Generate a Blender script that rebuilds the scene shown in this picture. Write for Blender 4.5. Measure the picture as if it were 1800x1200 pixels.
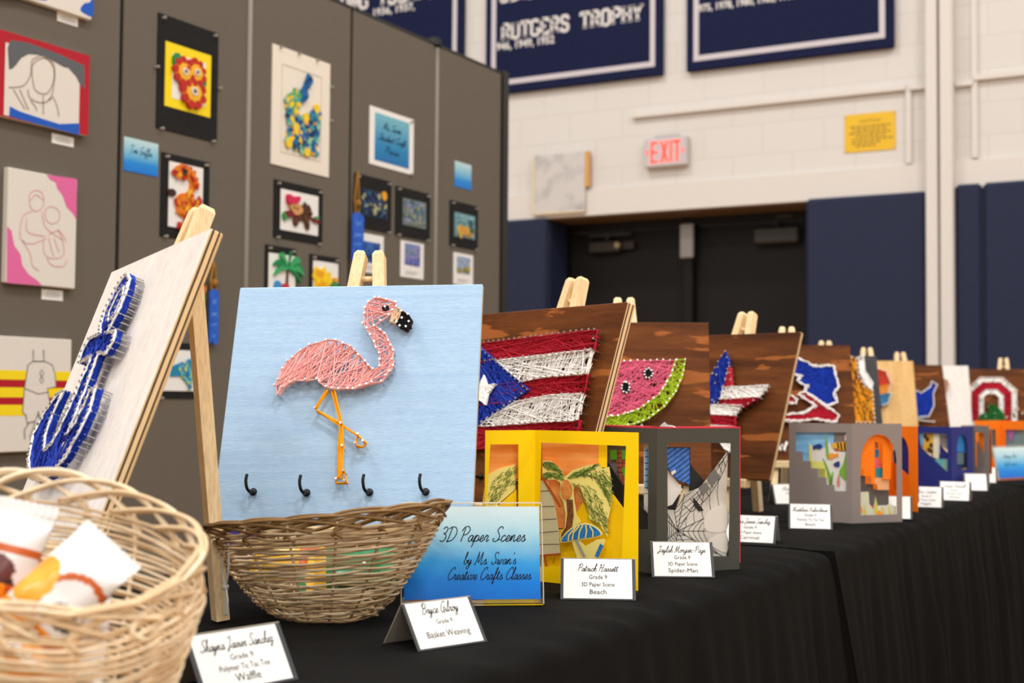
import bpy, math, random
from mathutils import Vector, Matrix
random.seed(7)
for o in list(bpy.data.objects):
    bpy.data.objects.remove(o)
SC = bpy.context.scene
COL = SC.collection
PI = math.pi

def lin(c):
    c = c / 255.0
    return c / 12.92 if c <= 0.04045 else ((c + 0.055) / 1.055) ** 2.4

def rgb(r, g, b):
    return (lin(r), lin(g), lin(b), 1.0)

# ---------------------------------------------------------------- camera, light, exposure
TZ = 0.74                       # height of the table top
cam_data = bpy.data.cameras.new('camera')
cam = bpy.data.objects.new('camera', cam_data)
COL.objects.link(cam)
cam_data.sensor_width = 36.0
cam_data.lens = 47.0
cam_data.clip_start = 0.05
yaw, pit, rol = math.radians(29.27), math.radians(2.437), math.radians(0.456)
cam.matrix_world = (Matrix.Translation((0, 0, 1.005)) @ Matrix.Rotation(yaw, 4, 'Z')
                    @ Matrix.Rotation(PI / 2 + pit, 4, 'X') @ Matrix.Rotation(rol, 4, 'Z'))
cam_data.dof.use_dof = True
cam_data.dof.focus_distance = 1.84
cam_data.dof.aperture_fstop = 6.3
SC.camera = cam

world = bpy.data.worlds.new('gym')
SC.world = world
world.use_nodes = True
bg = world.node_tree.nodes['Background']
bg.inputs[0].default_value = (1.0, 0.965, 0.92, 1)
bg.inputs[1].default_value = 0.74

def gym_lamp(x, y, z, power, sx, sy):
    d = bpy.data.lights.new('gym_lamp', 'AREA')
    d.shape = 'RECTANGLE'
    d.size, d.size_y = sx, sy
    d.energy = power
    d.color = (1.0, 0.97, 0.935)
    o = bpy.data.objects.new('gym_lamp', d)
    o.location = (x, y, z)
    COL.objects.link(o)
for lx in (-4.5, 1.0, 6.5):
    for ly in (-9.0, -4.5, 0.0, 4.5):
        gym_lamp(lx, ly, 7.2, 156, 1.3, 0.7)

vs = SC.view_settings
vs.view_transform = 'Standard'
vs.look = 'None'
vs.exposure = 0.0
vs.gamma = 1.0
vs.use_curve_mapping = False

# ---------------------------------------------------------------- materials
MATS = {}
def mat(name, c, rough=0.6, spec=0.3, metal=0.0, var=0.0, scale=40.0, stretch=(1, 1, 1), bump=0.0, c2=None, contrast=(0.35, 0.65), emit=0.0):
    if name in MATS:
        return MATS[name]
    m = bpy.data.materials.new(name)
    m.use_nodes = True
    nt = m.node_tree
    p = nt.nodes['Principled BSDF']
    p.inputs['Base Color'].default_value = rgb(*c)
    p.inputs['Roughness'].default_value = rough
    p.inputs['Specular IOR Level'].default_value = spec
    p.inputs['Metallic'].default_value = metal
    if var or bump or c2:
        tc = nt.nodes.new('ShaderNodeTexCoord')
        mp = nt.nodes.new('ShaderNodeMapping')
        mp.inputs['Scale'].default_value = stretch
        nz = nt.nodes.new('ShaderNodeTexNoise')
        nz.inputs['Scale'].default_value = scale
        nz.inputs['Detail'].default_value = 4
        nt.links.new(tc.outputs['Object'], mp.inputs[0])
        nt.links.new(mp.outputs[0], nz.inputs['Vector'])
        if var or c2:
            rp = nt.nodes.new('ShaderNodeValToRGB')
            rp.color_ramp.elements[0].position = contrast[0]
            rp.color_ramp.elements[1].position = contrast[1]
            if c2:
                a, b = rgb(*c), rgb(*c2)
            else:
                a = rgb(*[x * (1 - var) for x in c])
                b = rgb(*[min(255, x * (1 + var)) for x in c])
            rp.color_ramp.elements[0].color = a
            rp.color_ramp.elements[1].color = b
            nt.links.new(nz.outputs[0], rp.inputs[0])
            nt.links.new(rp.outputs[0], p.inputs['Base Color'])
        if bump:
            bp = nt.nodes.new('ShaderNodeBump')
            bp.inputs['Strength'].default_value = bump
            bp.inputs['Distance'].default_value = 0.002
            nt.links.new(nz.outputs[0], bp.inputs['Height'])
            nt.links.new(bp.outputs[0], p.inputs['Normal'])
    if emit:
        p.inputs['Emission Color'].default_value = rgb(*c)
        p.inputs['Emission Strength'].default_value = emit
    MATS[name] = m
    return m

def ramp_mat(name, stops, axis='Z', z0=0.0, z1=1.0, rough=0.4, wob=.12):
    """a print whose colour runs through stops along one axis of the object"""
    if name in MATS:
        return MATS[name]
    m = bpy.data.materials.new(name)
    m.use_nodes = True
    nt = m.node_tree
    p = nt.nodes['Principled BSDF']
    p.inputs['Roughness'].default_value = rough
    p.inputs['Specular IOR Level'].default_value = 0.3
    tc = nt.nodes.new('ShaderNodeTexCoord')
    sp = nt.nodes.new('ShaderNodeSeparateXYZ')
    mr = nt.nodes.new('ShaderNodeMapRange')
    mr.inputs['From Min'].default_value = z0
    mr.inputs['From Max'].default_value = z1
    nz = nt.nodes.new('ShaderNodeTexNoise')
    nz.inputs['Scale'].default_value = (6 if axis == 'Z' else .5) / max(1e-3, (z1 - z0))
    ad = nt.nodes.new('ShaderNodeMath')
    ad.operation = 'MULTIPLY_ADD'
    ad.inputs[1].default_value = wob
    rp = nt.nodes.new('ShaderNodeValToRGB')
    el = rp.color_ramp.elements
    el[0].position, el[0].color = stops[0][0], rgb(*stops[0][1])
    el[1].position, el[1].color = stops[-1][0], rgb(*stops[-1][1])
    for s, c in stops[1:-1]:
        e = el.new(s)
        e.color = rgb(*c)
    nt.links.new(tc.outputs['Object'], sp.inputs[0])
    nt.links.new(tc.outputs['Object'], nz.inputs['Vector'])
    nt.links.new(sp.outputs[axis], mr.inputs['Value'])
    nt.links.new(nz.outputs[0], ad.inputs[0])
    nt.links.new(mr.outputs[0], ad.inputs[2])
    nt.links.new(ad.outputs[0], rp.inputs[0])
    nt.links.new(rp.outputs[0], p.inputs['Base Color'])
    MATS[name] = m
    return m

def wood_mat(name, dark, light, scale=6.0, rough=0.55, lo=0.3, hi=0.7, stretch=(1, 1, 9), bump=0.15, blotch=None):
    if name in MATS:
        return MATS[name]
    m = bpy.data.materials.new(name)
    m.use_nodes = True
    nt = m.node_tree
    p = nt.nodes['Principled BSDF']
    p.inputs['Roughness'].default_value = rough
    p.inputs['Specular IOR Level'].default_value = 0.10
    tc = nt.nodes.new('ShaderNodeTexCoord')
    oi = nt.nodes.new('ShaderNodeObjectInfo')
    va = nt.nodes.new('ShaderNodeVectorMath')
    va.operation = 'MULTIPLY_ADD'
    va.inputs[1].default_value = (7, 7, 7)
    mp = nt.nodes.new('ShaderNodeMapping')
    mp.inputs['Scale'].default_value = stretch
    nz = nt.nodes.new('ShaderNodeTexNoise')
    nz.inputs['Scale'].default_value = scale
    nz.inputs['Detail'].default_value = 6
    nz.inputs['Distortion'].default_value = 0.6
    rp = nt.nodes.new('ShaderNodeValToRGB')
    rp.color_ramp.elements[0].position, rp.color_ramp.elements[0].color = lo, rgb(*dark)
    rp.color_ramp.elements[1].position, rp.color_ramp.elements[1].color = hi, rgb(*light)
    nt.links.new(oi.outputs['Random'], va.inputs[0])
    nt.links.new(tc.outputs['Object'], va.inputs[2])
    nt.links.new(va.outputs[0], mp.inputs[0])
    nt.links.new(mp.outputs[0], nz.inputs['Vector'])
    nt.links.new(nz.outputs[0], rp.inputs[0])
    out = rp.outputs[0]
    fine = nt.nodes.new('ShaderNodeTexNoise')
    fine.inputs['Scale'].default_value = scale * 12
    fine.inputs['Detail'].default_value = 3
    nt.links.new(mp.outputs[0], fine.inputs['Vector'])
    mx = nt.nodes.new('ShaderNodeMix')
    mx.data_type = 'RGBA'
    mx.blend_type = 'MULTIPLY'
    mx.inputs[0].default_value = 0.35
    r2 = nt.nodes.new('ShaderNodeValToRGB')
    r2.color_ramp.elements[0].position, r2.color_ramp.elements[0].color = 0.3, (0.45, 0.45, 0.45, 1)
    r2.color_ramp.elements[1].position, r2.color_ramp.elements[1].color = 0.6, (1, 1, 1, 1)
    nt.links.new(fine.outputs[0], r2.inputs[0])
    nt.links.new(out, mx.inputs[6])
    nt.links.new(r2.outputs[0], mx.inputs[7])
    out = mx.outputs[2]
    if blotch:
        bz = nt.nodes.new('ShaderNodeTexNoise')
        bz.inputs['Scale'].default_value = 9.0
        bz.inputs['Detail'].default_value = 5
        mp2 = nt.nodes.new('ShaderNodeMapping')
        mp2.inputs['Scale'].default_value = (0.55, 1, 3.2)
        nt.links.new(va.outputs[0], mp2.inputs[0])
        nt.links.new(mp2.outputs[0], bz.inputs['Vector'])
        r3 = nt.nodes.new('ShaderNodeValToRGB')
        r3.color_ramp.elements[0].position, r3.color_ramp.elements[0].color = 0.575, (0, 0, 0, 1)
        r3.color_ramp.elements[1].position, r3.color_ramp.elements[1].color = 0.60, (1, 1, 1, 1)
        nt.links.new(bz.outputs[0], r3.inputs[0])
        m3 = nt.nodes.new('ShaderNodeMix')
        m3.data_type = 'RGBA'
        m3.inputs[7].default_value = rgb(*blotch)
        sc = nt.nodes.new('ShaderNodeMath')
        sc.operation = 'MULTIPLY'
        sc.inputs[1].default_value = 0.65
        nt.links.new(r3.outputs[0], sc.inputs[0])
        nt.links.new(sc.outputs[0], m3.inputs[0])
        nt.links.new(out, m3.inputs[6])
        out = m3.outputs[2]
    nt.links.new(out, p.inputs['Base Color'])
    if bump:
        bp = nt.nodes.new('ShaderNodeBump')
        bp.inputs['Strength'].default_value = bump
        bp.inputs['Distance'].default_value = 0.001
        nt.links.new(fine.outputs[0], bp.inputs['Height'])
        nt.links.new(bp.outputs[0], p.inputs['Normal'])
    MATS[name] = m
    return m

PINE = wood_mat('pine', (236, 202, 152), (248, 224, 182), 5, stretch=(6, 6, 1), bump=0.1)
LEDGE = wood_mat('pale_pine', (232, 198, 146), (246, 220, 172), 5, stretch=(1, 6, 6), bump=0.1)
BROWN = wood_mat('brown_stained_plywood', (70, 36, 13), (118, 66, 28), 4, stretch=(0.7, 4, 7), blotch=(172, 100, 46))
def ply_mat(th):
    c, d, l = (226, 194, 146), (64, 42, 26), (206, 170, 120)
    return ramp_mat('plywood_edge_%d' % int(th * 1e3), [(0.0, l), (.20, c), (.27, d), (.36, d), (.42, c), (.66, c), (.70, d), (.78, d), (.84, l), (1.1, c)], 'Y', 0, th, 0.7, .06)
BLUEWOOD = wood_mat('pale_blue_painted_plywood', (168, 200, 232), (180, 210, 238), 6, stretch=(1, 4, 26), rough=0.5, bump=0.5)
WHITEWOOD = wood_mat('white_painted_plywood', (228, 219, 212), (238, 230, 222), 6, stretch=(8, 4, 1), bump=0.2)
BLACKWOOD = mat('black_painted_plywood', (52, 52, 54), 0.6)
NATWOOD = wood_mat('natural_plywood', (208, 162, 100), (232, 192, 132), 6, stretch=(5, 4, 0.8))
STEEL = mat('nail_steel', (196, 196, 196), 0.28, 0.5, 0.9)
HEADS = mat('nail_head_silver', (206, 200, 190), 0.32, 0.5, 0.75)
BLACK = mat('black_thread', (18, 18, 20), 0.7)
PINS = mat('clear_plastic_pin', (160, 152, 142), 0.15, 0.5)
MATBLACK = mat('black_mat_board', (34, 33, 32), 0.8, 0.15, var=0.05)
WHITEPAPER = mat('white_paper', (236, 232, 226), 0.7, 0.2)
CREAMPAPER = mat('cream_mat_board', (232, 222, 206), 0.75, 0.15)
CANVAS = mat('canvas_white', (222, 214, 204), 0.8, 0.15, var=0.03, scale=300, bump=0.1)
INK = mat('black_ink', (34, 32, 32), 0.7, 0.1)
CARDBLACK = mat('charcoal_card_stock', (58, 58, 60), 0.45, 0.3)
CARDBACK = mat('grey_card_stock', (176, 166, 150), 0.7, 0.15)
CARDWHITE = mat('white_card_insert', (240, 237, 232), 0.6, 0.2)

# ---------------------------------------------------------------- mesh building
def catmull(pts, n=6, closed=False):
    pts = [Vector(p) for p in pts]
    if len(pts) < 3:
        return pts
    out = []
    N = len(pts)
    rng = range(N) if closed else range(N - 1)
    for i in rng:
        if closed:
            a, b, c, d = pts[i - 1], pts[i], pts[(i + 1) % N], pts[(i + 2) % N]
        else:
            a, b, c, d = pts[max(i - 1, 0)], pts[i], pts[i + 1], pts[min(i + 2, N - 1)]
        for k in range(n):
            t = k / n
            out.append(0.5 * ((2 * b) + (c - a) * t + (2 * a - 5 * b + 4 * c - d) * t * t + (3 * b - a - 3 * c + d) * t ** 3))
    if not closed:
        out.append(pts[-1])
    return out

def area2(p):
    return 0.5 * sum(p[i][0] * p[(i + 1) % len(p)][1] - p[(i + 1) % len(p)][0] * p[i][1] for i in range(len(p)))

class MB:
    def __init__(self):
        self.v, self.f, self.m = [], [], []
    def add(self, vs_, fs, mi=0):
        b = len(self.v)
        self.v += [tuple(p) for p in vs_]
        self.f += [tuple(b + i for i in q) for q in fs]
        self.m += [mi] * len(fs)
        return self
    def box(self, x0, y0, z0, x1, y1, z1, mi=0):
        vs_ = [(x, y, z) for x in (x0, x1) for y in (y0, y1) for z in (z0, z1)]
        return self.add(vs_, [(0, 1, 3, 2), (4, 6, 7, 5), (0, 4, 5, 1), (2, 3, 7, 6), (0, 2, 6, 4), (1, 5, 7, 3)], mi)
    def bbox(self, x0, y0, z0, x1, y1, z1, b=0.003, mi=0):
        """a box with chamfered edges"""
        b = min(b, (x1 - x0) * .45, (y1 - y0) * .45, (z1 - z0) * .45)
        c = ((x0 + x1) / 2, (y0 + y1) / 2, (z0 + z1) / 2)
        h = ((x1 - x0) / 2, (y1 - y0) / 2, (z1 - z0) / 2)
        vs_, idx = [], {}
        for sx in (-1, 1):
            for sy in (-1, 1):
                for sz in (-1, 1):
                    s = (sx, sy, sz)
                    for a in range(3):
                        idx[(s, a)] = len(vs_)
                        vs_.append(tuple(c[k] + s[k] * (h[k] - (0 if k == a else b)) for k in range(3)))
        fs = []
        for a in range(3):
            o = [k for k in range(3) if k != a]
            for sa in (-1, 1):
                q = []
                for p, r in ((-1, -1), (1, -1), (1, 1), (-1, 1)):
                    s = [0, 0, 0]
                    s[a] = sa; s[o[0]] = p; s[o[1]] = r
                    q.append(idx[(tuple(s), a)])
                fs.append(q)
        for a in range(3):
            o = [k for k in range(3) if k != a]
            for p in (-1, 1):
                for r in (-1, 1):
                    q = []
                    for sa, ax in ((-1, o[0]), (1, o[0]), (1, o[1]), (-1, o[1])):
                        s = [0, 0, 0]
                        s[a] = sa; s[o[0]] = p; s[o[1]] = r
                        q.append(idx[(tuple(s), ax)])
                    fs.append(q)
        for sx in (-1, 1):
            for sy in (-1, 1):
                for sz in (-1, 1):
                    fs.append([idx[((sx, sy, sz), a)] for a in range(3)])
        return self.add(vs_, fs, mi)
    def plate(self, poly, y0, y1, mi=0, mside=None):
        """polygon in local x,z extruded from front y0 to back y1"""
        p = [(q[0], q[1]) for q in poly]
        if area2(p) < 0:
            p = p[::-1]
        n = len(p)
        vs_ = [(x, y0, z) for x, z in p] + [(x, y1, z) for x, z in p]
        self.add(vs_, [tuple(range(n))], mi)
        b = len(self.v) - 2 * n
        self.f.append(tuple(b + n + i for i in range(n - 1, -1, -1))); self.m.append(mi)
        for i in range(n):
            j = (i + 1) % n
            self.f.append((b + i, b + n + i, b + n + j, b + j)); self.m.append(mi if mside is None else mside)
        return self
    def ring(self, outer, inner, y0, y1, mi=0):
        """flat frame: two outlines with the same number of points"""
        n = len(outer)
        vs_ = [(x, y0, z) for x, z in outer] + [(x, y0, z) for x, z in inner] + [(x, y1, z) for x, z in outer] + [(x, y1, z) for x, z in inner]
        fs = []
        for i in range(n):
            j = (i + 1) % n
            fs += [(i, j, n + j, n + i), (2 * n + i, 3 * n + i, 3 * n + j, 2 * n + j), (i, 2 * n + i, 2 * n + j, j), (n + i, n + j, 3 * n + j, 3 * n + i)]
        return self.add(vs_, fs, mi)
    def ribbon(self, pts, w, y, mi=0, t=0.0002, closed=False):
        """a flat line of width w drawn in the x,z plane"""
        pts = [(p[0], p[1]) for p in pts]
        n = len(pts)
        L, R = [], []
        for i in range(n):
            a = pts[i - 1] if (i > 0 or closed) else pts[i]
            b = pts[(i + 1) % n] if (i < n - 1 or closed) else pts[i]
            dx, dz = b[0] - a[0], b[1] - a[1]
            l = math.hypot(dx, dz) or 1
            nx, nz = -dz / l * w / 2, dx / l * w / 2
            L.append((pts[i][0] + nx, y, pts[i][1] + nz)); R.append((pts[i][0] - nx, y, pts[i][1] - nz))
        fs = [(i, n + i, n + i + 1, i + 1) for i in range(n - 1)]
        if closed:
            fs.append((n - 1, 2 * n - 1, n, 0))
        return self.add(L + R, fs, mi)
    def tube(self, pts, r, sides=6, closed=False, mi=0, flat=1.0):
        pts = [Vector(p) for p in pts]
        n = len(pts)
        if n < 2:
            return self
        vs_ = []
        prev = None
        for i in range(n):
            a = pts[i - 1] if (i > 0 or closed) else pts[i]
            b = pts[(i + 1) % n] if (i < n - 1 or closed) else pts[i]
            t = (b - a)
            t = t.normalized() if t.length > 1e-9 else Vector((0, 0, 1))
            if prev is None:
                up = Vector((0, 0, 1)) if abs(t.z) < 0.9 else Vector((1, 0, 0))
                u = t.cross(up).normalized()
            else:
                u = prev - t * prev.dot(t)
                u = u.normalized() if u.length > 1e-6 else t.orthogonal().normalized()
            prev = u
            w = t.cross(u)
            rr = r[i] if isinstance(r, (list, tuple)) else r
            for k in range(sides):
                a_ = 2 * PI * k / sides
                vs_.append(pts[i] + u * (math.cos(a_) * rr * flat) + w * (math.sin(a_) * rr))
        fs = []
        for i in range(n if closed else n - 1):
            j = (i + 1) % n
            for k in range(sides):
                l = (k + 1) % sides
                fs.append((i * sides + k, i * sides + l, j * sides + l, j * sides + k))
        if not closed:
            fs.append(tuple(range(sides - 1, -1, -1)))
            fs.append(tuple((n - 1) * sides + k for k in range(sides)))
        return self.add(vs_, fs, mi)
    def beam(self, p, q, wx, wy, side, ch=0.0, mi=0):
        """a square-section stick from p to q; side = direction of its wx face"""
        p, q = Vector(p), Vector(q)
        t = (q - p).normalized()
        s = Vector(side); s = (s - t * s.dot(t)).normalized()
        w = t.cross(s)
        st = [(p, 1.0), (q, 1.0)] if not ch else [(p, 1.0), (q - t * ch, 1.0), (q, 0.55)]
        vs_ = []
        for c, k in st:
            for a, b in ((-1, -1), (1, -1), (1, 1), (-1, 1)):
                vs_.append(c + s * (a * wx / 2 * k) + w * (b * wy / 2 * (k if k == 1 else .8)))
        fs = [(3, 2, 1, 0)]
        n = len(st)
        for i in range(n - 1):
            for k in range(4):
                l = (k + 1) % 4
                fs.append((i * 4 + k, i * 4 + l, i * 4 + 4 + l, i * 4 + 4 + k))
        fs.append(tuple((n - 1) * 4 + k for k in range(4)))
        return self.add(vs_, fs, mi)
    def ball(self, c, r, mi=0, seg=8, rings=5, sc=(1, 1, 1)):
        vs_ = [(c[0], c[1], c[2] - r * sc[2])]
        for i in range(1, rings):
            a = PI * i / rings - PI / 2
            for k in range(seg):
                b = 2 * PI * k / seg
                vs_.append((c[0] + r * sc[0] * math.cos(a) * math.cos(b), c[1] + r * sc[1] * math.cos(a) * math.sin(b), c[2] + r * sc[2] * math.sin(a)))
        vs_.append((c[0], c[1], c[2] + r * sc[2]))
        fs = []
        for k in range(seg):
            fs.append((0, 1 + (k + 1) % seg, 1 + k))
            fs.append((len(vs_) - 1, 1 + (rings - 2) * seg + k, 1 + (rings - 2) * seg + (k + 1) % seg))
        for i in range(rings - 2):
            for k in range(seg):
                l = (k + 1) % seg
                fs.append((1 + i * seg + k, 1 + i * seg + l, 1 + (i + 1) * seg + l, 1 + (i + 1) * seg + k))
        return self.add(vs_, fs, mi)
    def build(self, name, mats, parent=None, smooth=False):
        me = bpy.data.meshes.new(name)
        me.from_pydata(self.v, [], self.f)
        for m in (mats if isinstance(mats, (list, tuple)) else [mats]):
            me.materials.append(m)
        me.polygons.foreach_set('material_index', self.m)
        if smooth:
            me.polygons.foreach_set('use_smooth', [True] * len(self.f))
        me.update()
        o = bpy.data.objects.new(name, me)
        COL.objects.link(o)
        if parent:
            o.parent = parent
        return o

def tag(o, label, cat, group=None):
    o['label'] = label
    o['category'] = cat
    if group:
        o['group'] = group
    return o

def thing(name, label, cat, loc=(0, 0, 0), rz=0.0, group=None, matrix=None):
    o = bpy.data.objects.new(name, None)
    o.empty_display_size = 0.05
    COL.objects.link(o)
    if matrix is not None:
        o.matrix_world = matrix
    else:
        o.location = loc
        o.rotation_euler = (0, 0, rz)
    return tag(o, label, cat, group)

def structure(o):
    o['kind'] = 'structure'
    return o

def inst(proto, parent, loc, rot=(0, 0, 0), scale=None):
    c = proto.copy()
    COL.objects.link(c)
    c.parent = parent
    c.location = loc
    c.rotation_euler = rot
    if scale:
        c.scale = scale
    return c

def rect(x0, z0, x1, z1):
    return [(x0, z0), (x1, z0), (x1, z1), (x0, z1)]

def inside(p, poly):
    c = False
    n = len(poly)
    j = n - 1
    for i in range(n):
        xi, yi = poly[i][0], poly[i][1]
        xj, yj = poly[j][0], poly[j][1]
        if (yi > p[1]) != (yj > p[1]) and p[0] < (xj - xi) * (p[1] - yi) / (yj - yi + 1e-12) + xi:
            c = not c
        j = i
    return c

def resample(poly, step, closed=True):
    out = []
    n = len(poly)
    for i in range(n if closed else n - 1):
        a, b = poly[i], poly[(i + 1) % n]
        l = math.hypot(b[0] - a[0], b[1] - a[1])
        k = max(1, round(l / step))
        for q in range(k):
            t = q / k
            out.append((a[0] + (b[0] - a[0]) * t, a[1] + (b[1] - a[1]) * t))
    if not closed:
        out.append(tuple(poly[-1]))
    return out

def ellipse(cx, cz, rx, rz, n=20):
    return [(cx + rx * math.cos(2 * PI * i / n), cz + rz * math.sin(2 * PI * i / n)) for i in range(n)]

def bean(pts, n=5):
    return [(p[0], p[1]) for p in catmull([(p[0], p[1], 0) for p in pts], n, True)]

# ---------------------------------------------------------------- lettering
# handwritten letters: strokes on a grid, baseline 0, x-height .42, ascender 1
CUR = {
 'a': (.46, [[(.34,.36),(.22,.42),(.08,.28),(.06,.08),(.16,.0),(.28,.12),(.36,.40),(.34,.10),(.40,.0),(.50,.14)]]),
 'b': (.42, [[(.02,.14),(.18,.70),(.22,.95),(.14,1.0),(.10,.7),(.08,.12),(.18,.0),(.32,.12),(.34,.30),(.24,.36),(.36,.28),(.46,.34)]]),
 'c': (.36, [[(.32,.32),(.24,.42),(.10,.32),(.06,.12),(.16,.0),(.28,.04),(.40,.16)]]),
 'd': (.48, [[(.34,.36),(.22,.42),(.08,.28),(.06,.08),(.16,.0),(.28,.12),(.46,1.0),(.36,.12),(.42,.0),(.52,.14)]]),
 'e': (.36, [[(.0,.10),(.18,.18),(.28,.32),(.20,.42),(.08,.28),(.08,.06),(.18,.0),(.30,.06),(.40,.16)]]),
 'f': (.34, [[(.0,.10),(.20,.50),(.28,.90),(.20,1.0),(.14,.8),(.08,-.2),(.04,-.36),(.0,-.25),(.12,.0),(.36,.16)]]),
 'g': (.44, [[(.34,.36),(.22,.42),(.08,.28),(.06,.08),(.16,.0),(.28,.12),(.36,.40),(.26,-.26),(.14,-.38),(.04,-.26),(.24,-.04),(.46,.14)]]),
 'h': (.46, [[(.0,.10),(.18,.60),(.24,.95),(.16,1.0),(.06,.0)],[(.06,.0),(.16,.34),(.28,.42),(.32,.32),(.30,.08),(.38,.0),(.50,.14)]]),
 'i': (.26, [[(.0,.12),(.10,.40),(.08,.10),(.14,.0),(.28,.14)],[(.14,.60),(.16,.63)]]),
 'k': (.44, [[(.0,.10),(.18,.60),(.24,.95),(.16,1.0),(.06,.0)],[(.08,.16),(.26,.42),(.32,.34),(.12,.20),(.28,.02),(.36,.0),(.48,.14)]]),
 'l': (.26, [[(.0,.10),(.18,.60),(.24,.95),(.16,1.0),(.08,.6),(.08,.08),(.16,.0),(.28,.14)]]),
 'm': (.66, [[(.0,.14),(.08,.40),(.06,.0),(.18,.40),(.26,.36),(.24,.0),(.38,.40),(.46,.36),(.44,.08),(.52,.0),(.68,.14)]]),
 'n': (.48, [[(.0,.14),(.08,.40),(.06,.0),(.18,.38),(.28,.40),(.28,.08),(.36,.0),(.50,.14)]]),
 'o': (.42, [[(.24,.42),(.10,.34),(.06,.12),(.16,.0),(.30,.10),(.32,.32),(.24,.42),(.24,.32),(.44,.32)]]),
 'p': (.42, [[(.0,.14),(.12,.44),(.0,-.38)],[(.08,.20),(.20,.42),(.34,.32),(.30,.08),(.16,.0),(.08,.08)],[(.28,.04),(.44,.14)]]),
 'r': (.36, [[(.0,.12),(.12,.46),(.10,.38),(.26,.38),(.20,.10),(.26,.0),(.38,.14)]]),
 's': (.34, [[(.0,.10),(.18,.44),(.20,.30),(.28,.14),(.20,.0),(.06,.04)],[(.20,.0),(.38,.14)]]),
 't': (.30, [[(.0,.12),(.14,.74),(.08,.12),(.16,.0),(.32,.14)],[(.0,.52),(.26,.56)]]),
 'v': (.42, [[(.0,.34),(.10,.40),(.12,.08),(.20,.0),(.32,.20),(.30,.40),(.44,.34)]]),
 'w': (.58, [[(.0,.34),(.08,.40),(.08,.06),(.16,.0),(.26,.36),(.26,.06),(.34,.0),(.46,.20),(.44,.40),(.60,.34)]]),
 'y': (.44, [[(.0,.14),(.08,.40),(.08,.10),(.18,.02),(.32,.40),(.24,-.26),(.12,-.38),(.02,-.26),(.22,-.02),(.46,.14)]]),
 'z': (.42, [[(.0,.30),(.14,.42),(.28,.36),(.08,.04),(.22,.06),(.22,-.28),(.10,-.36),(.08,-.2),(.44,.14)]]),
 'B': (.66, [[(.12,.0),(.20,.95)],[(.0,.70),(.10,.96),(.36,1.02),(.54,.82),(.42,.58),(.22,.54),(.46,.50),(.56,.24),(.36,.0),(.14,.04)]]),
 'C': (.62, [[(.54,.80),(.58,.98),(.42,1.0),(.18,.72),(.08,.30),(.20,.0),(.42,.04),(.62,.22)]]),
 'D': (.74, [[(.22,.94),(.14,.04),(.10,.0)],[(.0,.86),(.26,1.0),(.54,.90),(.66,.52),(.48,.12),(.16,.0),(.08,.08)]]),
 'G': (.66, [[(.54,.82),(.56,.98),(.40,1.0),(.16,.70),(.08,.28),(.20,.0),(.40,.08),(.50,.44),(.34,.40),(.52,.46),(.46,.0),(.58,-.02)]]),
 'H': (.74, [[(.02,.78),(.14,.98),(.20,.86),(.12,.0)],[(.66,1.0),(.56,.90),(.50,.0),(.62,.04)],[(.08,.46),(.30,.54),(.60,.52)]]),
 'J': (.52, [[(.06,.80),(.16,.96),(.44,1.0)],[(.40,.98),(.32,.40),(.24,-.10),(.12,-.22),(.04,-.10),(.22,.10),(.54,.16)]]),
 'K': (.66, [[(.04,.82),(.14,.98),(.20,.90),(.12,.0)],[(.60,.98),(.40,.66),(.18,.46),(.38,.40),(.48,.04),(.62,.10)]]),
 'M': (.92, [[(.0,.04),(.10,.02),(.24,.98),(.26,.9),(.38,.10),(.62,.98),(.64,.88),(.68,.06),(.76,.0),(.90,.14)]]),
 'P': (.60, [[(.20,.92),(.12,.0)],[(.0,.70),(.12,.96),(.38,1.02),(.56,.80),(.44,.52),(.20,.44)]]),
 'S': (.60, [[(.54,.84),(.50,.98),(.32,.98),(.20,.76),(.34,.54),(.46,.30),(.34,.04),(.12,.0),(.02,.14),(.12,.2)],[(.4,.1),(.6,.14)]]),
 '3': (.52, [[(.10,.84),(.24,1.0),(.42,.88),(.36,.62),(.20,.54),(.40,.46),(.44,.18),(.26,.0),(.06,.10)]]),
 '.': (.18, [[(.06,.0),(.08,.03)]]),
 "'": (.14, [[(.08,.98),(.06,.80)]]),
 '-': (.44, [[(.06,.30),(.36,.32)]]),
 'A': (.70, [[(.0,.04),(.12,.02),(.44,1.0),(.48,.5),(.54,.06),(.68,.1)],[(.14,.36),(.56,.40)]]),
 'T': (.60, [[(.02,.82),(.12,.98),(.62,1.0)],[(.36,.98),(.28,.1),(.16,.0),(.06,.06)]]),
 'u': (.48, [[(.0,.34),(.08,.40),(.08,.08),(.16,.0),(.28,.16),(.32,.40),(.30,.08),(.38,.0),(.50,.14)]]),
 ' ': (.30, []),
}
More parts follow.
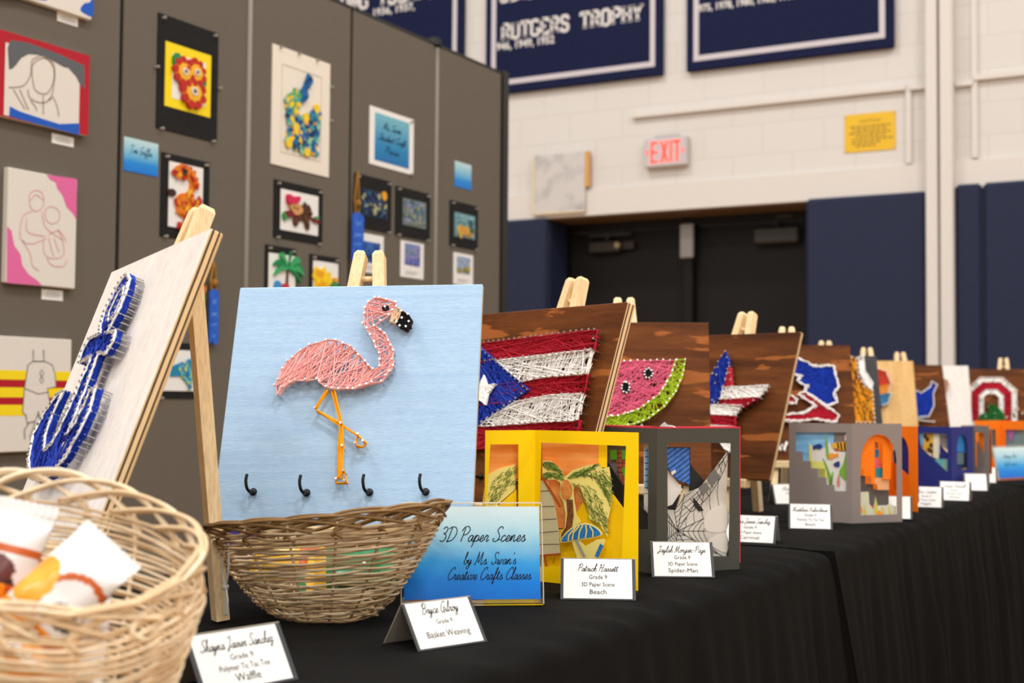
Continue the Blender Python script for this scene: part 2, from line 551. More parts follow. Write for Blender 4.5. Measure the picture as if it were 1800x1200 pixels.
# slab capitals for the banners: straight strokes, feet added at the stroke ends
SLAB = {
 'R': [[(.12,0),(.12,1)],[(.12,1),(.50,1),(.60,.88),(.60,.66),(.50,.54),(.12,.54)],[(.36,.54),(.64,0)]],
 'U': [[(.12,1),(.12,.14),(.24,0),(.50,0),(.62,.14),(.62,1)]],
 'T': [[(.36,0),(.36,1)],[(.06,.82),(.06,1),(.66,1),(.66,.82)]],
 'G': [[(.64,.84),(.50,1),(.24,1),(.10,.88),(.10,.12),(.24,0),(.52,0),(.64,.12),(.64,.38),(.46,.38)]],
 'E': [[(.12,0),(.12,1)],[(.12,1),(.60,1),(.60,.80)],[(.12,.5),(.44,.5)],[(.12,0),(.60,0),(.60,.2)]],
 'S': [[(.60,.74),(.60,.88),(.50,1),(.22,1),(.12,.88),(.12,.66),(.22,.54),(.50,.46),(.60,.34),(.60,.12),(.50,0),(.22,0),(.12,.12),(.12,.26)]],
 'O': [[(.24,0),(.12,.14),(.12,.86),(.24,1),(.50,1),(.62,.86),(.62,.14),(.50,0),(.24,0)]],
 'P': [[(.12,0),(.12,1)],[(.12,1),(.50,1),(.62,.88),(.62,.62),(.50,.48),(.12,.48)]],
 'H': [[(.12,0),(.12,1)],[(.62,0),(.62,1)],[(.12,.5),(.62,.5)]],
 'Y': [[(.37,0),(.37,.42)],[(.37,.42),(.10,1)],[(.37,.42),(.64,1)]],
 'N': [[(.12,0),(.12,1)],[(.12,1),(.62,0)],[(.62,0),(.62,1)]],
 'I': [[(.36,0),(.36,1)]],
 'L': [[(.12,0),(.12,1)],[(.12,0),(.60,0),(.60,.22)]],
 'A': [[(.10,0),(.37,1)],[(.64,0),(.37,1)],[(.22,.36),(.52,.36)]],
 'D': [[(.12,0),(.12,1)],[(.12,1),(.46,1),(.62,.84),(.62,.16),(.46,0),(.12,0)]],
 ' ': [],
}
SERIF_ENDS = set('RUTPHYNIAE')

def cursive(mb, s, size, cx, z, y, width=None, mi=0, slant=.36, w=None):
    w = w or size * .075
    total = sum(CUR[c][0] for c in s)
    kx = (width / (total * size)) if width else 1.0
    x = cx - total * size * kx / 2
    for c in s:
        adv, st = CUR[c]
        for line in st:
            pts = [(q[0], q[1]) for q in catmull([(p[0] + p[1] * slant - .1, p[1], 0) for p in line], 4)]
            mb.ribbon([(x + p[0] * size * kx, z + p[1] * size) for p in pts], w, y, mi)
        x += adv * size * kx

def slab(mb, s, size, x, z, y, kx=1.0, mi=0):
    w = size * .215
    for c in s:
        for line in SLAB[c]:
            mb.ribbon([(x + p[0] * size * kx, z + p[1] * size) for p in resample(line, .1, False)], w, y, mi)
            if c in SERIF_ENDS and len(line) >= 2:
                for p in (line[0], line[-1]):
                    if p[1] in (0, 1) and not (c == 'T' and p[1] == 1):
                        zz = p[1] * .92 + .04
                        mb.ribbon([(x + (p[0] - .15) * size * kx, z + zz * size), (x + (p[0] + .15) * size * kx, z + zz * size)], size * .16, y, mi)
        x += .76 * size * kx

_txt = {}
def typeset(mb, s, size, cx, z, y, width=None, mi=0, bold=0.0, align='C'):
    """printed letters from the built-in face laid into the x,z plane"""
    key = (s, bold)
    if key not in _txt:
        cu = bpy.data.curves.new('lettering', 'FONT')
        cu.body = s
        cu.size = 1.0
        cu.offset = bold
        cu.resolution_u = 2
        ob = bpy.data.objects.new('lettering', cu)
        COL.objects.link(ob)
        bpy.context.view_layer.update()
        me = bpy.data.meshes.new_from_object(ob.evaluated_get(bpy.context.evaluated_depsgraph_get()))
        vs_ = [(v.co.x, v.co.y) for v in me.vertices]
        fs = [tuple(p.vertices) for p in me.polygons]
        bpy.data.objects.remove(ob)
        bpy.data.curves.remove(cu)
        bpy.data.meshes.remove(me)
        _txt[key] = (vs_, fs)
    vs_, fs = _txt[key]
    x0 = min(v[0] for v in vs_); x1 = max(v[0] for v in vs_)
    kx = size if not width else width / (x1 - x0)
    xo = cx - (x1 - x0) * kx / 2 if align == 'C' else cx
    mb.add([(xo + (v[0] - x0) * kx, y, z + v[1] * size) for v in vs_], fs, mi)

# ---------------------------------------------------------------- the setting
def off(poly, u0, v0):
    return [(p[0] - u0, p[1] - v0) for p in poly]

YW = 8.3                         # far wall
def block_wall_mat():
    m = bpy.data.materials.new('painted_block_wall')
    m.use_nodes = True
    nt = m.node_tree
    p = nt.nodes['Principled BSDF']
    p.inputs['Roughness'].default_value = 0.45
    p.inputs['Specular IOR Level'].default_value = 0.3
    tc = nt.nodes.new('ShaderNodeTexCoord')
    sp = nt.nodes.new('ShaderNodeSeparateXYZ')
    cb = nt.nodes.new('ShaderNodeCombineXYZ')
    br = nt.nodes.new('ShaderNodeTexBrick')
    br.inputs['Color1'].default_value = rgb(212, 207, 201)
    br.inputs['Color2'].default_value = rgb(210, 204, 198)
    br.inputs['Mortar'].default_value = rgb(202, 195, 187)
    br.inputs['Scale'].default_value = 1.0
    br.inputs['Brick Width'].default_value = 0.40
    br.inputs['Row Height'].default_value = 0.20
    br.inputs['Mortar Size'].default_value = 0.004
    br.inputs['Mortar Smooth'].default_value = 0.3
    bp = nt.nodes.new('ShaderNodeBump')
    bp.inputs['Strength'].default_value = 0.2
    bp.inputs['Distance'].default_value = 0.004
    bp.invert = True
    nt.links.new(tc.outputs['Object'], sp.inputs[0])
    nt.links.new(sp.outputs[0], cb.inputs[0])
    nt.links.new(sp.outputs[2], cb.inputs[1])
    nt.links.new(cb.outputs[0], br.inputs['Vector'])
    nt.links.new(br.outputs['Color'], p.inputs['Base Color'])
    nt.links.new(br.outputs['Fac'], bp.inputs['Height'])
    nt.links.new(bp.outputs[0], p.inputs['Normal'])
    return m
WALL = block_wall_mat()
WPAINT = mat('cream_gloss_paint', (214, 207, 200), 0.45, 0.2)
NAVYPAD = mat('navy_vinyl', (34, 40, 64), 0.6, 0.2, var=0.03, scale=300, bump=0.1)
DOORBROWN = mat('dark_brown_paint', (20, 16, 14), 0.5, 0.2)
BRONZE = mat('bronze_closer', (46, 36, 28), 0.4, 0.4, 0.3)

D0 = (-4.4155, 2.2345, -2.5017, 2.2729)      # door opening: left, -, right, top
OX0, OX1, OZ = D0[0], D0[2] + .02, D0[3]
# block wall with the doorway cut out
mb = MB()
mb.box(-9.0, YW, 0, OX0, YW + .4, 6.2)
mb.box(OX0, YW, OZ, OX1, YW + .4, 6.2)
mb.box(OX1, YW, 0, 4.0, YW + .4, 6.2)
structure(mb.build('wall_back', WALL))
mb = MB().box(-9.0, -6.0, -.1, 6.0, YW + .9, 0)
FLOORM = wood_mat('maple_gym_floor', (176, 132, 84), (206, 164, 112), 3, stretch=(1, 12, 1), rough=0.3, bump=0.05)
structure(mb.build('floor', FLOORM))
# painted steel lintel above the doorway and pads
zl = (-4.0504, 2.3023, -1.7519, 2.4531)
LZ0, LZ1 = OZ, zl[3]
cx = [(-1.7501, 2.0626), (-1.5896, 2.0537)]
mb = MB().box(-9.0, YW - .02, LZ0, cx[0][0], YW, LZ1)
structure(mb.build('trim_1', WPAINT))
mb = MB().box(cx[1][0], YW - .02, LZ0, 4.0, YW, LZ1)
structure(mb.build('trim_2', WPAINT))
# two square steel posts side by side
gx = [(-1.6795, 2.0587), (-1.6661, 2.0579)]
mb = MB().bbox(cx[0][0], YW - .10, 0, gx[0][0], YW, 6.2, .008)
structure(mb.build('trim_3', WPAINT))
mb = MB().bbox(gx[1][0], YW - .10, 0, cx[1][0], YW, 6.2, .008)
structure(mb.build('trim_4', WPAINT))
# surface raceways
def raceway(n, x0, x1, z, h=.03, d=.035):
    structure(MB().box(x0, YW - d, z - h / 2, x1, YW, z + h / 2).build('trim_%d' % n, WPAINT))
def conduit(n, x, z0, z1, d=.025):
    structure(MB().box(x - .016, YW - d, z0, x + .016, YW, z1).build('trim_%d' % n, WPAINT))
r1 = [(-3.7130, 2.9251), (-1.8824, 2.9395)]
raceway(5, r1[0][0], r1[1][0], (r1[0][1] + r1[1][1]) / 2)
r2 = [(-1.8583, 2.9263), (-1.7456, 2.9283)]
raceway(6, r2[0][0], r2[1][0], (r2[0][1] + r2[1][1]) / 2 )
r3 = [(-1.5845, 2.9179), (-1.4820, 2.9206)]
raceway(7, r3[0][0], r3[1][0], (r3[0][1] + r3[1][1]) / 2)
r4 = [(-1.4786, 2.9409), (-1.1976, 2.9506)]
raceway(8, r4[0][0], r4[1][0] + 1.5, (r4[0][1] + r4[1][1]) / 2)
c1 = [(-1.8652, 2.9306), (-1.8673, 2.4621)]
conduit(9, c1[0][0], c1[1][1], c1[0][1])
c2 = [(-1.4754, 3.4250), (-1.4816, 2.4659)]
conduit(10, c2[0][0], c2[1][1], 6.0)

# recess lining and the two doors
YD = YW + .33
mb = MB()
mb.box(OX0 - .02, YW + .02, OZ - .01, OX1, YD + .1, OZ + .02)
structure(mb.build('trim_11', mat('brown_soffit', (112, 88, 66), 0.5)))
fr = [(-4.2705, 2.1629), (-3.3333, 2.1698), (-3.2647, 2.1773)]
mb = MB()
mb.box(OX0 - .04, YD - .02, 0, OX0 + .05, YD + .12, OZ)
mb.box(OX0, YD - .02, OZ - .07, OX1, YD + .12, OZ)
structure(mb.build('trim_12', DOORBROWN))
k = (YD - 0) / YW
MX0, MX1 = fr[1][0] * k, fr[2][0] * k
mb = MB().bbox(MX0, YD - .05, 0, MX1, YD + .10, OZ - .07, .006)
post = structure(mb.build('trim_13', DOORBROWN))
def door(n, x0, x1):
    mb = MB().bbox(x0 + .004, YD + .02, .01, x1 - .004, YD + .065, OZ - .074, .004)
    d = structure(mb.build('door_%d' % n, mat('dark_door_paint', (21, 17, 15), 0.55, 0.2, bump=0.1, scale=60)))
    hx = x1 - .09 if n == 1 else x0 + .09
    MB().bbox(x0 + .12, YD - .04, .98, x1 - .12, YD + .02, 1.03, .006).build('push_bar', STEEL, d)
    return d
da = door(1, OX0 + .05, MX0)
db = door(2, MX1, OX1)

def wall_thing(name, box, label, cat, group=None, y=YW):
    u0, v0, u1, v1 = box
    t = thing(name, label, cat, ((u0 + u1) / 2, y, v0), 0, group)
    return t, (u1 - u0), (v1 - v0), lambda poly: off(poly, (u0 + u1) / 2, v0)

def kd(box, y=YD):               # carry a rectangle measured on the wall back to the door plane
    q = y / YW
    return (box[0] * q, (box[1] - 1.005) * q + 1.005, box[2] * q, (box[3] - 1.005) * q + 1.005)
b = kd((-3.3654, 1.9445, -3.2684, 2.1765), YD - .05)
t = thing('latch_guard', 'pale grey metal latch guard at the top of the post between the dark doors', 'latch guard', ((b[0] + b[2]) / 2, YD - .05, b[1]))
MB().bbox(-(b[2] - b[0]) / 2, -.03, 0, (b[2] - b[0]) / 2, 0, b[3] - b[1], .008).build('cover_plate', mat('grey_metal', (150, 146, 142), 0.4, 0.4, 0.4), t)
MB().ball((0, -.03, .08), .009).ball((0, -.03, (b[3] - b[1]) - .05), .009).build('screw', STEEL, t)
b = kd((-4.0528, 2.0127, -3.7176, 2.0911), YD - .05)
t = thing('door_closer', 'brown metal door closer with a bright pivot on the left dark door', 'door closer', ((b[0] + b[2]) / 2, YD + .02, b[1]))
w = (b[2] - b[0]) / 2
MB().bbox(-w, -.07, 0, w * .4, 0, b[3] - b[1], .008).build('body', BRONZE, t)
MB().tube([(-w * .2, -.05, .09), (-w * .2, -.05, .12)], .012).box(-w, -.065, .115, w * .9, -.035, .132).build('arm', BRONZE, t)
MB().tube([(w * .35, -.09, .045), (w * .35, 0, .045)], .022, 10).build('pivot', mat('brass_pivot', (150, 128, 96), 0.3, 0.5, 0.8), t)
MB().box(w * .4, -.05, .02, w, 0, .07).build('end_cap', BRONZE, t)
b = kd((-2.8635, 2.0150, -2.5612, 2.1198), YD - .05)
t = thing('door_closer', 'plain dark block door closer on the right dark door', 'door closer', ((b[0] + b[2]) / 2, YD + .02, b[1]))
w = (b[2] - b[0]) / 2
MB().bbox(-w, -.08, 0, w, 0, b[3] - b[1], .012).build('body', mat('dark_closer', (42, 36, 32), 0.45, 0.4), t)
MB().tube([(0, -.04, b[3] - b[1]), (0, -.04, b[3] - b[1] + .07)], .012).box(0, -.055, b[3] - b[1] + .06, w * .7, -.03, b[3] - b[1] + .085).build('arm', BRONZE, t)

# navy wall pads
def pad(x0, x1, z1, label, ret=None):
    t = thing('wall_pad', label, 'wall pad', ((x0 + x1) / 2, YW, .08), 0, 'navy wall pads')
    w = (x1 - x0) / 2
    MB().bbox(-w, -.055, 0, w, 0, z1 - .08, .02).build('padded_face', NAVYPAD, t, False)
    if ret:
        MB().bbox(w - .055, .0, 0, w, ret, z1 - .08, .02).build('padded_return', NAVYPAD, t)
    return t
p1 = [(-4.7535, 2.2627), (-4.4750, 2.2669)]
PZ = OZ + .0
pl_ = [(-4.4842, 2.2756)]
pad(-5.65, OX0 + .055, PZ, 'navy wall pad wrapping the left side of the dark doorway', ret=.30)
p2 = [(-2.5016, 2.2863), (-1.7523, 2.2925)]
pad(p2[0][0], p2[1][0], p2[0][1] - .005, 'wide navy wall pad between the dark doorway and the steel posts')
p3 = [(-1.5881, 2.3122), (-1.4337, 2.3114), (-1.4272, 2.3109), (-1.2057, 2.3253)]
pad(p3[0][0], p3[1][0], p3[0][1] - .005, 'narrow navy wall pad just right of the steel posts')
pad(p3[2][0], p3[2][0] + 1.2, p3[0][1] - .005, 'navy wall pad at the right edge of the photo')

# EXIT sign
b = (-3.6087, 2.5623, -3.3042, 2.7619)
t, w, h, L = wall_thing('exit_sign', b, 'lit EXIT sign with red letters on the white wall above the dark doors', 'exit sign')
MB().bbox(-w / 2, -.06, 0, w / 2, 0, h, .008).build('housing', mat('grey_exit_housing', (196, 186, 188), 0.4, 0.3), t)
RED = mat('lit_red_letters', (255, 84, 70), 0.5, 0.2, emit=0.9)
mb = MB()
lh, lz, y = h * .72, h * .14, -.0605
def bar(x, z, x2, z2):
    mb.box(x, y - .002, z, x2, y + .002, z2)
s = w * .035
x = -w * .34
bar(x, lz, x + s * 1.5, lz + lh)
for q in (0, .5, 1):
    bar(x, lz + (lh - s * 1.5) * q, x + w * .17, lz + (lh - s * 1.5) * q + s * 1.5)
for sg in (0, 1):
    a = (-w * .13, lz + lh * sg); c = (w * .09, lz + lh * (1 - sg))
    mb.ribbon([(a[0] + .012, a[1]), (c[0] - .012, c[1])], s * 1.7, y - .0022)
bar(w * .11, lz, w * .11 + s * 1.6, lz + lh)
bar(w * .18, lz + lh - s * 1.6, w * .36, lz + lh)
bar(w * .255, lz, w * .255 + s * 1.6, lz + lh)
mb.build('lettering', RED, t)
for sg in (-1, 1):
    mb = MB()
    cxx = sg * w * .425
    mb.ribbon([(cxx - sg * .012, h * .5 + .018), (cxx + sg * .008, h * .5), (cxx - sg * .012, h * .5 - .018)], .009, y - .002)
    mb.build('arrow', RED, t)
MB().bbox(-w * .30, -.03, h, w * .30, 0, h + .014, .003).build('mount', mat('grey_metal', (150, 146, 142)), t)

# pale weathered board and the orange block behind its right edge
b = (-4.4587, 2.3000, -4.0578, 2.7199)
t, w, h, L = wall_thing('backboard', b, 'pale weathered square board hung on the white wall left of the EXIT sign', 'board', y=YW - .02)
MB().bbox(-w / 2, -.03, 0, w / 2, 0, h, .004).build('panel', mat('weathered_grey', (200, 194, 190), 0.6, 0.2, c2=(168, 164, 163), scale=9, stretch=(1, 1, 1), contrast=(.5, .72)), t)
MB().box(-w / 2 - .006, -.034, 0, -w / 2 + .006, .0, h).box(-w / 2, -.034, -.004, w / 2, 0, .008).build('edge_band', mat('aged_cream', (218, 202, 170)), t)
b2 = (-4.0561, 2.4694, -4.0255, 2.7158)
MB().box(w / 2, -.03, b2[1] - b[1], w / 2 + (b2[2] - b2[0]), 0, b2[3] - b[1]).build('wood_edge', mat('orange_wood_edge', (206, 154, 92)), t)

# yellow notice
b = (-2.2638, 2.5609, -1.9475, 2.7989)
t, w, h, L = wall_thing('warning_sign', b, 'yellow notice of small print on the white wall right of the EXIT sign', 'sign')
MB().box(-w / 2, -.006, 0, w / 2, 0, h).build('plate', mat('sign_yellow', (226, 180, 40), 0.5, 0.3), t)
mb = MB()
typeset(mb, 'CAUTION', h * .12, 0, h * .76, -.0066, w * .42)
for i, wd in enumerate((.76, .68, .80, .56, .72, .50, .36)):
    random.seed(i)
    cxx, x = (0 if i < 5 else -w * .10), None
    x = cxx - w * wd / 2
    while x < cxx + w * wd / 2:
        l = random.uniform(.012, .034)
        mb.ribbon([(x, h * (.66 - i * .085)), (x + l, h * (.66 - i * .085))], h * .035, -.0066)
        x += l + .008
mb.build('lettering', mat('sign_print', (110, 92, 50)), t)
for sx in (-1, 1):
    for z in (.05, .95):
        MB().ball((sx * w * .475, -.006, h * z), .006).build('screw', STEEL, t)

# championship banners
NAVY = mat('banner_navy', (23, 28, 60), 0.7, 0.1)
SILVER = mat('banner_silver', (198, 190, 194), 0.5, 0.3)
LETTERW = mat('banner_letter', (214, 208, 204), 0.6)
def banner(x0, x1, z0, label):
    w, h = x1 - x0, 1.25
    t = thing('championship_banner', label, 'banner', ((x0 + x1) / 2, YW - .012, z0), 0, 'navy championship boards')
    MB().bbox(-w / 2, -.035, 0, w / 2, 0, h, .006).build('board', NAVY, t)
    a, i = .062, .092
    a2 = .075
    MB().ring(rect(-w / 2 + a2 * .7, a, w / 2 - a2 * .7, h - a), rect(-w / 2 + a2 * .7 + .036, a + .036, w / 2 - a2 * .7 - .036, h - a - .036), -.038, -.034).build('border', SILVER, t)
    return t, w
bz = [(-4.7402, 3.1886), (-3.4849, 3.1800), (-3.3123, 3.1888), (-1.9460, 3.1888), (-4.8666, 3.8586), (-5.0572, 3.6736)]
z0 = sum(q[1] for q in bz[:4]) / 4
wB = bz[1][0] - bz[4][0]
t, w = banner(bz[4][0], bz[1][0], z0, 'navy board reading RUTGERS TROPHY high on the far wall')
tx = (-4.7335, 3.5799, -3.6273, 3.6849)
x0 = (bz[4][0] + bz[1][0]) / 2
mb = MB()
slab(mb, 'RUTGERS TROPHY', tx[3] - tx[1], tx[0] - x0, tx[1] - z0, -.0365, (tx[2] - tx[0]) / (.76 * 14 * (tx[3] - tx[1])))
mb.build('lettering', LETTERW, t)
mb = MB()
yy = (-4.7966, 3.5056, -4.3029, 3.5677)
typeset(mb, '1946, 1949, 1952', (yy[3] - yy[1]) * 1.25, yy[0] - x0, yy[1] - z0, -.0365, yy[2] - yy[0], bold=.03, align='L')
mb.build('lettering', LETTERW, t)
mb = MB()
slab(mb, 'LEAGUE', tx[3] - tx[1], -w / 2 + .12, tx[3] - z0 + .17, -.0365, .9)
mb.build('lettering', LETTERW, t)
t, w = banner(bz[2][0], bz[3][0], z0, 'navy board nearest the steel posts with a row of years at its top')
x1_ = (bz[2][0] + bz[3][0]) / 2
yy = (-3.2457, 3.5778, -2.6496, 3.6348)
mb = MB()
typeset(mb, '1975, 1978, 1980, 1982, 1983', (yy[3] - yy[1]) * 1.15, yy[0] - x1_, yy[1] - z0, -.0365, (yy[2] - yy[0]) * 1.14, bold=.03, align='L')
mb.build('lettering', LETTERW, t)
xr = bz[5][0]
t, w = banner(xr - wB, xr, z0, 'navy board partly hidden behind the top of the grey display panels')
x2_ = xr - wB / 2
tx = (-6.0772, 3.9782, -5.3073, 4.1293)
mb = MB()
slab(mb, 'LONG ISLAND', .12, tx[0] - x2_ - .18, tx[1] - z0, -.0365, (tx[2] - tx[0] + .2) / (.76 * 11 * .12))
mb.build('lettering', LETTERW, t)
mb = MB()
yy = (-5.8564, 3.9035, -5.4827, 3.9676)
typeset(mb, '1936, 1937,', (yy[3] - yy[1]) * 1.2, yy[0] - x2_, yy[1] - z0, -.0365, yy[2] - yy[0], bold=.03, align='L')
mb.build('lettering', LETTERW, t)

# ---------------------------------------------------------------- grey display panels
XP = -2.95
FABRIC = mat('grey_loop_fabric', (108, 100, 90), 0.95, 0.05, var=0.10, scale=420, bump=0.6, contrast=(.3, .7))
FRAMEK = mat('panel_frame_dark', (46, 43, 40), 0.5, 0.3)
seams = [1.712, 2.289] + [2.868, 3.439, 4.019, 4.606, 5.151]
top = 2.467
names = ['grey display panel at the left end of the row, left of the photo',
 'grey fabric display panel holding the outline portraits and striped painting at the far left',
 'grey fabric display panel holding the yellow framed collage and the blue winged collage',
 'grey fabric display panel holding the white board with the blue bird collage',
 'grey fabric display panel holding the blue poster in a white border',
 'grey fabric display panel at the far end of the row with the small blue card']
for i in range(len(seams) - 1):
    a, b = seams[i], seams[i + 1]
    t = thing('display_panel', names[i], 'display panel', (XP, (a + b) / 2, 0), PI / 2, 'grey display panels')
    w = (b - a) / 2
    MB().box(-w + .008, 0, .06, w - .008, .04, top - .012).build('fabric_face', FABRIC, t)
    mb = MB()
    mb.box(-w + .003, .004, .02, -w + .010, .042, top)
    mb.box(w - .010, .004, .02, w - .003, .042, top)
    mb.box(-w + .003, .0, top - .014, w - .003, .042, top)
    mb.box(-w + .003, .0, .02, w - .003, .042, .06)
    if i == len(seams) - 2:
        mb.box(w - .003, -.012, 0, w + .045, .055, top + .004)
    mb.build('frame', FRAMEK, t)
    for sg in (-1, 1):
        MB().bbox(sg * w * .7 - .03, -.10, 0, sg * w * .7 + .03, .14, .02, .005).build('foot', FRAMEK, t)
    if i in (2, 4):
        hs = w + .0
        MB().tube([(hs, -.002, .05), (hs, -.002, top - .02)], .010, 8).build('hinge_post', mat('satin_hinge', (134, 126, 115), 0.6, 0.2), t, True)
        MB().tube([(hs, .01, top - .01), (hs, .01, top + .018)], .030, 12).build('hinge_cap', mat('black_plastic', (16, 16, 16), 0.3, 0.5), t)

# ---------------------------------------------------------------- artwork pinned to the panels
def panel_thing(name, r, label, cat, group=None):
    u0, v0, u1, v1 = r
    t = thing(name, label, cat, (XP, (u0 + u1) / 2, v0), PI / 2, group)
    cu = (u0 + u1) / 2
    return t, u1 - u0, v1 - v0, (lambda poly: off(poly, cu, v0))

PINPROTO = None
def pins(t, pts, y=-.004):
    global PINPROTO
    for x, z in pts:
        if PINPROTO is None:
            mb = MB()
            mb.tube([(0, .004, 0), (0, -.002, 0)], .0045, 8).tube([(0, -.002, 0), (0, -.008, 0)], .0028, 8).tube([(0, -.008, 0), (0, -.011, 0)], .005, 8)
            PINPROTO = mb.build('push_pin', PINS, t, True)
            PINPROTO.location = (x, y, z)
        else:
            inst(PINPROTO, t, (x, y, z))

def corner_pins(t, w, h, which='tl tr bl br'):
    P = {'tl': (-w / 2 + .02, h - .012), 'tr': (w / 2 - .02, h - .012), 'bl': (-w / 2 + .02, .0), 'br': (w / 2 - .02, .0), 'ml': (-w / 2 - .006, h * .52), 'mr': (w / 2 + .006, h * .5)}
    pins(t, [P[k] for k in which.split()])

def scatter(mb, poly, n, r0, r1, y, mis, seed=0, thick=.006):
    """curled paper petals glued inside an outline"""
    random.seed(seed)
    xs = [p[0] for p in poly]; zs = [p[1] for p in poly]
    k = 0
    while k < n:
        p = (random.uniform(min(xs), max(xs)), random.uniform(min(zs), max(zs)))
        if not inside(p, poly):
            continue
        k += 1
        r = random.uniform(r0, r1); a = random.uniform(0, PI)
        q = []
        for i in range(7):
            b = 2 * PI * i / 7
            dx, dz = r * math.cos(b), r * .65 * math.sin(b)
            q.append((p[0] + dx * math.cos(a) - dz * math.sin(a), p[1] + dx * math.sin(a) + dz * math.cos(a)))
        yy = y - random.uniform(0, thick)
        mb.plate(q, yy - .002, yy, random.choice(mis))

def framed(r, label, cat='artwork', group='black matted artworks', sheet=None, sheetmat=None, which='tl tr bl br', bevel=True):
    t, w, h, L = panel_thing('matted_artwork', r, label, cat, group)
    MB().box(-w / 2, -.004, 0, w / 2, 0, h).build('mat_board', MATBLACK, t)
    if sheet:
        q = L([(sheet[0], sheet[1]), (sheet[2], sheet[3])])
        MB().box(q[0][0], -.0055, q[0][1], q[1][0], -.003, q[1][1]).build('paper', sheetmat or WHITEPAPER, t)
    corner_pins(t, w, h, which)
    return t, w, h, L

def canvas(r, label, depth=.02):
    t, w, h, L = panel_thing('canvas_painting', r, label, 'painting', 'canvas paintings at the far left')
    MB().bbox(-w / 2, -depth, 0, w / 2, 0, h, .002).build('canvas', CANVAS, t)
    return t, w, h, L, -depth - .0006

def tagcard(r, label):
    t, w, h, L = panel_thing('wall_label', r, label, 'label', 'white labels under the paintings')
    MB().box(-w / 2, -.0015, 0, w / 2, 0, h).build('card', WHITEPAPER, t)
    mb = MB()
    for i, k in enumerate((.5, .7, .6)):
        mb.ribbon([(-w * k / 2, h * (.72 - .2 * i)), (w * k / 2, h * (.72 - .2 * i))], h * .05, -.0019)
    mb.build('lettering', mat('label_print', (150, 144, 138)), t)

ROYAL = mat('royal_blue_paint', (24, 86, 186), 0.5)
CRIMSON = mat('crimson_paint', (176, 16, 36), 0.5)
SLATE = mat('slate_grey_paint', (92, 94, 98), 0.6)
PINKP = mat('pink_paint', (222, 104, 158), 0.55)
YELP = mat('yellow_paint', (244, 214, 20), 0.55)
PENCIL = mat('brown_line', (168, 148, 132), 0.7)
PENCILG = mat('grey_line', (120, 112, 104), 0.7)
PENCILP = mat('pink_line', (226, 166, 160), 0.7)

# painting cut by the top edge of the photo
r = (2.3503, 2.0849, 2.7317, 2.2147)
r = (r[0], r[1], r[2], r[3])
t, w, h, L, y = canvas(r, 'painting cut off by the top left corner of the photo, with a blue corner patch')
MB().plate(L(bean([(2.6885, 2.1042), (2.7026, 2.1262), (2.7226, 2.1351), (2.7343, 2.1520), (2.7358, 2.0996), (2.7101, 2.0962)])), y, 0 - .01).build('painted_patch', ROYAL, t)
MB().plate(L(bean([(2.3919, 2.0759), (2.4625, 2.0812), (2.5476, 2.1050), (2.5666, 2.0990), (2.5109, 2.0892), (2.3920, 2.0701)])), y, 0 - .01).build('painted_patch', ROYAL, t)
tagcard((2.6223, 2.0591, 2.6977, 2.0856), 'white label under the painting at the top left corner')
# hooded figure
r = (2.4017, 1.7490, 2.7275, 1.9802)
t, w, h, L, y = canvas(r, 'painting of a faceless hooded outline figure inside a crimson border')
mb = MB()
mb.ring(rect(-w / 2, 0, w / 2, h), rect(-w / 2 + .03, .004, w / 2 - .035, h - .03), y, -.02)
mb.build('painted_border', CRIMSON, t)
mb = MB()
mb.plate(L([(2.4458, 1.8789), (2.4394, 1.9363), (2.4482, 1.9591), (2.5022, 1.9660), (2.5517, 1.9637), (2.6152, 1.9596), (2.7076, 1.9479), (2.7109, 1.8797), (2.6925, 1.8915), (2.6787, 1.9093), (2.6485, 1.9286), (2.6356, 1.9268), (2.5967, 1.9350), (2.5650, 1.9379), (2.5399, 1.9408), (2.5092, 1.9352), (2.4853, 1.9198), (2.4679, 1.8961), (2.4564, 1.8837)]), y - .0004, -.02)
mb.build('painted_background', SLATE, t)
mb = MB()
mb.plate(L([(2.4511, 1.7794), (2.4836, 1.7724), (2.5449, 1.7676), (2.6209, 1.7630), (2.6937, 1.7785), (2.6933, 1.7452), (2.6213, 1.7468), (2.5269, 1.7497), (2.4495, 1.7521)]), y - .0004, -.02)
mb.build('painted_foreground', ROYAL, t)
mb = MB()
for q in ([(2.5232, 1.8759), (2.5224, 1.9057), (2.5434, 1.9280), (2.5713, 1.9368), (2.5960, 1.9170), (2.5982, 1.8818), (2.5802, 1.8451), (2.5585, 1.8356), (2.5334, 1.8430), (2.5232, 1.8759)],
          [(2.5462, 1.9372), (2.5219, 1.9206), (2.5170, 1.8795), (2.4936, 1.8447), (2.4460, 1.8299)], [(2.5555, 1.9403), (2.5917, 1.9313), (2.6008, 1.9028), (2.5942, 1.8454), (2.5809, 1.8224)],
          [(2.5090, 1.8380), (2.5188, 1.8150), (2.5624, 1.8112), (2.5995, 1.8363)], [(2.5618, 1.8312), (2.5645, 1.7789)], [(2.5997, 1.8313), (2.6131, 1.8085), (2.6190, 1.7841)],
          [(2.4610, 1.8280), (2.4827, 1.8029), (2.5015, 1.7818)], [(2.4818, 1.8324), (2.5009, 1.8015), (2.5137, 1.7816)], [(2.5190, 1.8101), (2.5379, 1.7938), (2.5413, 1.7845)]):
    mb.ribbon([(p[0], p[1]) for p in catmull([(a, b_, 0) for a, b_ in L(q)], 5)], .0035, y - .0006)
mb.build('outline_drawing', PENCIL, t)
tagcard((2.6133, 1.7106, 2.6922, 1.7384), 'white label under the hooded figure painting')
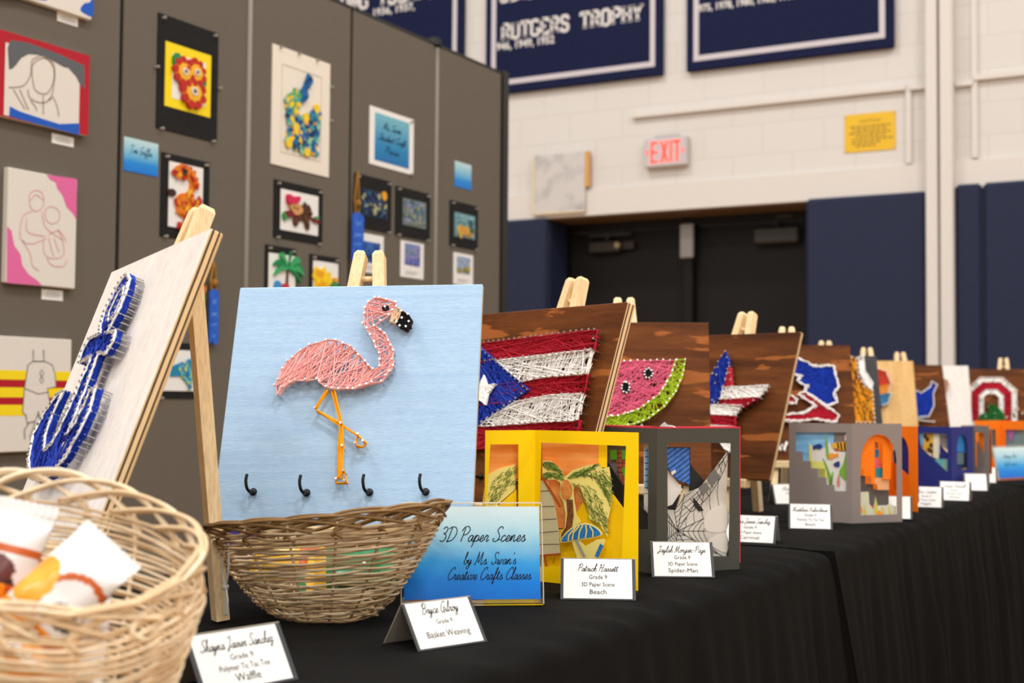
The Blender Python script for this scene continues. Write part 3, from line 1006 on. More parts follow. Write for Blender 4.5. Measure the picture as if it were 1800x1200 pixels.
# couple in pink
r = (2.4517, 1.3049, 2.6922, 1.6157)
t, w, h, L, y = canvas(r, 'white painting of two outlined seated figures with pink corners')
MB().plate(L([(2.5793, 1.6141), (2.6889, 1.6182), (2.6909, 1.5003), (2.6786, 1.5168), (2.6533, 1.5341), (2.6395, 1.5629), (2.6197, 1.5806), (2.6128, 1.5973), (2.5936, 1.6021)]), y, -.02).build('painted_corner', PINKP, t)
MB().plate(L([(2.4523, 1.4551), (2.4663, 1.4445), (2.4763, 1.4065), (2.4980, 1.3842), (2.5048, 1.3553), (2.5268, 1.3326), (2.5579, 1.3178), (2.5738, 1.3056), (2.4545, 1.3032)]), y, -.02).build('painted_corner', PINKP, t)
mb = MB()
for q in ([(2.5242, 1.5254), (2.5235, 1.5502), (2.5415, 1.5651), (2.5664, 1.5611), (2.5734, 1.5369), (2.5646, 1.5182), (2.5462, 1.5084), (2.5307, 1.5139), (2.5242, 1.5254)], [(2.5270, 1.5357), (2.5449, 1.5531), (2.5714, 1.5417)],
          [(2.5339, 1.5068), (2.5069, 1.4935), (2.4957, 1.4626), (2.4998, 1.4237), (2.5365, 1.4177), (2.5857, 1.4380)], [(2.5162, 1.4848), (2.5203, 1.4482), (2.5793, 1.4423)],
          [(2.5811, 1.4877), (2.5802, 1.5177), (2.6020, 1.5281), (2.6266, 1.5185), (2.6273, 1.4932), (2.6034, 1.4803), (2.5811, 1.4877)], [(2.5679, 1.5111), (2.5817, 1.4676), (2.6430, 1.4391)],
          [(2.5733, 1.4316), (2.5807, 1.3923), (2.6125, 1.3843), (2.6474, 1.3988), (2.6396, 1.4438), (2.6229, 1.4673)], [(2.5917, 1.4487), (2.6294, 1.4630), (2.6561, 1.4354)],
          [(2.5028, 1.4240), (2.5313, 1.3874), (2.5383, 1.3584), (2.5633, 1.3457)], [(2.5873, 1.3829), (2.6067, 1.3646), (2.6451, 1.3655), (2.6608, 1.3848)], [(2.5919, 1.4411), (2.6070, 1.3999), (2.6123, 1.3903)], [(2.6109, 1.4407), (2.6312, 1.4023)]):
    mb.ribbon([(p[0], p[1]) for p in catmull([(a, b_, 0) for a, b_ in L(q)], 5)], .0025, y - .0006)
mb.build('outline_drawing', PENCILP, t)
tagcard((2.5898, 1.2693, 2.6649, 1.2986), 'white label under the pink cornered painting')
# player from behind
r = (2.3503, 0.8503, 2.6844, 1.1610)
t, w, h, L, y = canvas(r, 'painting of an outlined player seen from behind over red and yellow stripes')
mb = MB()
zz = [(2.5775, 1.0701), (2.5782, 1.0448), (2.5789, 1.0239), (2.5796, 0.9971), (2.5802, 0.9772)]
zz2 = [(2.5750, 0.9304)]
zs = [L([q])[0][1] for q in zz]
bands = [(zs[0], zs[1], 0), (zs[1], zs[2], 1), (zs[2], zs[3], 0), (zs[3], zs[4], 1), (zs[4], zs[4] - (zs[2] - zs[3]) * 1.1, 0)]
for a, b_, m_ in bands:
    mb.box(-w / 2 - .0004, y, b_, w / 2 + .0004, -.001, a, m_)
mb.build('painted_stripes', [YELP, CRIMSON], t)
body = [(2.5459, 1.0954), (2.5309, 1.0852), (2.5274, 1.0605), (2.5207, 1.0211), (2.5165, 0.9575), (2.5289, 0.9476), (2.5325, 0.9280), (2.5599, 0.9326), (2.5696, 0.9597), (2.5817, 0.9274), (2.6097, 0.9320), (2.6057, 0.9620), (2.6081, 0.9870), (2.5990, 1.0219), (2.6292, 1.0273), (2.6250, 1.0624), (2.6147, 1.0873), (2.5893, 1.0966)]
MB().plate(L(body), y - .0008, -.02).build('painted_figure', CANVAS, t)
mb = MB()
for q in (body + [body[0]], [(2.5481, 1.1276), (2.5490, 1.0955), (2.5862, 1.0965), (2.5833, 1.1289)], [(2.5715, 1.0638), (2.5774, 1.0739), (2.5852, 1.0641), (2.5780, 1.0540), (2.5720, 1.0465), (2.5786, 1.0356), (2.5858, 1.0442), (2.5780, 1.0540), (2.5715, 1.0638)], [(2.5225, 1.0212), (2.5670, 1.0068), (2.6043, 1.0120)],
          [(2.5386, 0.9279), (2.5239, 0.9085), (2.5265, 0.8840)], [(2.5599, 0.9301), (2.5514, 0.9081), (2.5428, 0.8885)], [(2.5804, 0.9274), (2.5759, 0.9126), (2.5797, 0.8878)], [(2.6035, 0.9296), (2.5947, 0.9073), (2.5964, 0.8924)], [(2.5696, 0.9597), (2.5701, 0.9424)]):
    mb.ribbon(L(q), .003, y - .0012)
mb.build('outline_drawing', PENCILG, t)

# black mat with yellow inner mat and a curled paper collage
r = (3.0142, 1.8263, 3.2867, 2.1834)
inner = (3.0461, 1.9006, 3.2517, 2.1023)
t, w, h, L = framed(r, 'tall black mat with a bright yellow inner mat around red and orange flower rosettes', sheet=inner, sheetmat=mat('yellow_inner_mat', (246, 216, 24), 0.6), which='tl tr bl br ml mr')
q = L([(p[0], p[1]) for p in [(3.0763, 1.9306, 3.2251, 2.0715)[0:2], (3.0763, 1.9306, 3.2251, 2.0715)[2:4]]])
MB().box(q[0][0], -.0065, q[0][1], q[1][0], -.005, q[1][1]).build('picture_sheet', WHITEPAPER, t)
ORANGES = [mat('petal_orange', (226, 122, 24)), mat('petal_red', (186, 40, 28)), mat('petal_gold', (238, 178, 40)), mat('petal_green', (40, 132, 72)), mat('petal_white', (226, 214, 206)), mat('petal_dark', (60, 34, 30))]
mb = MB()
for c, rad in zip([(3.1207, 2.0215), (3.1733, 2.0301), (3.1627, 1.9673)], (.047, .045, .056)):
    c = L([c])[0]
    for k in range(9):
        a = 2 * PI * k / 9
        for rr, m_ in ((rad, 1), (rad * .78, 0), (rad * .42, 2)):
            a2_ = a + (m_ * .3)
            mb.plate(ellipse(c[0] + rr * .8 * math.cos(a2_), c[1] + rr * .8 * math.sin(a2_), rad * .28, rad * .25, 8), -.0135 - .0004 * k - .001 * m_ - rad * .02, -.008, m_)
    mb.plate(ellipse(c[0], c[1], rad * .25, rad * .25, 10), -.022, -.01, 4)
    mb.plate(ellipse(c[0], c[1], rad * .12, rad * .12, 8), -.023, -.01, 5)
for c in [(3.0920, 2.0494), (3.1242, 1.9822), (3.2029, 2.0075)]:
    c = L([c])[0]
    mb.plate(ellipse(c[0], c[1], .02, .026, 9), -.014, -.007, 3)
mb.build('paper_flowers', ORANGES, t)

# artist cards with a blue fade
FADE = [(0.0, (20, 110, 206)), (.35, (28, 136, 214)), (.62, (120, 186, 214)), (1.0, (186, 216, 220))]
def fade_card(r, label, name, lines=True):
    t, w, h, L = panel_thing('artist_card', r, label, 'card')
    MB().box(-w / 2, -.002, 0, w / 2, 0, h).build('print', ramp_mat('blue_fade_' + name, FADE, 'Z', 0, h), t)
    if lines:
        mb = MB()
        cursive(mb, 'Tom Griffin', h * .24, 0, h * .56, -.0024, w * .66)
        mb.build('lettering', mat('card_ink', (40, 88, 130)), t)
    return t
fade_card((2.8853, 1.6750, 3.0263, 1.7767), 'pale to deep blue card left of the black mats on the second visible panel', 'near')
fade_card((4.7566, 1.8952, 4.8911, 2.0031), 'small blue fade card on the farthest grey panel', 'far', False)

# curled orange creature
r = (3.0397, 1.4958, 3.2552, 1.7556)
sheet = (3.0711, 1.5292, 3.2235, 1.7322)
t, w, h, L = framed(r, 'black mat with a curled orange sea horse collage behind the easel top', sheet=sheet)
mb = MB()
sh = bean(L([(3.0847, 1.7003), (3.1025, 1.7194), (3.1253, 1.7315), (3.1488, 1.7233), (3.1748, 1.7041), (3.1907, 1.6764), (3.1763, 1.6445), (3.1703, 1.6204), (3.2015, 1.6279), (3.2039, 1.6115), (3.1776, 1.5948), (3.1856, 1.5812), (3.1531, 1.5619), (3.1204, 1.5645), (3.1014, 1.5883), (3.1006, 1.6177), (3.1185, 1.6365), (3.1481, 1.6439), (3.1597, 1.6654), (3.1526, 1.6875), (3.1266, 1.6837), (3.1034, 1.6868)]), 3)
mb.plate(sh, -.010, -.005, 0)
scatter(mb, sh, 90, .008, .015, -.009, [0, 1, 0, 2, 1], 3)
tail = bean(L([(3.1118, 1.5406), (3.1393, 1.5504), (3.1417, 1.5309), (3.1123, 1.5243)]), 3)
mb.plate(tail, -.010, -.005, 1)
scatter(mb, tail, 10, .006, .01, -.009, [0, 1], 4)
c = L([(3.0801, 1.6344), (3.1278, 1.7056)])
mb.plate(ellipse(c[0][0], c[0][1], .018, .012), -.012, -.005, 5)
mb.plate(ellipse(c[1][0], c[1][1], .010, .010), -.02, -.005, 5)
mb.build('paper_creature', ORANGES, t)

# half hidden mat with a fruit collage, first prize ribbon
r = (3.0804, 1.2513, 3.2436, 1.4388)
sheet = (3.1066, 1.2843, 3.2298, 1.4198)
t, w, h, L = framed(r, 'black mat with an orange and green collage mostly hidden by the white anchor board', sheet=sheet)
mb = MB()
po = L([(3.1916, 1.3507), (3.2055, 1.3651), (3.2296, 1.3603), (3.2287, 1.3202), (3.2068, 1.3120), (3.1847, 1.3237)])
scatter(mb, po, 20, .01, .018, -.006, [0, 2, 1], 5)
pg = L([(3.1972, 1.3180), (3.2286, 1.3235), (3.2276, 1.2868), (3.1951, 1.2880)])
scatter(mb, pg, 16, .01, .018, -.006, [3], 6)
mb.build('paper_collage', ORANGES, t)

RIBBON = mat('blue_satin', (22, 86, 190), 0.35, 0.4, var=0.12, scale=60)
GOLDCORD = mat('gold_cord', (150, 106, 32), 0.5, 0.4, 0.2)
FOILTXT = mat('ribbon_print', (92, 150, 222), 0.4)
def ribbon_thing(r, ztop, label, tilt=0):
    t, w, h, L = panel_thing('prize_ribbon', r, label, 'ribbon', 'blue prize ribbons')
    mb = MB()
    pts = [(-w * .5, 0), (-w * .12, .012), (w * .1, -.004), (w * .5, .01), (w * .5, h * .93), (w * .3, h * .985), (0, h), (-w * .3, h * .985), (-w * .5, h * .93)]
    mb.plate(pts, -.020, -.017)
    mb.build('streamer', RIBBON, t)
    mb = MB()
    for z, k in ((.78, .5), (.74, .4), (.55, .6), (.52, .5), (.35, .55), (.14, .35)):
        mb.ribbon([(-w * k * .5, h * z), (w * k * .5, h * z + .004)], h * .022, -.0206)
    mb.build('foil_print', FOILTXT, t)
    zt = ztop - r[1]
    mb = MB()
    mb.tube([(-.008, -.014, h * .98), (-.012, -.012, h + (zt - h) * .3), (.004, -.010, zt)], .005, 6).tube([(.01, -.014, h * .98), (.014, -.012, h + (zt - h) * .3), (.008, -.010, zt)], .005, 6)
    mb.ball((0, -.018, h + (zt - h) * .22), .014)
    mb.build('hanging_cord', GOLDCORD, t)
zt = [(3.2616, 1.4369)][0][1]
ribbon_thing((3.2486, 1.1701, 3.2926, 1.3483), zt, 'blue prize ribbon beside the anchor board, on the second visible panel')

# butterfly
r = (3.0337, 0.9971, 3.2532, 1.1700)
sheet = (3.0594, 1.0200, 3.2349, 1.1473)
t, w, h, L = framed(r, 'black mat with a blue butterfly wing collage beside the easel back leg', sheet=sheet)
BL = [mat('wing_teal', (30, 130, 170)), mat('wing_light', (110, 186, 200)), mat('wing_lime', (176, 204, 120)), mat('wing_navy', (26, 44, 70))]
mb = MB()
wing_ = L([(3.1278, 1.1077), (3.1465, 1.1016), (3.1694, 1.1154), (3.1898, 1.1258), (3.2164, 1.1280), (3.2123, 1.1000), (3.1985, 1.0832), (3.1971, 1.0634), (3.1789, 1.0400), (3.1773, 1.0269), (3.1695, 1.0399), (3.1477, 1.0560), (3.1335, 1.0687)])
mb.plate(wing_, -.008, -.005, 0)
scatter(mb, wing_, 120, .005, .010, -.008, [0, 1, 2, 0, 1], 8, .003)
mb.plate(L([(3.1898, 1.1258), (3.2183, 1.1294), (3.2113, 1.1033)]), -.014, -.005, 3)
mb.plate(L([(3.1279, 1.1057), (3.0961, 1.0971), (3.0879, 1.0647), (3.1335, 1.0655)]), -.009, -.005, 0)
mb.build('paper_butterfly', BL, t)

# white board with the bird
r = (3.5595, 1.8013, 3.8845, 2.2166)
t, w, h, L = panel_thing('matted_artwork', r, 'tall white mat with a long blue and green peacock collage', 'artwork')
MB().box(-w / 2, -.004, 0, w / 2, 0, h).build('mat_board', CREAMPAPER, t)
q = (3.6126, 1.8537, 3.8312, 2.1560)
q = L([q[0:2], q[2:4]])
MB().ring(rect(q[0][0] - .004, q[0][1] - .004, q[1][0] + .004, q[1][1] + .004), rect(q[0][0], q[0][1], q[1][0], q[1][1]), -.0056, -.003).build('mat_bevel', mat('bevel_cream', (214, 204, 188)), t)
PE = [mat('pea_blue', (24, 100, 160)), mat('pea_teal', (60, 148, 160)), mat('pea_green', (84, 160, 92)), mat('pea_navy', (22, 46, 92)), mat('pea_yellow', (240, 200, 40)), mat('pea_mint', (140, 194, 160)), mat('pea_orange', (232, 170, 80))]
mb = MB()
neck = L([(3.7474, 2.1521), (3.7688, 2.1210), (3.7587, 2.1092), (3.7403, 2.1053), (3.7433, 2.0672), (3.7334, 2.0491), (3.7091, 2.0443), (3.7083, 2.0794), (3.7280, 2.1092)])
mb.plate(neck, -.016, -.005, 0)
scatter(mb, neck, 26, .008, .014, -.012, [0, 0, 3], 9)
b1 = L([(3.6217, 2.0363), (3.6605, 2.0632), (3.7050, 2.0915), (3.7111, 2.0479), (3.6966, 2.0194), (3.6722, 1.9892), (3.6374, 1.9952)])
scatter(mb, b1, 90, .009, .015, -.006, [2, 5, 2, 1, 4], 10)
b2 = L([(3.6324, 2.0006), (3.6818, 2.0101), (3.7045, 1.9857), (3.7531, 1.9981), (3.7884, 2.0373), (3.8200, 2.0303), (3.8181, 1.9777), (3.8119, 1.9244), (3.8078, 1.8749), (3.7460, 1.8615), (3.6950, 1.8723), (3.6349, 1.8938), (3.6435, 1.9458)])
scatter(mb, b2, 330, .009, .016, -.006, [0, 3, 1, 0, 5, 3, 4, 5, 1, 0, 6], 11)
for c in [(3.6449, 1.8860), (3.7458, 1.8711), (3.7989, 2.0361), (3.6833, 1.9467), (3.7378, 1.9920)]:
    c = L([c])[0]
    mb.plate(ellipse(c[0], c[1], .017, .017, 9), -.014, -.008, 4)
mb.build('paper_bird', PE, t)
pins(t, [(-w / 2 + .04, h - .004), (-w / 2 + .14, h - .004), (w / 2 - .08, h - .004), (w / 2 + .004, h * .8), (w / 2 + .004, h * .5)])

# animal with flower
r = (3.5793, 1.5518, 3.8515, 1.7507)
sheet = (3.6128, 1.5811, 3.8234, 1.7229)
t, w, h, L = framed(r, 'black mat with a brown animal collage under a pink flower', sheet=sheet)
BR = [mat('hide_brown', (96, 58, 36)), mat('hide_dark', (58, 36, 28)), mat('face_tan', (206, 150, 92)), mat('flower_pink', (206, 40, 80)), mat('leaf_green', (60, 140, 70)), mat('leaf_yellow', (220, 190, 90)), mat('flower_red', (120, 30, 40))]
mb = MB()
bodyq = bean(L([(3.7097, 1.6738), (3.7506, 1.6828), (3.7759, 1.6712), (3.7719, 1.6371), (3.7603, 1.6246), (3.7609, 1.5964), (3.7442, 1.6041), (3.7402, 1.6222), (3.7086, 1.6221), (3.6997, 1.6026), (3.6823, 1.6042), (3.6783, 1.6258), (3.7043, 1.6547)]), 3)
mb.plate(bodyq, -.012, -.005, 0)
scatter(mb, bodyq, 40, .006, .012, -.011, [0, 1, 0], 12, .003)
hd = bean(L([(3.6542, 1.6739), (3.6804, 1.6847), (3.7192, 1.6676), (3.7161, 1.6488), (3.6815, 1.6386), (3.6581, 1.6561)]), 3)
mb.plate(hd, -.018, -.005, 2)
mb.plate(bean(L([(3.6398, 1.7062), (3.6685, 1.7014), (3.7031, 1.7061), (3.7000, 1.6873), (3.6748, 1.6766), (3.6428, 1.6746)]), 3), -.020, -.005, 3)
mb.plate(bean(L([(3.6299, 1.6453), (3.6639, 1.6510), (3.6988, 1.6429), (3.6759, 1.6306), (3.6394, 1.6283)]), 3), -.015, -.005, 6)
mb.plate(bean(L([(3.6188, 1.6366), (3.6435, 1.6455), (3.6441, 1.6216), (3.6249, 1.6156)]), 3), -.014, -.005, 4)
mb.plate(bean(L([(3.7766, 1.6414), (3.8055, 1.6375), (3.8250, 1.6323), (3.8203, 1.6257), (3.7913, 1.6283)]), 3), -.014, -.005, 6)
mb.plate(bean(L([(3.7992, 1.6479), (3.8198, 1.6482), (3.8176, 1.6389), (3.7994, 1.6382)]), 3), -.014, -.005, 4)
for c in L([(3.6728, 1.6639), (3.6890, 1.6616)]):
    mb.plate(ellipse(c[0], c[1], .004, .004, 7), -.02, -.006, 1)
mb.build('paper_animal', BR, t)

# palm tree
r = (3.5380, 1.2825, 3.7045, 1.5222)
sheet = (3.5544, 1.3038, 3.6987, 1.4954)
t, w, h, L = framed(r, 'narrow black mat with a green palm tree collage just above the blue flamingo board', sheet=sheet)
PT = [mat('palm_green', (24, 128, 74)), mat('palm_light', (60, 160, 96)), mat('palm_trunk', (92, 58, 36)), mat('sea_blue', (60, 140, 200)), mat('red_bit', (190, 40, 50))]
mb = MB()
c = L([(3.6549, 1.4518)])[0]
for k, a in enumerate((.15, .7, 1.4, 2.2, 2.9, 3.5, 5.6, 6.1)):
    p = [(c[0], c[1] - .006), (c[0] + .05 * math.cos(a), c[1] + .04 * math.sin(a) + .016), (c[0] + .085 * math.cos(a), c[1] + .06 * math.sin(a) - .012), (c[0] + .045 * math.cos(a), c[1] + .03 * math.sin(a) - .004)]
    mb.plate(bean(p, 4), -.012 - .0006 * k, -.005, k % 2)
mb.plate(L([(3.6483, 1.4439), (3.6574, 1.4447), (3.6547, 1.3646), (3.6411, 1.3636)]), -.010, -.005, 2)
mb.plate(bean(L([(3.5854, 1.3990), (3.6132, 1.3990), (3.6254, 1.3625), (3.5808, 1.3592)]), 3), -.010, -.005, 3)
mb.plate(bean(L([(3.6224, 1.3911), (3.6529, 1.3935), (3.6616, 1.3651), (3.6186, 1.3620)]), 3), -.013, -.005, 4)
mb.build('paper_palm', PT, t)
# yellow flower
r = (3.7819, 1.3607, 3.9569, 1.5135)
sheet = (3.7989, 1.3775, 3.9476, 1.4921)
t, w, h, L = framed(r, 'black mat with a yellow blossom collage left of the flamingo easel top', sheet=sheet)
mb = MB()
yq = bean(L([(3.8073, 1.4708), (3.8373, 1.4612), (3.8638, 1.4738), (3.8710, 1.4517), (3.8982, 1.4458), (3.8955, 1.4165), (3.8722, 1.3982), (3.8190, 1.3942), (3.8019, 1.4214)]), 3)
mb.plate(yq, -.010, -.005, 0)
scatter(mb, yq, 30, .012, .02, -.009, [0, 1], 14, .003)
mb.plate(bean(L([(3.9056, 1.4215), (3.9363, 1.4239), (3.9403, 1.4034), (3.9060, 1.4008)]), 3), -.010, -.005, 2)
mb.plate(bean(L([(3.9134, 1.4387), (3.9395, 1.4367), (3.9384, 1.4262), (3.9157, 1.4244)]), 3), -.012, -.005, 1)
mb.build('paper_blossom', [mat('blossom_yellow', (248, 206, 28)), mat('blossom_gold', (232, 160, 30)), mat('leaf_green', (60, 140, 70))], t)

# poster
r = (4.1372, 1.8929, 4.4395, 2.1162)
t, w, h, L = panel_thing('class_poster', r, 'blue poster of dark script in a white border', 'poster')
MB().box(-w / 2, -.003, 0, w / 2, 0, h).build('backing', WHITEPAPER, t)
pw, ph = w * .39, h * .41
MB().box(-pw, -.0042, h * .5 - ph, pw, -.002, h * .5 + ph).build('print', ramp_mat('poster_fade', [(0, (18, 104, 170)), (.4, (30, 128, 182)), (1, (112, 178, 194))], 'Z', h * .09, h * .91), t)
mb = MB()
cursive(mb, 'Ms. Swan', h * .12, 0, h * .66, -.0046, w * .42, w=h * .016)
mb.build('lettering', mat('poster_ink', (20, 66, 100)), t)
mb = MB()
cursive(mb, 'Student Craft', h * .12, 0, h * .46, -.0046, w * .62, w=h * .016)
mb.build('lettering', mat('poster_ink', (20, 66, 100)), t)
mb = MB()
cursive(mb, 'Pieces', h * .12, 0, h * .26, -.0046, w * .32, w=h * .016)
mb.build('lettering', mat('poster_ink', (20, 66, 100)), t)
corner_pins(t, w, h, 'tr br')

# three small painted studies in black mats and the prints under them (plain stand-ins)
def study(r, sheet, label, cols, seed, which='tl tr bl br'):
    t, w, h, L = framed(r, label, sheet=sheet, sheetmat=mat('study_ground_%d' % seed, cols[0], 0.5), which=which)
    q = L([sheet[0:2], sheet[2:4]])
    poly = rect(q[0][0] + .012, q[0][1] + .012, q[1][0] - .012, q[1][1] - .012)
    mb = MB()
    scatter(mb, poly, 130, .006, .013, -.0056, list(range(len(cols) - 1)), seed, .002)
    mb.build('painted_dabs', [mat('dab_%d_%d' % (seed, i), c, 0.5) for i, c in enumerate(cols[1:])], t)
    return t, q, L
r = (4.0440, 1.6421, 4.2870, 1.8440)
s_ = (4.0830, 1.6885, 4.2571, 1.7939)
t, q, L = study(r, s_, 'black mat with a dark blue dabbed study and one yellow disc', [(24, 34, 58), (28, 44, 84), (40, 96, 120), (60, 70, 90), (20, 26, 40), (30, 60, 110), (170, 170, 120)], 21)
c = L([(4.2301, 1.7799), (4.1104, 1.7614)])
MB().plate(ellipse(c[0][0], c[0][1], .015, .018), -.012, -.006).build('disc', mat('blossom_gold', (232, 160, 30)), t)
zt = [(4.0611, 1.8470)][0][1]
ribbon_thing((4.0107, 1.5080, 4.0839, 1.6935), zt, 'blue prize ribbon above the flamingo easel, hung on a gold cord')
r = (4.3165, 1.6415, 4.5661, 1.8337)
s_ = (4.3662, 1.6870, 4.5321, 1.7927)
study(r, s_, 'black mat with a misty green and violet dabbed study', [(112, 124, 124), (84, 112, 98), (120, 130, 160), (96, 120, 150), (150, 150, 110), (66, 96, 90), (140, 140, 170)], 22)
r = (4.7181, 1.6421, 4.9473, 1.8324)
s_ = (4.7520, 1.6840, 4.9186, 1.7859)
t, q, L = study(r, s_, 'black mat with an orange field study on the farthest grey panel', [(110, 150, 160), (120, 170, 186), (150, 180, 176), (90, 140, 150)], 23)
zb, zt2 = q[0][1], q[1][1]
mb = MB()
scatter(mb, rect(q[0][0] + .012, zb + .012, q[1][0] - .012, zb + (zt2 - zb) * .4), 30, .01, .02, -.008, [0, 1, 2], 24, .002)
scatter(mb, rect(q[1][0] - .05, zb + (zt2 - zb) * .3, q[1][0] - .02, zt2 - .03), 10, .01, .016, -.008, [3], 25, .002)
mb.build('painted_field', [mat('field_orange', (206, 128, 60)), mat('field_gold', (206, 170, 70)), mat('field_green', (96, 130, 80)), mat('field_cypress', (50, 84, 84))], t)
def print_card(r, sheet, label, cols, seed):
    t, w, h, L = panel_thing('reference_print', r, label, 'print', 'small white bordered prints')
    MB().box(-w / 2, -.002, 0, w / 2, 0, h).build('card', WHITEPAPER, t)
    q = L([sheet[0:2], sheet[2:4]])
    mb = MB()
    mb.box(q[0][0], -.003, q[0][1], q[1][0], -.001, q[1][1], 0)
    H_ = q[1][1] - q[0][1]
    scatter(mb, rect(q[0][0] + .008, q[0][1] + H_ * .35, q[1][0] - .008, q[1][1] - .01), 30, .006, .013, -.003, [1, 2], seed, .0015)
    scatter(mb, rect(q[0][0] + .008, q[0][1] + .008, q[1][0] - .008, q[0][1] + H_ * .35), 20, .006, .013, -.003, [3, 4], seed, .0015)
    mb.build('picture', [mat('print_%d_%d' % (seed, i), c, 0.4) for i, c in enumerate(cols)], t)
    mb = MB()
    for i in range(3):
        mb.ribbon([(-w * .3, h * (.17 - .04 * i)), (w * (.3 - .1 * i), h * (.17 - .04 * i))], h * .012, -.0026)
    mb.build('lettering', mat('label_print', (150, 144, 138)), t)
print_card((4.0785, 1.4773, 4.2403, 1.6244), (4.1039, 1.5154, 4.2166, 1.5947), 'white bordered print in deep blue behind the flamingo easel top', [(40, 90, 160), (60, 110, 180), (40, 80, 150), (30, 50, 80), (50, 100, 140)], 31)
print_card((4.3576, 1.4810, 4.5239, 1.6245), (4.3860, 1.5300, 4.4971, 1.6164), 'white bordered print in violet and blue, middle of the three', [(120, 130, 180), (150, 140, 180), (110, 140, 160), (90, 100, 170), (120, 120, 190)], 32)
print_card((4.7532, 1.4831, 4.9124, 1.6167), (4.7788, 1.5310, 4.8855, 1.6029), 'white bordered print with a yellow field, right of the three', [(150, 166, 190), (170, 180, 196), (140, 160, 190), (90, 110, 60), (176, 158, 40)], 33)

# ---------------------------------------------------------------- table with black cloths
CLOTH = mat('black_tablecloth', (21, 20, 19), 0.95, 0.05, var=0.12, scale=700, bump=0.15)
EX = -.667
def hnoise(x, y):
    return (math.sin(x * 31 + y * 17) + math.sin(x * 13 - y * 23 + 1.7) + math.sin(y * 41 + x * 7 + .6) + math.sin(x * 57 + y * 5 + 2.1)) / 4

def tablecloth(y0, y1, top, label, seed, ends=(1, 1)):
    random.seed(seed)
    ph = [random.uniform(0, 6.28) for _ in range(5)]
    t = thing('tablecloth', label, 'tablecloth', (0, 0, 0), 0, 'black tablecloths')
    xb = -1.43
    prof = []                      # (x, z, drop) across the table: back drape, top, rounded edge, front drape
    for i in range(9):
        prof.append((xb - .012, top - .70 + .085 * i, 1 - i / 8.0))
    for i in range(5):
        a = PI - PI / 2 * i / 4
        prof.append((xb + .004 + .016 * math.cos(a), top - .016 + .016 * math.sin(a), 0))
    n = 26
    for i in range(1, n):
        prof.append((xb + .004 + (EX - .02 - xb) * i / n, top, -1))
    for i in range(7):
        a = PI / 2 - PI / 2 * i / 6
        prof.append((EX - .022 + .022 * math.cos(a), top - .022 + .022 * math.sin(a), -.0 if i == 0 else 0.0))
    nd = 18
    for i in range(1, nd + 1):
        prof.append((EX, top - .022 - (top - .03) * i / nd, i / nd))
    ny = int((y1 - y0) / .009)
    vs_ = []
    for j in range(ny + 1):
        y = y0 + (y1 - y0) * j / ny
        for (x, z, d) in prof:
            if d < 0:
                ed = max(0, (x - EX + .10) / .10)
                zz = z - .0012 - .0012 * hnoise(x * .7, y * .7) - .0035 * ed * ed * (1 + math.sin(y * 58 + ph[0] + 1.6 * math.sin(y * 9.1 + ph[1])))
                vs_.append((x, y, zz))
            elif d == 0:
                vs_.append((x, y, z - .0012 - .0035 * (1 + math.sin(y * 58 + ph[0] + 1.6 * math.sin(y * 9.1 + ph[1]))) * (x > -1)))
            else:
                s = 1 if x > -1 else -1
                q = min(1, d * 3.2) ** .8
                f = (math.sin(y * 58 + ph[0] + 1.6 * math.sin(y * 9.1 + ph[1])) * (.7 + .5 * math.sin(y * 7 + ph[4])) + .55 * math.sin(y * 93 + ph[2] + d * 2) + .9 * math.sin(y * 21 + ph[3]))
                vs_.append((x + s * (.0125 * q * (f + 1.6) * (.6 + .6 * d) + .03 * d), y, z))
    m_ = len(prof)
    fs = [(j * m_ + i, j * m_ + i + 1, (j + 1) * m_ + i + 1, (j + 1) * m_ + i) for j in range(ny) for i in range(m_ - 1)]
    mb = MB().add(vs_, fs)
    mb.build('cloth', CLOTH, t, True)
    # cloth hanging down the two short ends
    for ye, sg, on in ((y0, -1, ends[0]), (y1, 1, ends[1])):
        if not on:
            continue
        mb = MB()
        nx = 40
        v2, f2 = [], []
        for i in range(nx + 1):
            for k in range(13):
                d = k / 12
                x = xb + (EX + .045 * min(1, d * 3) - xb) * i / nx
                v2.append((x, ye + sg * (.001 + .006 * min(1, d * 3) * (1 + math.sin(x * 40 + ph[1]))), top - .003 - (top - .03) * d))
        for i in range(nx):
            for k in range(12):
                f2.append((i * 13 + k, i * 13 + k + 1, (i + 1) * 13 + k + 1, (i + 1) * 13 + k))
        mb.add(v2, f2).build('end_drape', CLOTH, t, True)
    return t
tablecloth(.30, 2.352, TZ + .0008, 'black tablecloth under the baskets and the flamingo board, nearest the camera', 1, (1, 1))
tablecloth(2.372, 4.60, TZ + .0004, 'black tablecloth under the grey underwater scene, beyond the hanging hem', 2, (1, 0))
tablecloth(4.605, 7.05, TZ + .0004, 'black tablecloth at the far end under the blue sign on the right edge', 3, (0, 1))

# ---------------------------------------------------------------- easels and string art boards
def board_matrix(q):
    x, y, z, yw, ln, rl, w, h = q
    yw, ln, rl = math.radians(yw), math.radians(ln), math.radians(rl)
    u = Vector((math.cos(yw), math.sin(yw), 0)); n = Vector((math.sin(yw), -math.cos(yw), 0))
    v = Vector((0, 0, math.cos(ln))) - n * math.sin(ln)
    c, s = math.cos(rl), math.sin(rl)
    U, V = u * c + v * s, v * c - u * s
    N = U.cross(V)
    m = Matrix(((U.x, -N.x, V.x, x), (U.y, -N.y, V.y, y), (U.z, -N.z, V.z, z), (0, 0, 0, 1)))
    return m

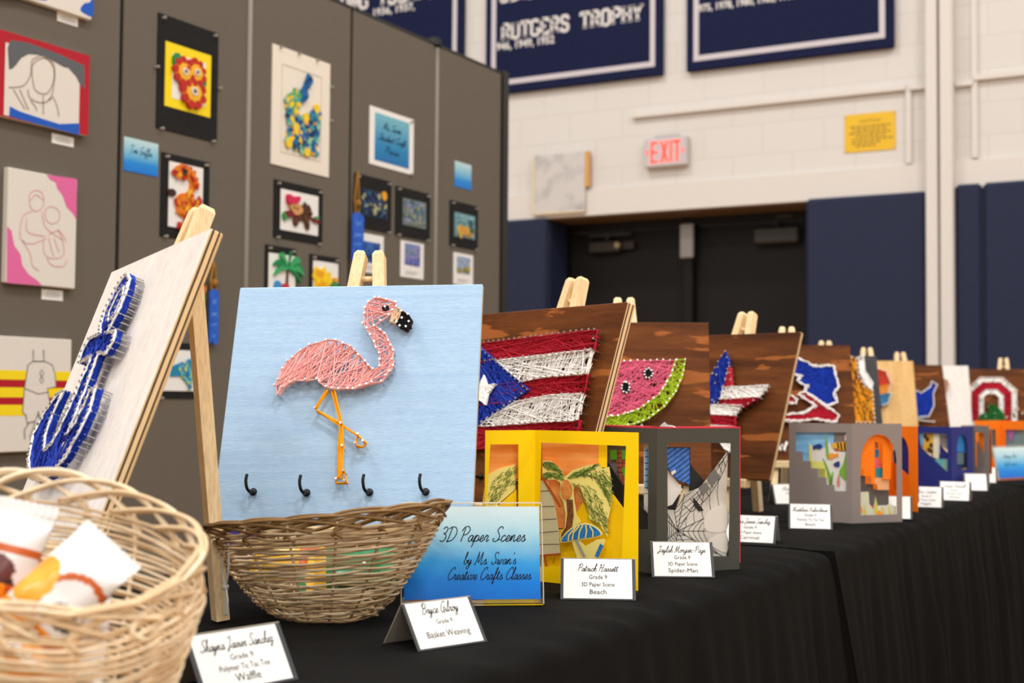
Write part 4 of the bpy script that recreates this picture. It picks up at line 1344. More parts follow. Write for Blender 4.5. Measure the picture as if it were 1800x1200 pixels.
BOARDS = {
    'A': (-1.168, 1.034, 0.847, -28.75, 21.3, 3.55, 0.35, 0.351),
    'B': (-1.062, 1.4352, 0.835, 22.7, 20, 0.8, 0.351, 0.349),
    'C': (-1.151, 1.959, 0.828, -25.7, 17.6, 0, 0.5, 0.349),
    'D': (-1.109, 2.433, 0.838, 24, 20.4, 0, 0.35, 0.35),
    'E': (-1.103, 2.866, 0.832, -16.6, 20.5, 0, 0.35, 0.35),
    'F': (-1.137, 3.652, 0.838, 26.3, 20.2, 0, 0.35, 0.35),
    'G': (-1.293, 4.594, 0.838, 27.2, 20.1, 0, 0.35, 0.35),
    'H': (-1.319, 5.24, 0.838, 23.8, 20.1, 0, 0.35, 0.35),
    'I': (-1.26, 5.62, 0.8445, 30, 20, 0, 0.336, 0.336),
    'J': (-1.312, 6.26, 0.831, 20, 20, 0, 0.364, 0.364),
    'K': (-1.047, 6.556, 0.815, 9, 20, 0, 0.37, 0.37),
}
def easel(key, label, thick=.012, extra=.055, cord=False, shift=0.0):
    x, y, z, yw, ln, rl, w, h = BOARDS[key]
    x, y = x + shift * math.cos(math.radians(yw)), y + shift * math.sin(math.radians(yw))
    L = math.radians(ln)
    zb = z - TZ
    t = thing('table_easel', label, 'easel', (x, y, TZ), math.radians(yw), 'pine table easels')
    yb = lambda zz: (zz - zb) * math.tan(L) + (thick + .0015) / math.cos(L)
    ztop = zb + (h + extra) * math.cos(L)
    s = .0172
    yc = lambda zz: yb(zz) + s / 2 / math.cos(L)
    for sg in (-1, 1):
        mb = MB().beam((sg * .062, yc(.004), .003), (sg * .0128, yc(ztop), ztop), s, s * 1.1, (1, 0, 0), ch=.006)
        mb.build('front_leg', PINE, t)
    zd = ztop - .040
    MB().tube([(-.009, yc(zd), zd), (.009, yc(zd), zd)], .0042, 10).build('dowel', PINE, t, True)
    zr = ztop - .07
    MB().beam((0, yc(zr) + .016, zr), (0, .205, .003), .019, .016, (1, 0, 0)).build('rear_leg', PINE, t)
    MB().bbox(-.115, -.006, zb - .021, .115, yb(zb) + .002, zb - .0008, .002).build('ledge', LEDGE, t)
    zc = .12
    MB().beam((-.06, yc(zc) + .006, zc - .02), (.06, yc(zc) + .006, zc - .02), .014, .010, (0, 1, 0)).build('stretcher', PINE, t)
    if cord:
        mb = MB()
        px, py = .021, .200
        p = [(px, py, .10), (px + .012, py, .086), (px + .016, py, .06), (px + .008, py, .040)]
        mb.tube(catmull([(px - .002, py, .085), (px + .004, py, .103), (px + .015, py, .09), (px + .016, py, .065), (px + .008, py, .045)], 6), .0013, 6)
        mb.tube(catmull([(px - .002, py, .085), (px - .003, py, .06), (px + .006, py, .045)], 6), .0013, 6)
        mb.tube(catmull([(px + .007, py, .045), (px + .009, py, .03), (px + .008, py, .012)], 6), .0014, 6)
        mb.tube(catmull([(px + .008, py, .045), (px + .015, py, .03), (px + .013, py, .013)], 6), .0014, 6)
        mb.ball((px + .007, py, .045), .0045)
        mb.build('knotted_cord', mat('grey_cord', (196, 190, 182), 0.7), t, True)
    return t

NAIL = {}
def nail_parts(t, pts, ht=.019, size=1.0, limit=100):
    """one nail per point: a steel shank with a flat head"""
    k = (ht, size)
    rest = MB()
    def shape(mb, x, z, ax=0, az=0):
        mb.tube([(x + ax, .002, z + az), (x, -ht, z)], .0009 * size, 5, mi=0)
        mb.tube([(x, -ht, z), (x, -ht - .0012, z)], .0017 * size, 8, mi=1)
    for i, p in enumerate(pts):
        if i < limit:
            if k not in NAIL:
                mb = MB(); shape(mb, 0, 0)
                NAIL[k] = mb.build('nail', [STEEL, HEADS], t)
                NAIL[k].location = (p[0], 0, p[1])
            else:
                inst(NAIL[k], t, (p[0], 0, p[1]), (random.uniform(-.05, .05), 0, random.uniform(-.05, .05)))
        else:
            shape(rest, p[0], p[1])
    if rest.v:
        o = rest.build('nails', [STEEL, HEADS], t)
        o['kind'] = 'stuff'

def seg_inside(a, b, poly, n=7):
    for i in range(1, n):
        t = i / n
        if not inside((a[0] + (b[0] - a[0]) * t, a[1] + (b[1] - a[1]) * t), poly):
            return False
    return True

def threads(poly, nails, n, seed, ylo=.010, yhi=.017, r=.0006, direction=None, spread=.35, mb=None, mi=0, nm=1, loops=2, maxlen=9):
    """yarn wound between the nails of one outline"""
    random.seed(seed)
    mb = mb or MB()
    if len(nails) < 3:
        return mb
    k = tries = 0
    while k < n and tries < n * 40:
        tries += 1
        a, b = random.choice(nails), random.choice(nails)
        if a == b:
            continue
        d = (b[0] - a[0], b[1] - a[1])
        l = math.hypot(*d)
        if l > maxlen:
            continue
        if direction is not None:
            an = math.atan2(d[1], d[0])
            df = abs((an - direction + PI / 2) % PI - PI / 2)
            if df > spread:
                continue
        if not seg_inside(a, b, poly):
            continue
        k += 1
        j = .0011
        mb.tube([(a[0] + random.uniform(-j, j), -random.uniform(ylo, yhi), a[1] + random.uniform(-j, j)), (b[0] + random.uniform(-j, j), -random.uniform(ylo, yhi), b[1] + random.uniform(-j, j))], r, 4, mi=mi + random.randrange(nm))
    for q in range(loops):
        yy = -(yhi - .001 * q)
        j = .0012
        mb.tube([(p[0] + random.uniform(-j, j), yy + random.uniform(-.0006, .0006), p[1] + random.uniform(-j, j)) for p in nails], r, 4, True, mi=mi)
    return mb

def board(key, label, mats, thick=.012, group='string art boards'):
    x, y, z, yw, ln, rl, w, h = BOARDS[key]
    mats = [ply_mat(thick) if m is None else m for m in mats]
    t = thing('string_art_board', label, 'string art', group=group, matrix=board_matrix(BOARDS[key]))
    mb = MB()
    b = .0015
    mb.bbox(-w / 2, 0, .0, w / 2, thick, h, b)
    pm = []
    for i, f in enumerate(mb.f):
        c = [sum(mb.v[k][a] for k in f) / len(f) for a in range(3)]
        pm.append(0 if c[1] < b * .6 else 1)
    mb.m = pm
    mb.build('plywood_panel', mats, t)
    return t, w, h

bow = lambda poly, step: resample(poly, step)

# B: flamingo on pale blue
t, w, h = board('B', 'square pale blue board with a pink string flamingo and four black hooks', [BLUEWOOD, None])
PINKY = [mat('pink_yarn', (252, 186, 182), 0.75), mat('pink_yarn_light', (254, 204, 200), 0.75), mat('pink_yarn_deep', (246, 172, 170), 0.75)]
body = [(-0.0995, 0.2010), (-0.0955, 0.2182), (-0.0887, 0.2276), (-0.0825, 0.2345), (-0.0716, 0.2443), (-0.0602, 0.2524), (-0.0494, 0.2550), (-0.0371, 0.2587), (-0.0247, 0.2591), (-0.0132, 0.2546), (-0.0021, 0.2495), (0.0048, 0.2429), (0.0102, 0.2361), (0.0194, 0.2266), (0.0251, 0.2210), (0.0330, 0.2149), (0.0415, 0.2193), (0.0393, 0.2293), (0.0397, 0.2390), (0.0333, 0.2478), (0.0300, 0.2560), (0.0239, 0.2667), (0.0178, 0.2757), (0.0129, 0.2844), (0.0133, 0.2989), (0.0138, 0.3069), (0.0172, 0.3162), (0.0262, 0.3223), (0.0327, 0.3222), (0.0436, 0.3197), (0.0557, 0.3151), (0.0583, 0.3086), (0.0534, 0.3022), (0.0495, 0.2961), (0.0379, 0.2878), (0.0293, 0.2803), (0.0376, 0.2740), (0.0445, 0.2676), (0.0501, 0.2573), (0.0548, 0.2494), (0.0574, 0.2426), (0.0583, 0.2296), (0.0589, 0.2207), (0.0557, 0.2125), (0.0510, 0.2066), (0.0454, 0.1978), (0.0241, 0.1928), (0.0155, 0.1902), (0.0066, 0.1874), (-0.0017, 0.1868), (-0.0140, 0.1869), (-0.0228, 0.1872), (-0.0315, 0.1899), (-0.0417, 0.1970), (-0.0458, 0.2006), (-0.0610, 0.1998), (-0.0743, 0.2006), (-0.0826, 0.1962), (-0.0920, 0.1896), (-0.0980, 0.1799), (-0.1033, 0.1921)]
torso = body[:17] + body[40:]
neck = [body[i] for i in range(15, 27)] + [body[i] for i in range(33, 44)]
head = body[23:34]
mb = MB()
threads(torso, torso, 250, 1, mb=mb, direction=math.radians(62), spread=.55, nm=3, loops=0, r=.00072)
threads(torso, torso, 30, 5, mb=mb, direction=math.radians(20), spread=.5, nm=3, loops=0, r=.0006)
threads(neck, neck, 95, 2, mb=mb, nm=3, loops=0, maxlen=.05)
threads(head, head, 55, 3, mb=mb, direction=math.radians(20), spread=.7, nm=3, loops=0)
threads(body, body, 0, 4, mb=mb, nm=1, loops=4)
mb.build('pink_yarn', PINKY, t)
random.seed(2)
nail_parts(t, body + [(0.0312, 0.1968)])
ORY = mat('orange_yarn', (250, 172, 24), 0.7)
lg = [[(-0.0302, 0.1866), (-0.0436, 0.1592)], [(-0.0429, 0.1570), (-0.0070, 0.1363)], [(-0.0070, 0.1367), (0.0177, 0.1212)], [(-0.0221, 0.1859), (-0.0070, 0.1367)],
      [(-0.0070, 0.1363), (-0.0065, 0.1052), (-0.0047, 0.0714), (-0.0049, 0.0616)], [(-0.0060, 0.1363), (-0.0026, 0.1052), (-0.0018, 0.0616)]]
mb = MB()
random.seed(3)
for q in lg:
    for k in range(9):
        j = .0026
        mb.tube([(p[0] + random.uniform(-j, j), -random.uniform(.009, .015), p[1] + random.uniform(-j, j) * .6) for p in q], .0008, 4)
f1 = [(0.0177, 0.1216), (0.0297, 0.1099), (0.0245, 0.1056), (0.0166, 0.1063), (0.0149, 0.1099)]
f2 = [(0.0028, 0.0716), (0.0079, 0.0554), (-0.0064, 0.0551), (-0.0083, 0.0595)]
for k in range(8):
    for f in (f1, f2):
        mb.tube([(p[0] + random.uniform(-.001, .001), -random.uniform(.009, .016), p[1] + random.uniform(-.001, .001)) for p in f], .0009, 4, True)
mb.build('orange_yarn', ORY, t)
nail_parts(t, [(-0.0436, 0.1592), (-0.0070, 0.1367), (0.0177, 0.1216), (0.0250, 0.1124), (0.0160, 0.1090), (-0.0026, 0.1052)] + [(0.0029, 0.0711), (-0.0067, 0.0589), (0.0050, 0.0584)])
bk = [(0.0669, 0.3011), (0.0743, 0.2958), (0.0800, 0.2877), (0.0787, 0.2797), (0.0740, 0.2736), (0.0652, 0.2792), (0.0602, 0.2840), (0.0647, 0.2925)]
mb = MB()
threads(bk, bk, 160, 6, mb=mb, r=.001, ylo=.006, yhi=.0165, loops=5)
ey = [(0.0416, 0.3084)][0]
ring_ = ellipse(ey[0] + .001, ey[1] - .002, .0035, .0035, 8)
threads(ring_, ring_, 14, 7, mb=mb, r=.001, loops=6)
mb.build('black_yarn', BLACK, t)
nail_parts(t, [(0.0669, 0.3016), (0.0743, 0.2958), (0.0780, 0.2850), (0.0738, 0.2768), (0.0650, 0.2792), (0.0602, 0.2840), (0.0665, 0.2911)] + [ey])
bg_ = [(0.0584, 0.3068), (0.0661, 0.3039), (0.0637, 0.2925), (0.0585, 0.2834), (0.0513, 0.2858), (0.0527, 0.2972)]
mb = MB()
threads(bg_, bg_, 60, 8, mb=mb, r=.0009, direction=math.radians(-110), spread=.5, loops=5)
mb.build('beige_yarn', mat('beige_yarn', (232, 200, 166), 0.75), t)
HOOK = mat('black_hook', (16, 16, 18), 0.3, 0.5, 0.4)
hook0 = None
for p in [(-0.1213, 0.0450), (-0.0481, 0.0438), (0.0370, 0.0448), (0.1124, 0.0456)]:
    if hook0 is None:
        mb = MB()
        mb.tube([(0, .002, 0), (0, -.008, 0)], .0022, 8)
        mb.ball((0, -.005, 0), .0055, sc=(1, .7, 1), seg=10, rings=6)
        mb.tube(catmull([(0, -.006, 0), (-.001, -.014, -.003), (-.004, -.021, .001), (-.0055, -.024, .010), (-.005, -.024, .0175)], 6), .0021, 8)
        mb.ball((-.005, -.024, .0175), .0023)
        hook0 = mb.build('hook', HOOK, t, True)
        hook0.location = (p[0], 0, p[1])
    else:
        inst(hook0, t, (p[0], 0, p[1]))
easel('B', 'pine easel holding up the pale blue flamingo board')

# A: blue anchor on white
t, w, h = board('A', 'white painted board with a royal blue and white string anchor, turned nearly edge on', [WHITEWOOD, None], .016)
anc = [(-.034,.299),(-.022,.311),(-.006,.314),(.010,.305),(.018,.285),(.018,.262),(.010,.246),(.004,.238),(.040,.237),(.046,.224),(.036,.210),(.006,.213),(.007,.19),(.009,.165),(.012,.135),(.010,.115),(.026,.128),(.034,.165),(.052,.168),(.064,.140),(.058,.115),(.040,.088),(.010,.068),(-.035,.060),(-.080,.066),(-.120,.088),(-.147,.120),(-.135,.148),(-.108,.170),(-.085,.173),(-.092,.145),(-.085,.115),(-.062,.098),(-.040,.105),(-.030,.13),(-.024,.165),(-.022,.195),(-.021,.212),(-.064,.207),(-.072,.222),(-.062,.237),(-.024,.240),(-.034,.25),(-.042,.27)]
BLUEY = [mat('royal_blue_yarn', (8, 42, 150), 0.7), mat('royal_blue_yarn_light', (14, 58, 172), 0.7)]
nl = resample(anc, .0085)
mb = MB()
for k in range(9):
    random.seed(k)
    mb.tube([(p[0] + random.uniform(-.0012, .0012), -.0115 - .0008 * k, p[1] + random.uniform(-.0012, .0012)) for p in nl], .0008, 4, True, mi=k % 2)
threads(anc, nl, 900, 11, mb=mb, ylo=.012, yhi=.018, r=.0009, nm=2, loops=0, maxlen=.07)
mb.build('blue_yarn', BLUEY, t)
mb = MB()
WHY = mat('white_yarn', (250, 247, 243), 0.75)
for k in range(5):
    random.seed(40 + k)
    mb.tube([(p[0] + random.uniform(-.0016, .0016), -.0185 - random.uniform(0, .002), p[1] + random.uniform(-.0016, .0016)) for p in nl], .0009, 4, True)
inner = [(-.018,.292),(-.004,.298),(.006,.285),(.004,.262),(-.012,.255),(-.024,.268)]
for k in range(4):
    mb.tube([(p[0] + random.uniform(-.0012, .0012), -.019, p[1] + random.uniform(-.0012, .0012)) for p in resample(inner, .008)], .0009, 4, True)
mb.build('white_yarn', WHY, t)
random.seed(4)
nail_parts(t, nl + resample(inner, .009), .021)
easel('A', 'pine easel behind the white anchor board, its back leg and knotted cord in view', .016, cord=True)

# C: flag
t, w, h = board('C', 'brown stained board with a red and white striped string flag and blue starred triangle', [BROWN, None], .018)
Z3 = 0
r1 = [(-0.2412, 0.2790), (-0.1179, 0.2842), (0.2112, 0.2973), (0.2160, 0.2629), (0.1310, 0.2572), (-0.0496, 0.2511), (-0.2218, 0.2402)]
w1 = [(-0.0488, 0.2493), (0.2138, 0.2627), (0.2141, 0.2221), (0.0972, 0.2175), (0.0441, 0.2098), (0.0006, 0.2271)]
r2 = [(-0.1743, 0.1971), (0.0501, 0.2111), (0.0975, 0.2167), (0.2157, 0.2218), (0.2197, 0.1878), (0.1365, 0.1837), (0.0419, 0.1745), (-0.1579, 0.1639)]
w2 = [(-0.0405, 0.1361), (0.0421, 0.1740), (0.1354, 0.1863), (0.2188, 0.1883), (0.2203, 0.1452), (0.1217, 0.1394), (-0.0427, 0.1287)]
r3 = [(-0.1629, 0.1222), (-0.0423, 0.1278), (0.1221, 0.1386), (0.2250, 0.1453), (0.2283, 0.1106), (-0.0409, 0.0896), (-0.1440, 0.0844)]
tr = [(-0.2822, 0.3391), (-0.1141, 0.2760), (0.0702, 0.1950), (-0.0530, 0.1303), (-0.1540, 0.0840)]
st = [(-0.0714, 0.2209), (-0.0534, 0.2025), (-0.0270, 0.2044), (-0.0416, 0.1872), (-0.0420, 0.1678), (-0.0655, 0.1774), (-0.0911, 0.1702), (-0.0858, 0.1899), (-0.1072, 0.2041), (-0.0773, 0.2026)]
REDY = [mat('red_yarn', (172, 14, 40), 0.75), mat('red_yarn_light', (192, 26, 52), 0.75)]
mb = MB()
for i, p in enumerate((r1, r2, r3)):
    nl = resample(p, .011)
    threads(p, nl, 300, 20 + i, mb=mb, nm=2, r=.0008, direction=.0, spread=.45, ylo=.006, yhi=.014)
    threads(p, nl, 110, 24 + i, mb=mb, nm=2, r=.0007, ylo=.010, yhi=.016, loops=1)
mb.build('red_yarn', REDY, t)
mb = MB()
for i, p in enumerate((w1, w2)):
    nl = resample(p, .011)
    threads(p, nl, 150, 30 + i, mb=mb, r=.0008, direction=math.radians(75), spread=.6, ylo=.011, yhi=.018)
    threads(p, nl, 40, 33 + i, mb=mb, r=.0007, direction=0, spread=.3, ylo=.014, yhi=.019)
threads(st, resample(st, .008), 130, 35, mb=mb, r=.0011, ylo=.019, yhi=.022, loops=4)
mb.build('white_yarn', WHY, t)
mb = MB()
nl = resample(tr, .011)
threads(tr, nl, 650, 36, mb=mb, r=.0009, nm=2, ylo=.008, yhi=.018)
mb.build('blue_yarn', BLUEY, t)
nn = resample(r1, .011)[:0]
for p in (w1, w2, tr, r1):
    nn += [q for q in resample(p, .016) if q[0] > -.16]
nn.sort(key=lambda q: -q[0])
random.seed(5)
nail_parts(t, nn, .021)
for p in [(-0.0233, 0.0436)]:
    inst(hook0, t, (p[0], 0, p[1]))
    inst(hook0, t, (p[0] + .12, 0, p[1] - .004))
easel('C', 'pine easel holding the striped flag board', .018, shift=.062)

# D: watermelon
t, w, h = board('D', 'brown stained board with a pink and lime string watermelon slice', [BROWN, None])
pk = [(-0.1291, 0.2479), (-0.1042, 0.2514), (-0.0110, 0.2543), (0.1064, 0.2576), (0.0945, 0.2226), (0.0723, 0.1829), (0.0296, 0.1499), (-0.0100, 0.1365), (-0.0526, 0.1313), (-0.0956, 0.1390)]
rd = [(0.1070, 0.2576), (0.1249, 0.2594), (0.1190, 0.2228), (0.1058, 0.1897), (0.0813, 0.1553), (0.0509, 0.1307), (0.0206, 0.1175), (-0.0219, 0.1112), (-0.0706, 0.1126), (-0.1044, 0.1210), (-0.0956, 0.1383), (-0.0526, 0.1306), (-0.0100, 0.1359), (0.0302, 0.1493), (0.0729, 0.1823), (0.0951, 0.2220)]
MEL = [mat('melon_pink_yarn', (234, 104, 142), 0.75), mat('melon_pink_light', (236, 122, 150), 0.75)]
mb = MB(); nl = resample(pk, .013)
threads(pk, nl, 260, 41, mb=mb, nm=2, r=.0008)
mb.build('pink_yarn', MEL, t)
mb = MB(); nr = resample(rd, .012)
threads(rd, nr, 260, 42, mb=mb, r=.0009, maxlen=.055, ylo=.012, yhi=.019, loops=3)
mb.build('lime_yarn', mat('lime_yarn', (176, 204, 40), 0.75), t)
mb = MB(); sn = []
for (cx_, cz_, rx_, rz_) in ((1198, 665, 38, 40), (1050, 755, 32, 48)):
    pass
for c, a, b_ in zip([(0.0503, 0.2273), (0.0049, 0.1972)], (.0085, .008), (.010, .0115)):
    e_ = ellipse(c[0], c[1], a, b_, 9)
    threads(e_, e_, 60, 43, mb=mb, r=.0011, ylo=.016, yhi=.020, loops=4)
    sn += e_
    mb.build('melon_seed', BLACK, t)
    mb = MB()
random.seed(6)
nail_parts(t, (sn + nr + [p for p in nl if p[0] > -.05])[:98], .021)
easel('D', 'pine easel behind the watermelon board, its top just right of the flag board')

# E: star filled with stripes
t, w, h = board('E', 'brown stained board with a string star in red, white and blue', [BROWN, None])
polys = [('b', [(-0.0063, 0.2978), (0.0126, 0.2685), (0.0115, 0.2262), (0.0078, 0.1800), (-0.0175, 0.1651), (-0.0714, 0.1540), (-0.0782, 0.1965), (-0.0467, 0.2094), (-0.0340, 0.2264), (-0.0194, 0.2732)]), ('r', [(0.0148, 0.2600), (0.0327, 0.2114), (0.0095, 0.2102), (0.0124, 0.2304)]),
         ('w', [(0.0099, 0.2085), (0.1332, 0.2134), (0.1161, 0.1860), (0.0102, 0.1800)]), ('r', [(0.0107, 0.1779), (0.1151, 0.1848), (0.0794, 0.1608), (0.0081, 0.1696)]), ('w', [(-0.0445, 0.1649), (0.0733, 0.1661), (0.0595, 0.1413), (-0.0382, 0.1418)]),
         ('r', [(-0.0425, 0.1396), (0.0610, 0.1392), (0.0663, 0.1148), (-0.0404, 0.1229)]), ('w', [(-0.0398, 0.1208), (0.0659, 0.1128), (0.0692, 0.0966), (-0.0360, 0.0980)]), ('r', [(0.0135, 0.0951), (0.0682, 0.0966), (0.0701, 0.0784), (0.0310, 0.0833)]), ('w', [(0.0316, 0.0813), (0.0697, 0.0764), (0.0678, 0.0549), (0.0510, 0.0616)])]
for code, nm_, mm in (('b', 'blue_yarn', BLUEY), ('r', 'red_yarn', REDY), ('w', 'white_yarn', [WHY])):
    mb = MB()
    for i, (c, p) in enumerate(polys):
        if c == code:
            nl = resample(p, .010)
            threads(p, nl, 190, 50 + i, mb=mb, r=.0011, nm=len(mm), ylo=.010, yhi=.020, loops=3)
    mb.build(nm_, mm, t)
nn = []
for c, p in polys:
    nn += resample(p, .016)
inb = [q for q in (polys[0][1][0],)]
random.seed(9)
bp = polys[0][1]
while len(inb) < 16:
    q = (random.uniform(min(a[0] for a in bp), max(a[0] for a in bp)), random.uniform(min(a[1] for a in bp), max(a[1] for a in bp)))
    if inside(q, bp):
        inb.append(q)
nail_parts(t, (inb + nn)[:100], .021, 1.15)
easel('E', 'pine easel holding the string star board, its feet in view beneath')

# F: map shape
t, w, h = board('F', 'brown stained board with a red and blue string map outlined in white nails', [BROWN, None])
mbl = [(0.0175, 0.3058), (0.0361, 0.2927), (0.0642, 0.2771), (0.1197, 0.2775), (0.1246, 0.2436), (0.1323, 0.2152), (0.1167, 0.1970), (0.1218, 0.1662), (0.0925, 0.1557), (0.0583, 0.1810), (0.0356, 0.2015), (0.0452, 0.2171), (0.0272, 0.2221), (0.0158, 0.2324), (0.0295, 0.2455), (0.0096, 0.2506), (-0.0238, 0.2582), (-0.0216, 0.3002)]
mrd = [(0.0355, 0.2004), (0.0925, 0.1547), (0.1254, 0.1279), (0.1155, 0.1081), (0.0544, 0.1161), (0.0160, 0.1102), (-0.0504, 0.1126), (-0.0496, 0.1289), (0.0269, 0.1337), (0.0625, 0.1554), (0.0526, 0.1656), (0.0167, 0.1900)]
msm = [(-0.0373, 0.1828), (-0.0084, 0.1866), (0.0126, 0.1755), (0.0086, 0.1642), (-0.0382, 0.1648)]
mb = MB()
threads(mbl, resample(mbl, .012), 700, 60, mb=mb, r=.0013, nm=2, ylo=.008, yhi=.017)
mb.build('blue_yarn', BLUEY, t)
mb = MB()
threads(mrd, resample(mrd, .012), 420, 61, mb=mb, r=.0013, nm=2, ylo=.008, yhi=.017)
threads(msm, resample(msm, .010), 60, 62, mb=mb, r=.0013, nm=2, ylo=.008, yhi=.017)
mb.build('red_yarn', REDY, t)
mb = MB()
for p in (mbl, mrd, msm):
    for k in range(4):
        random.seed(k)
        mb.tube([(q[0] + random.uniform(-.0045, .0045), -.018 - random.uniform(0, .003), q[1] + random.uniform(-.0045, .0045)) for q in resample(p, .007)], .0012, 4, True)
for q in ([(-0.0772, 0.0517), (-0.0723, 0.0253), (-0.0653, 0.0428), (-0.0605, 0.0254), (-0.0526, 0.0505)], [(-0.0468, 0.0521), (-0.0421, 0.0256), (-0.0350, 0.0431), (-0.0303, 0.0257), (-0.0223, 0.0508)]):
    for k in range(6):
        mb.tube([(a + random.uniform(-.003, .003), -.012, b_ + random.uniform(-.002, .002)) for a, b_ in q], .0018, 4)
mb.build('white_yarn', WHY, t)
nail_parts(t, (resample(mbl, .013) + resample(mrd, .013) + resample(msm, .013))[:100], .021, 1.2)
easel('F', 'pine easel holding the red and blue map board')

def far_nails(t, pts):
    mb = MB()
    for p in pts:
        mb.tube([(p[0], 0, p[1]), (p[0], -.020, p[1])], .0011, 5, mi=0)
        mb.tube([(p[0], -.020, p[1]), (p[0], -.0215, p[1])], .003, 7, mi=1)
    mb.build('nail_outline', [STEEL, HEADS], t)
def wound(t, name, mats, polys, n, seed, r=.0016, yhi=.017):
    mb = MB()
    for i, p in enumerate(polys):
        threads(p, resample(p, .014), n, seed + i, mb=mb, r=r, nm=len(mats), ylo=.007, yhi=yhi, loops=3)
    mb.build(name, mats, t)

# G: black board
t, w, h = board('G', 'black painted board with amber string and a white curve, narrow sliver in view', [BLACKWOOD, BLACKWOOD])
yq = [(0.0593, 0.3365), (0.0817, 0.3367), (0.0989, 0.3310), (0.1014, 0.2619), (0.1199, 0.2278), (0.1449, 0.2110), (0.1430, 0.0929), (0.0619, 0.0922), (0.0498, 0.2102)]
wq = [(0.1062, 0.3357), (0.1237, 0.3416), (0.1245, 0.2851), (0.1483, 0.2395), (0.1426, 0.2155), (0.1207, 0.2381), (0.1079, 0.2763)]
pq = [(0.0989, 0.3310), (0.1061, 0.3340), (0.1087, 0.2735), (0.1399, 0.2138), (0.1198, 0.2267), (0.1014, 0.2608)]
wound(t, 'amber_yarn', [mat('amber_yarn', (226, 146, 16), 0.75), mat('amber_yarn_light', (240, 168, 30), 0.75), mat('amber_yarn', (226, 146, 16)), BLACK], [yq], 420, 70, .0018)
wound(t, 'white_yarn', [WHY], [wq], 160, 71, .0016, .019)
wound(t, 'purple_yarn', [mat('purple_yarn', (84, 44, 110), 0.75)], [pq], 90, 72)
far_nails(t, resample(yq, .016) + resample(wq, .016))
easel('G', 'pine easel holding the black board with amber string')
# H: natural board
t, w, h = board('H', 'natural pale plywood board with a red, orange and blue string design at its left', [NATWOOD, None])
wound(t, 'red_yarn', [mat('coral_yarn', (200, 70, 44), 0.75)], [[(-0.0369, 0.2990), (0.0343, 0.3072), (0.0631, 0.2964), (0.0764, 0.2483), (0.0356, 0.2340), (-0.0410, 0.2283)]], 240, 80)
wound(t, 'orange_yarn', [mat('orange_far_yarn', (226, 150, 60), 0.75)], [[(-0.0411, 0.2270), (0.0355, 0.2327), (0.0774, 0.2471), (0.0645, 0.2099), (0.0394, 0.2021), (-0.0429, 0.1963)]], 200, 81)
wound(t, 'blue_yarn', [mat('steel_blue_yarn', (70, 130, 170), 0.75)], [[(-0.0312, 0.1951), (0.0404, 0.2002), (0.0758, 0.2049), (0.0615, 0.1655), (0.0423, 0.1558), (-0.0217, 0.1584)]], 200, 82)
far_nails(t, resample([(0.0345, 0.3092), (0.0644, 0.2984), (0.0786, 0.2471), (0.0655, 0.2087), (0.0758, 0.2049), (0.0614, 0.1642), (0.0422, 0.1545)], .014, False))
easel('H', 'pine easel holding the natural plywood board')
# I: blue shape on brown
t, w, h = board('I', 'brown stained board with a royal blue string shape outlined in silver nails', [BROWN, None])
q = [(-0.0194, 0.1989), (0.0423, 0.2116), (0.0572, 0.2029), (0.0985, 0.2303), (0.1076, 0.2540), (0.1282, 0.2393), (0.1076, 0.2000), (0.1045, 0.1463), (0.0769, 0.0995), (0.0355, 0.0958), (-0.0307, 0.0953)]
wound(t, 'blue_yarn', BLUEY, [q], 500, 90)
far_nails(t, resample(q, .009) + resample([(0.0311, 0.0845), (0.0683, 0.0795), (0.0962, 0.0764)], .009, False))
easel('I', 'pine easel holding the brown board with the royal blue shape')
# J: white board
t, w, h = board('J', 'plain white painted board edge between two brown boards', [WHITEWOOD, WHITEWOOD])
wound(t, 'tan_yarn', [mat('tan_yarn', (190, 150, 120), 0.75)], [[(0.0180, 0.2853), (0.0790, 0.2894), (0.0880, 0.2708), (0.0758, 0.2334), (0.0144, 0.2180)]], 160, 95)
easel('J', 'pine easel hidden behind the white painted board', extra=-.03)
# K: block letter O with leaf
t, w, h = board('K', 'brown stained board with a crimson and white string letter O and green leaf', [BROWN, None])
cxx, cz = [(-0.0547, 0.1775)][0]
k_ = abs([(-0.0547, 0.1775)][0][0] - [(0.0122, 0.1782)][0][0]) / 100
def octo(a, b_, c):
    return [(cxx + p[0] * k_, cz + p[1] * k_) for p in ((-a, -b_ + c), (-a, b_ - c), (-a + c, b_), (a - c, b_), (a, b_ - c), (a, -b_ + c), (a - c, -b_), (-a + c, -b_))]
L_ = [octo(166, 212, 92), octo(136, 180, 76), octo(84, 126, 46), octo(52, 92, 26)]
def ringfill(name, mats, o, i_, n, seed):
    random.seed(seed)
    mb = MB()
    O_, I_ = resample(o, .010), resample(i_, .007)
    for k in range(n):
        a = random.choice(O_)
        b_ = min(random.sample(I_, max(3, len(I_) // 2)), key=lambda q: (q[0] - a[0]) ** 2 + (q[1] - a[1]) ** 2)
        mb.tube([(a[0], -random.uniform(.01, .017), a[1]), (b_[0], -random.uniform(.01, .017), b_[1])], .0017, 4, mi=random.randrange(len(mats)))
    mb.build(name, mats, t)
ringfill('white_yarn', [WHY], L_[0], L_[1], 420, 1)
ringfill('red_yarn', REDY, L_[1], L_[2], 620, 2)
ringfill('white_yarn', [WHY], L_[2], L_[3], 320, 3)
far_nails(t, resample(L_[0], .014) + resample(L_[1], .018) + resample(L_[3], .016))
lf = [(-0.1120, 0.1126), (-0.1019, 0.1316), (-0.0783, 0.1410), (-0.0549, 0.1397), (-0.0682, 0.1736), (-0.0547, 0.1851), (-0.0213, 0.1627), (-0.0014, 0.1366), (0.0051, 0.1104), (-0.0449, 0.1022)]
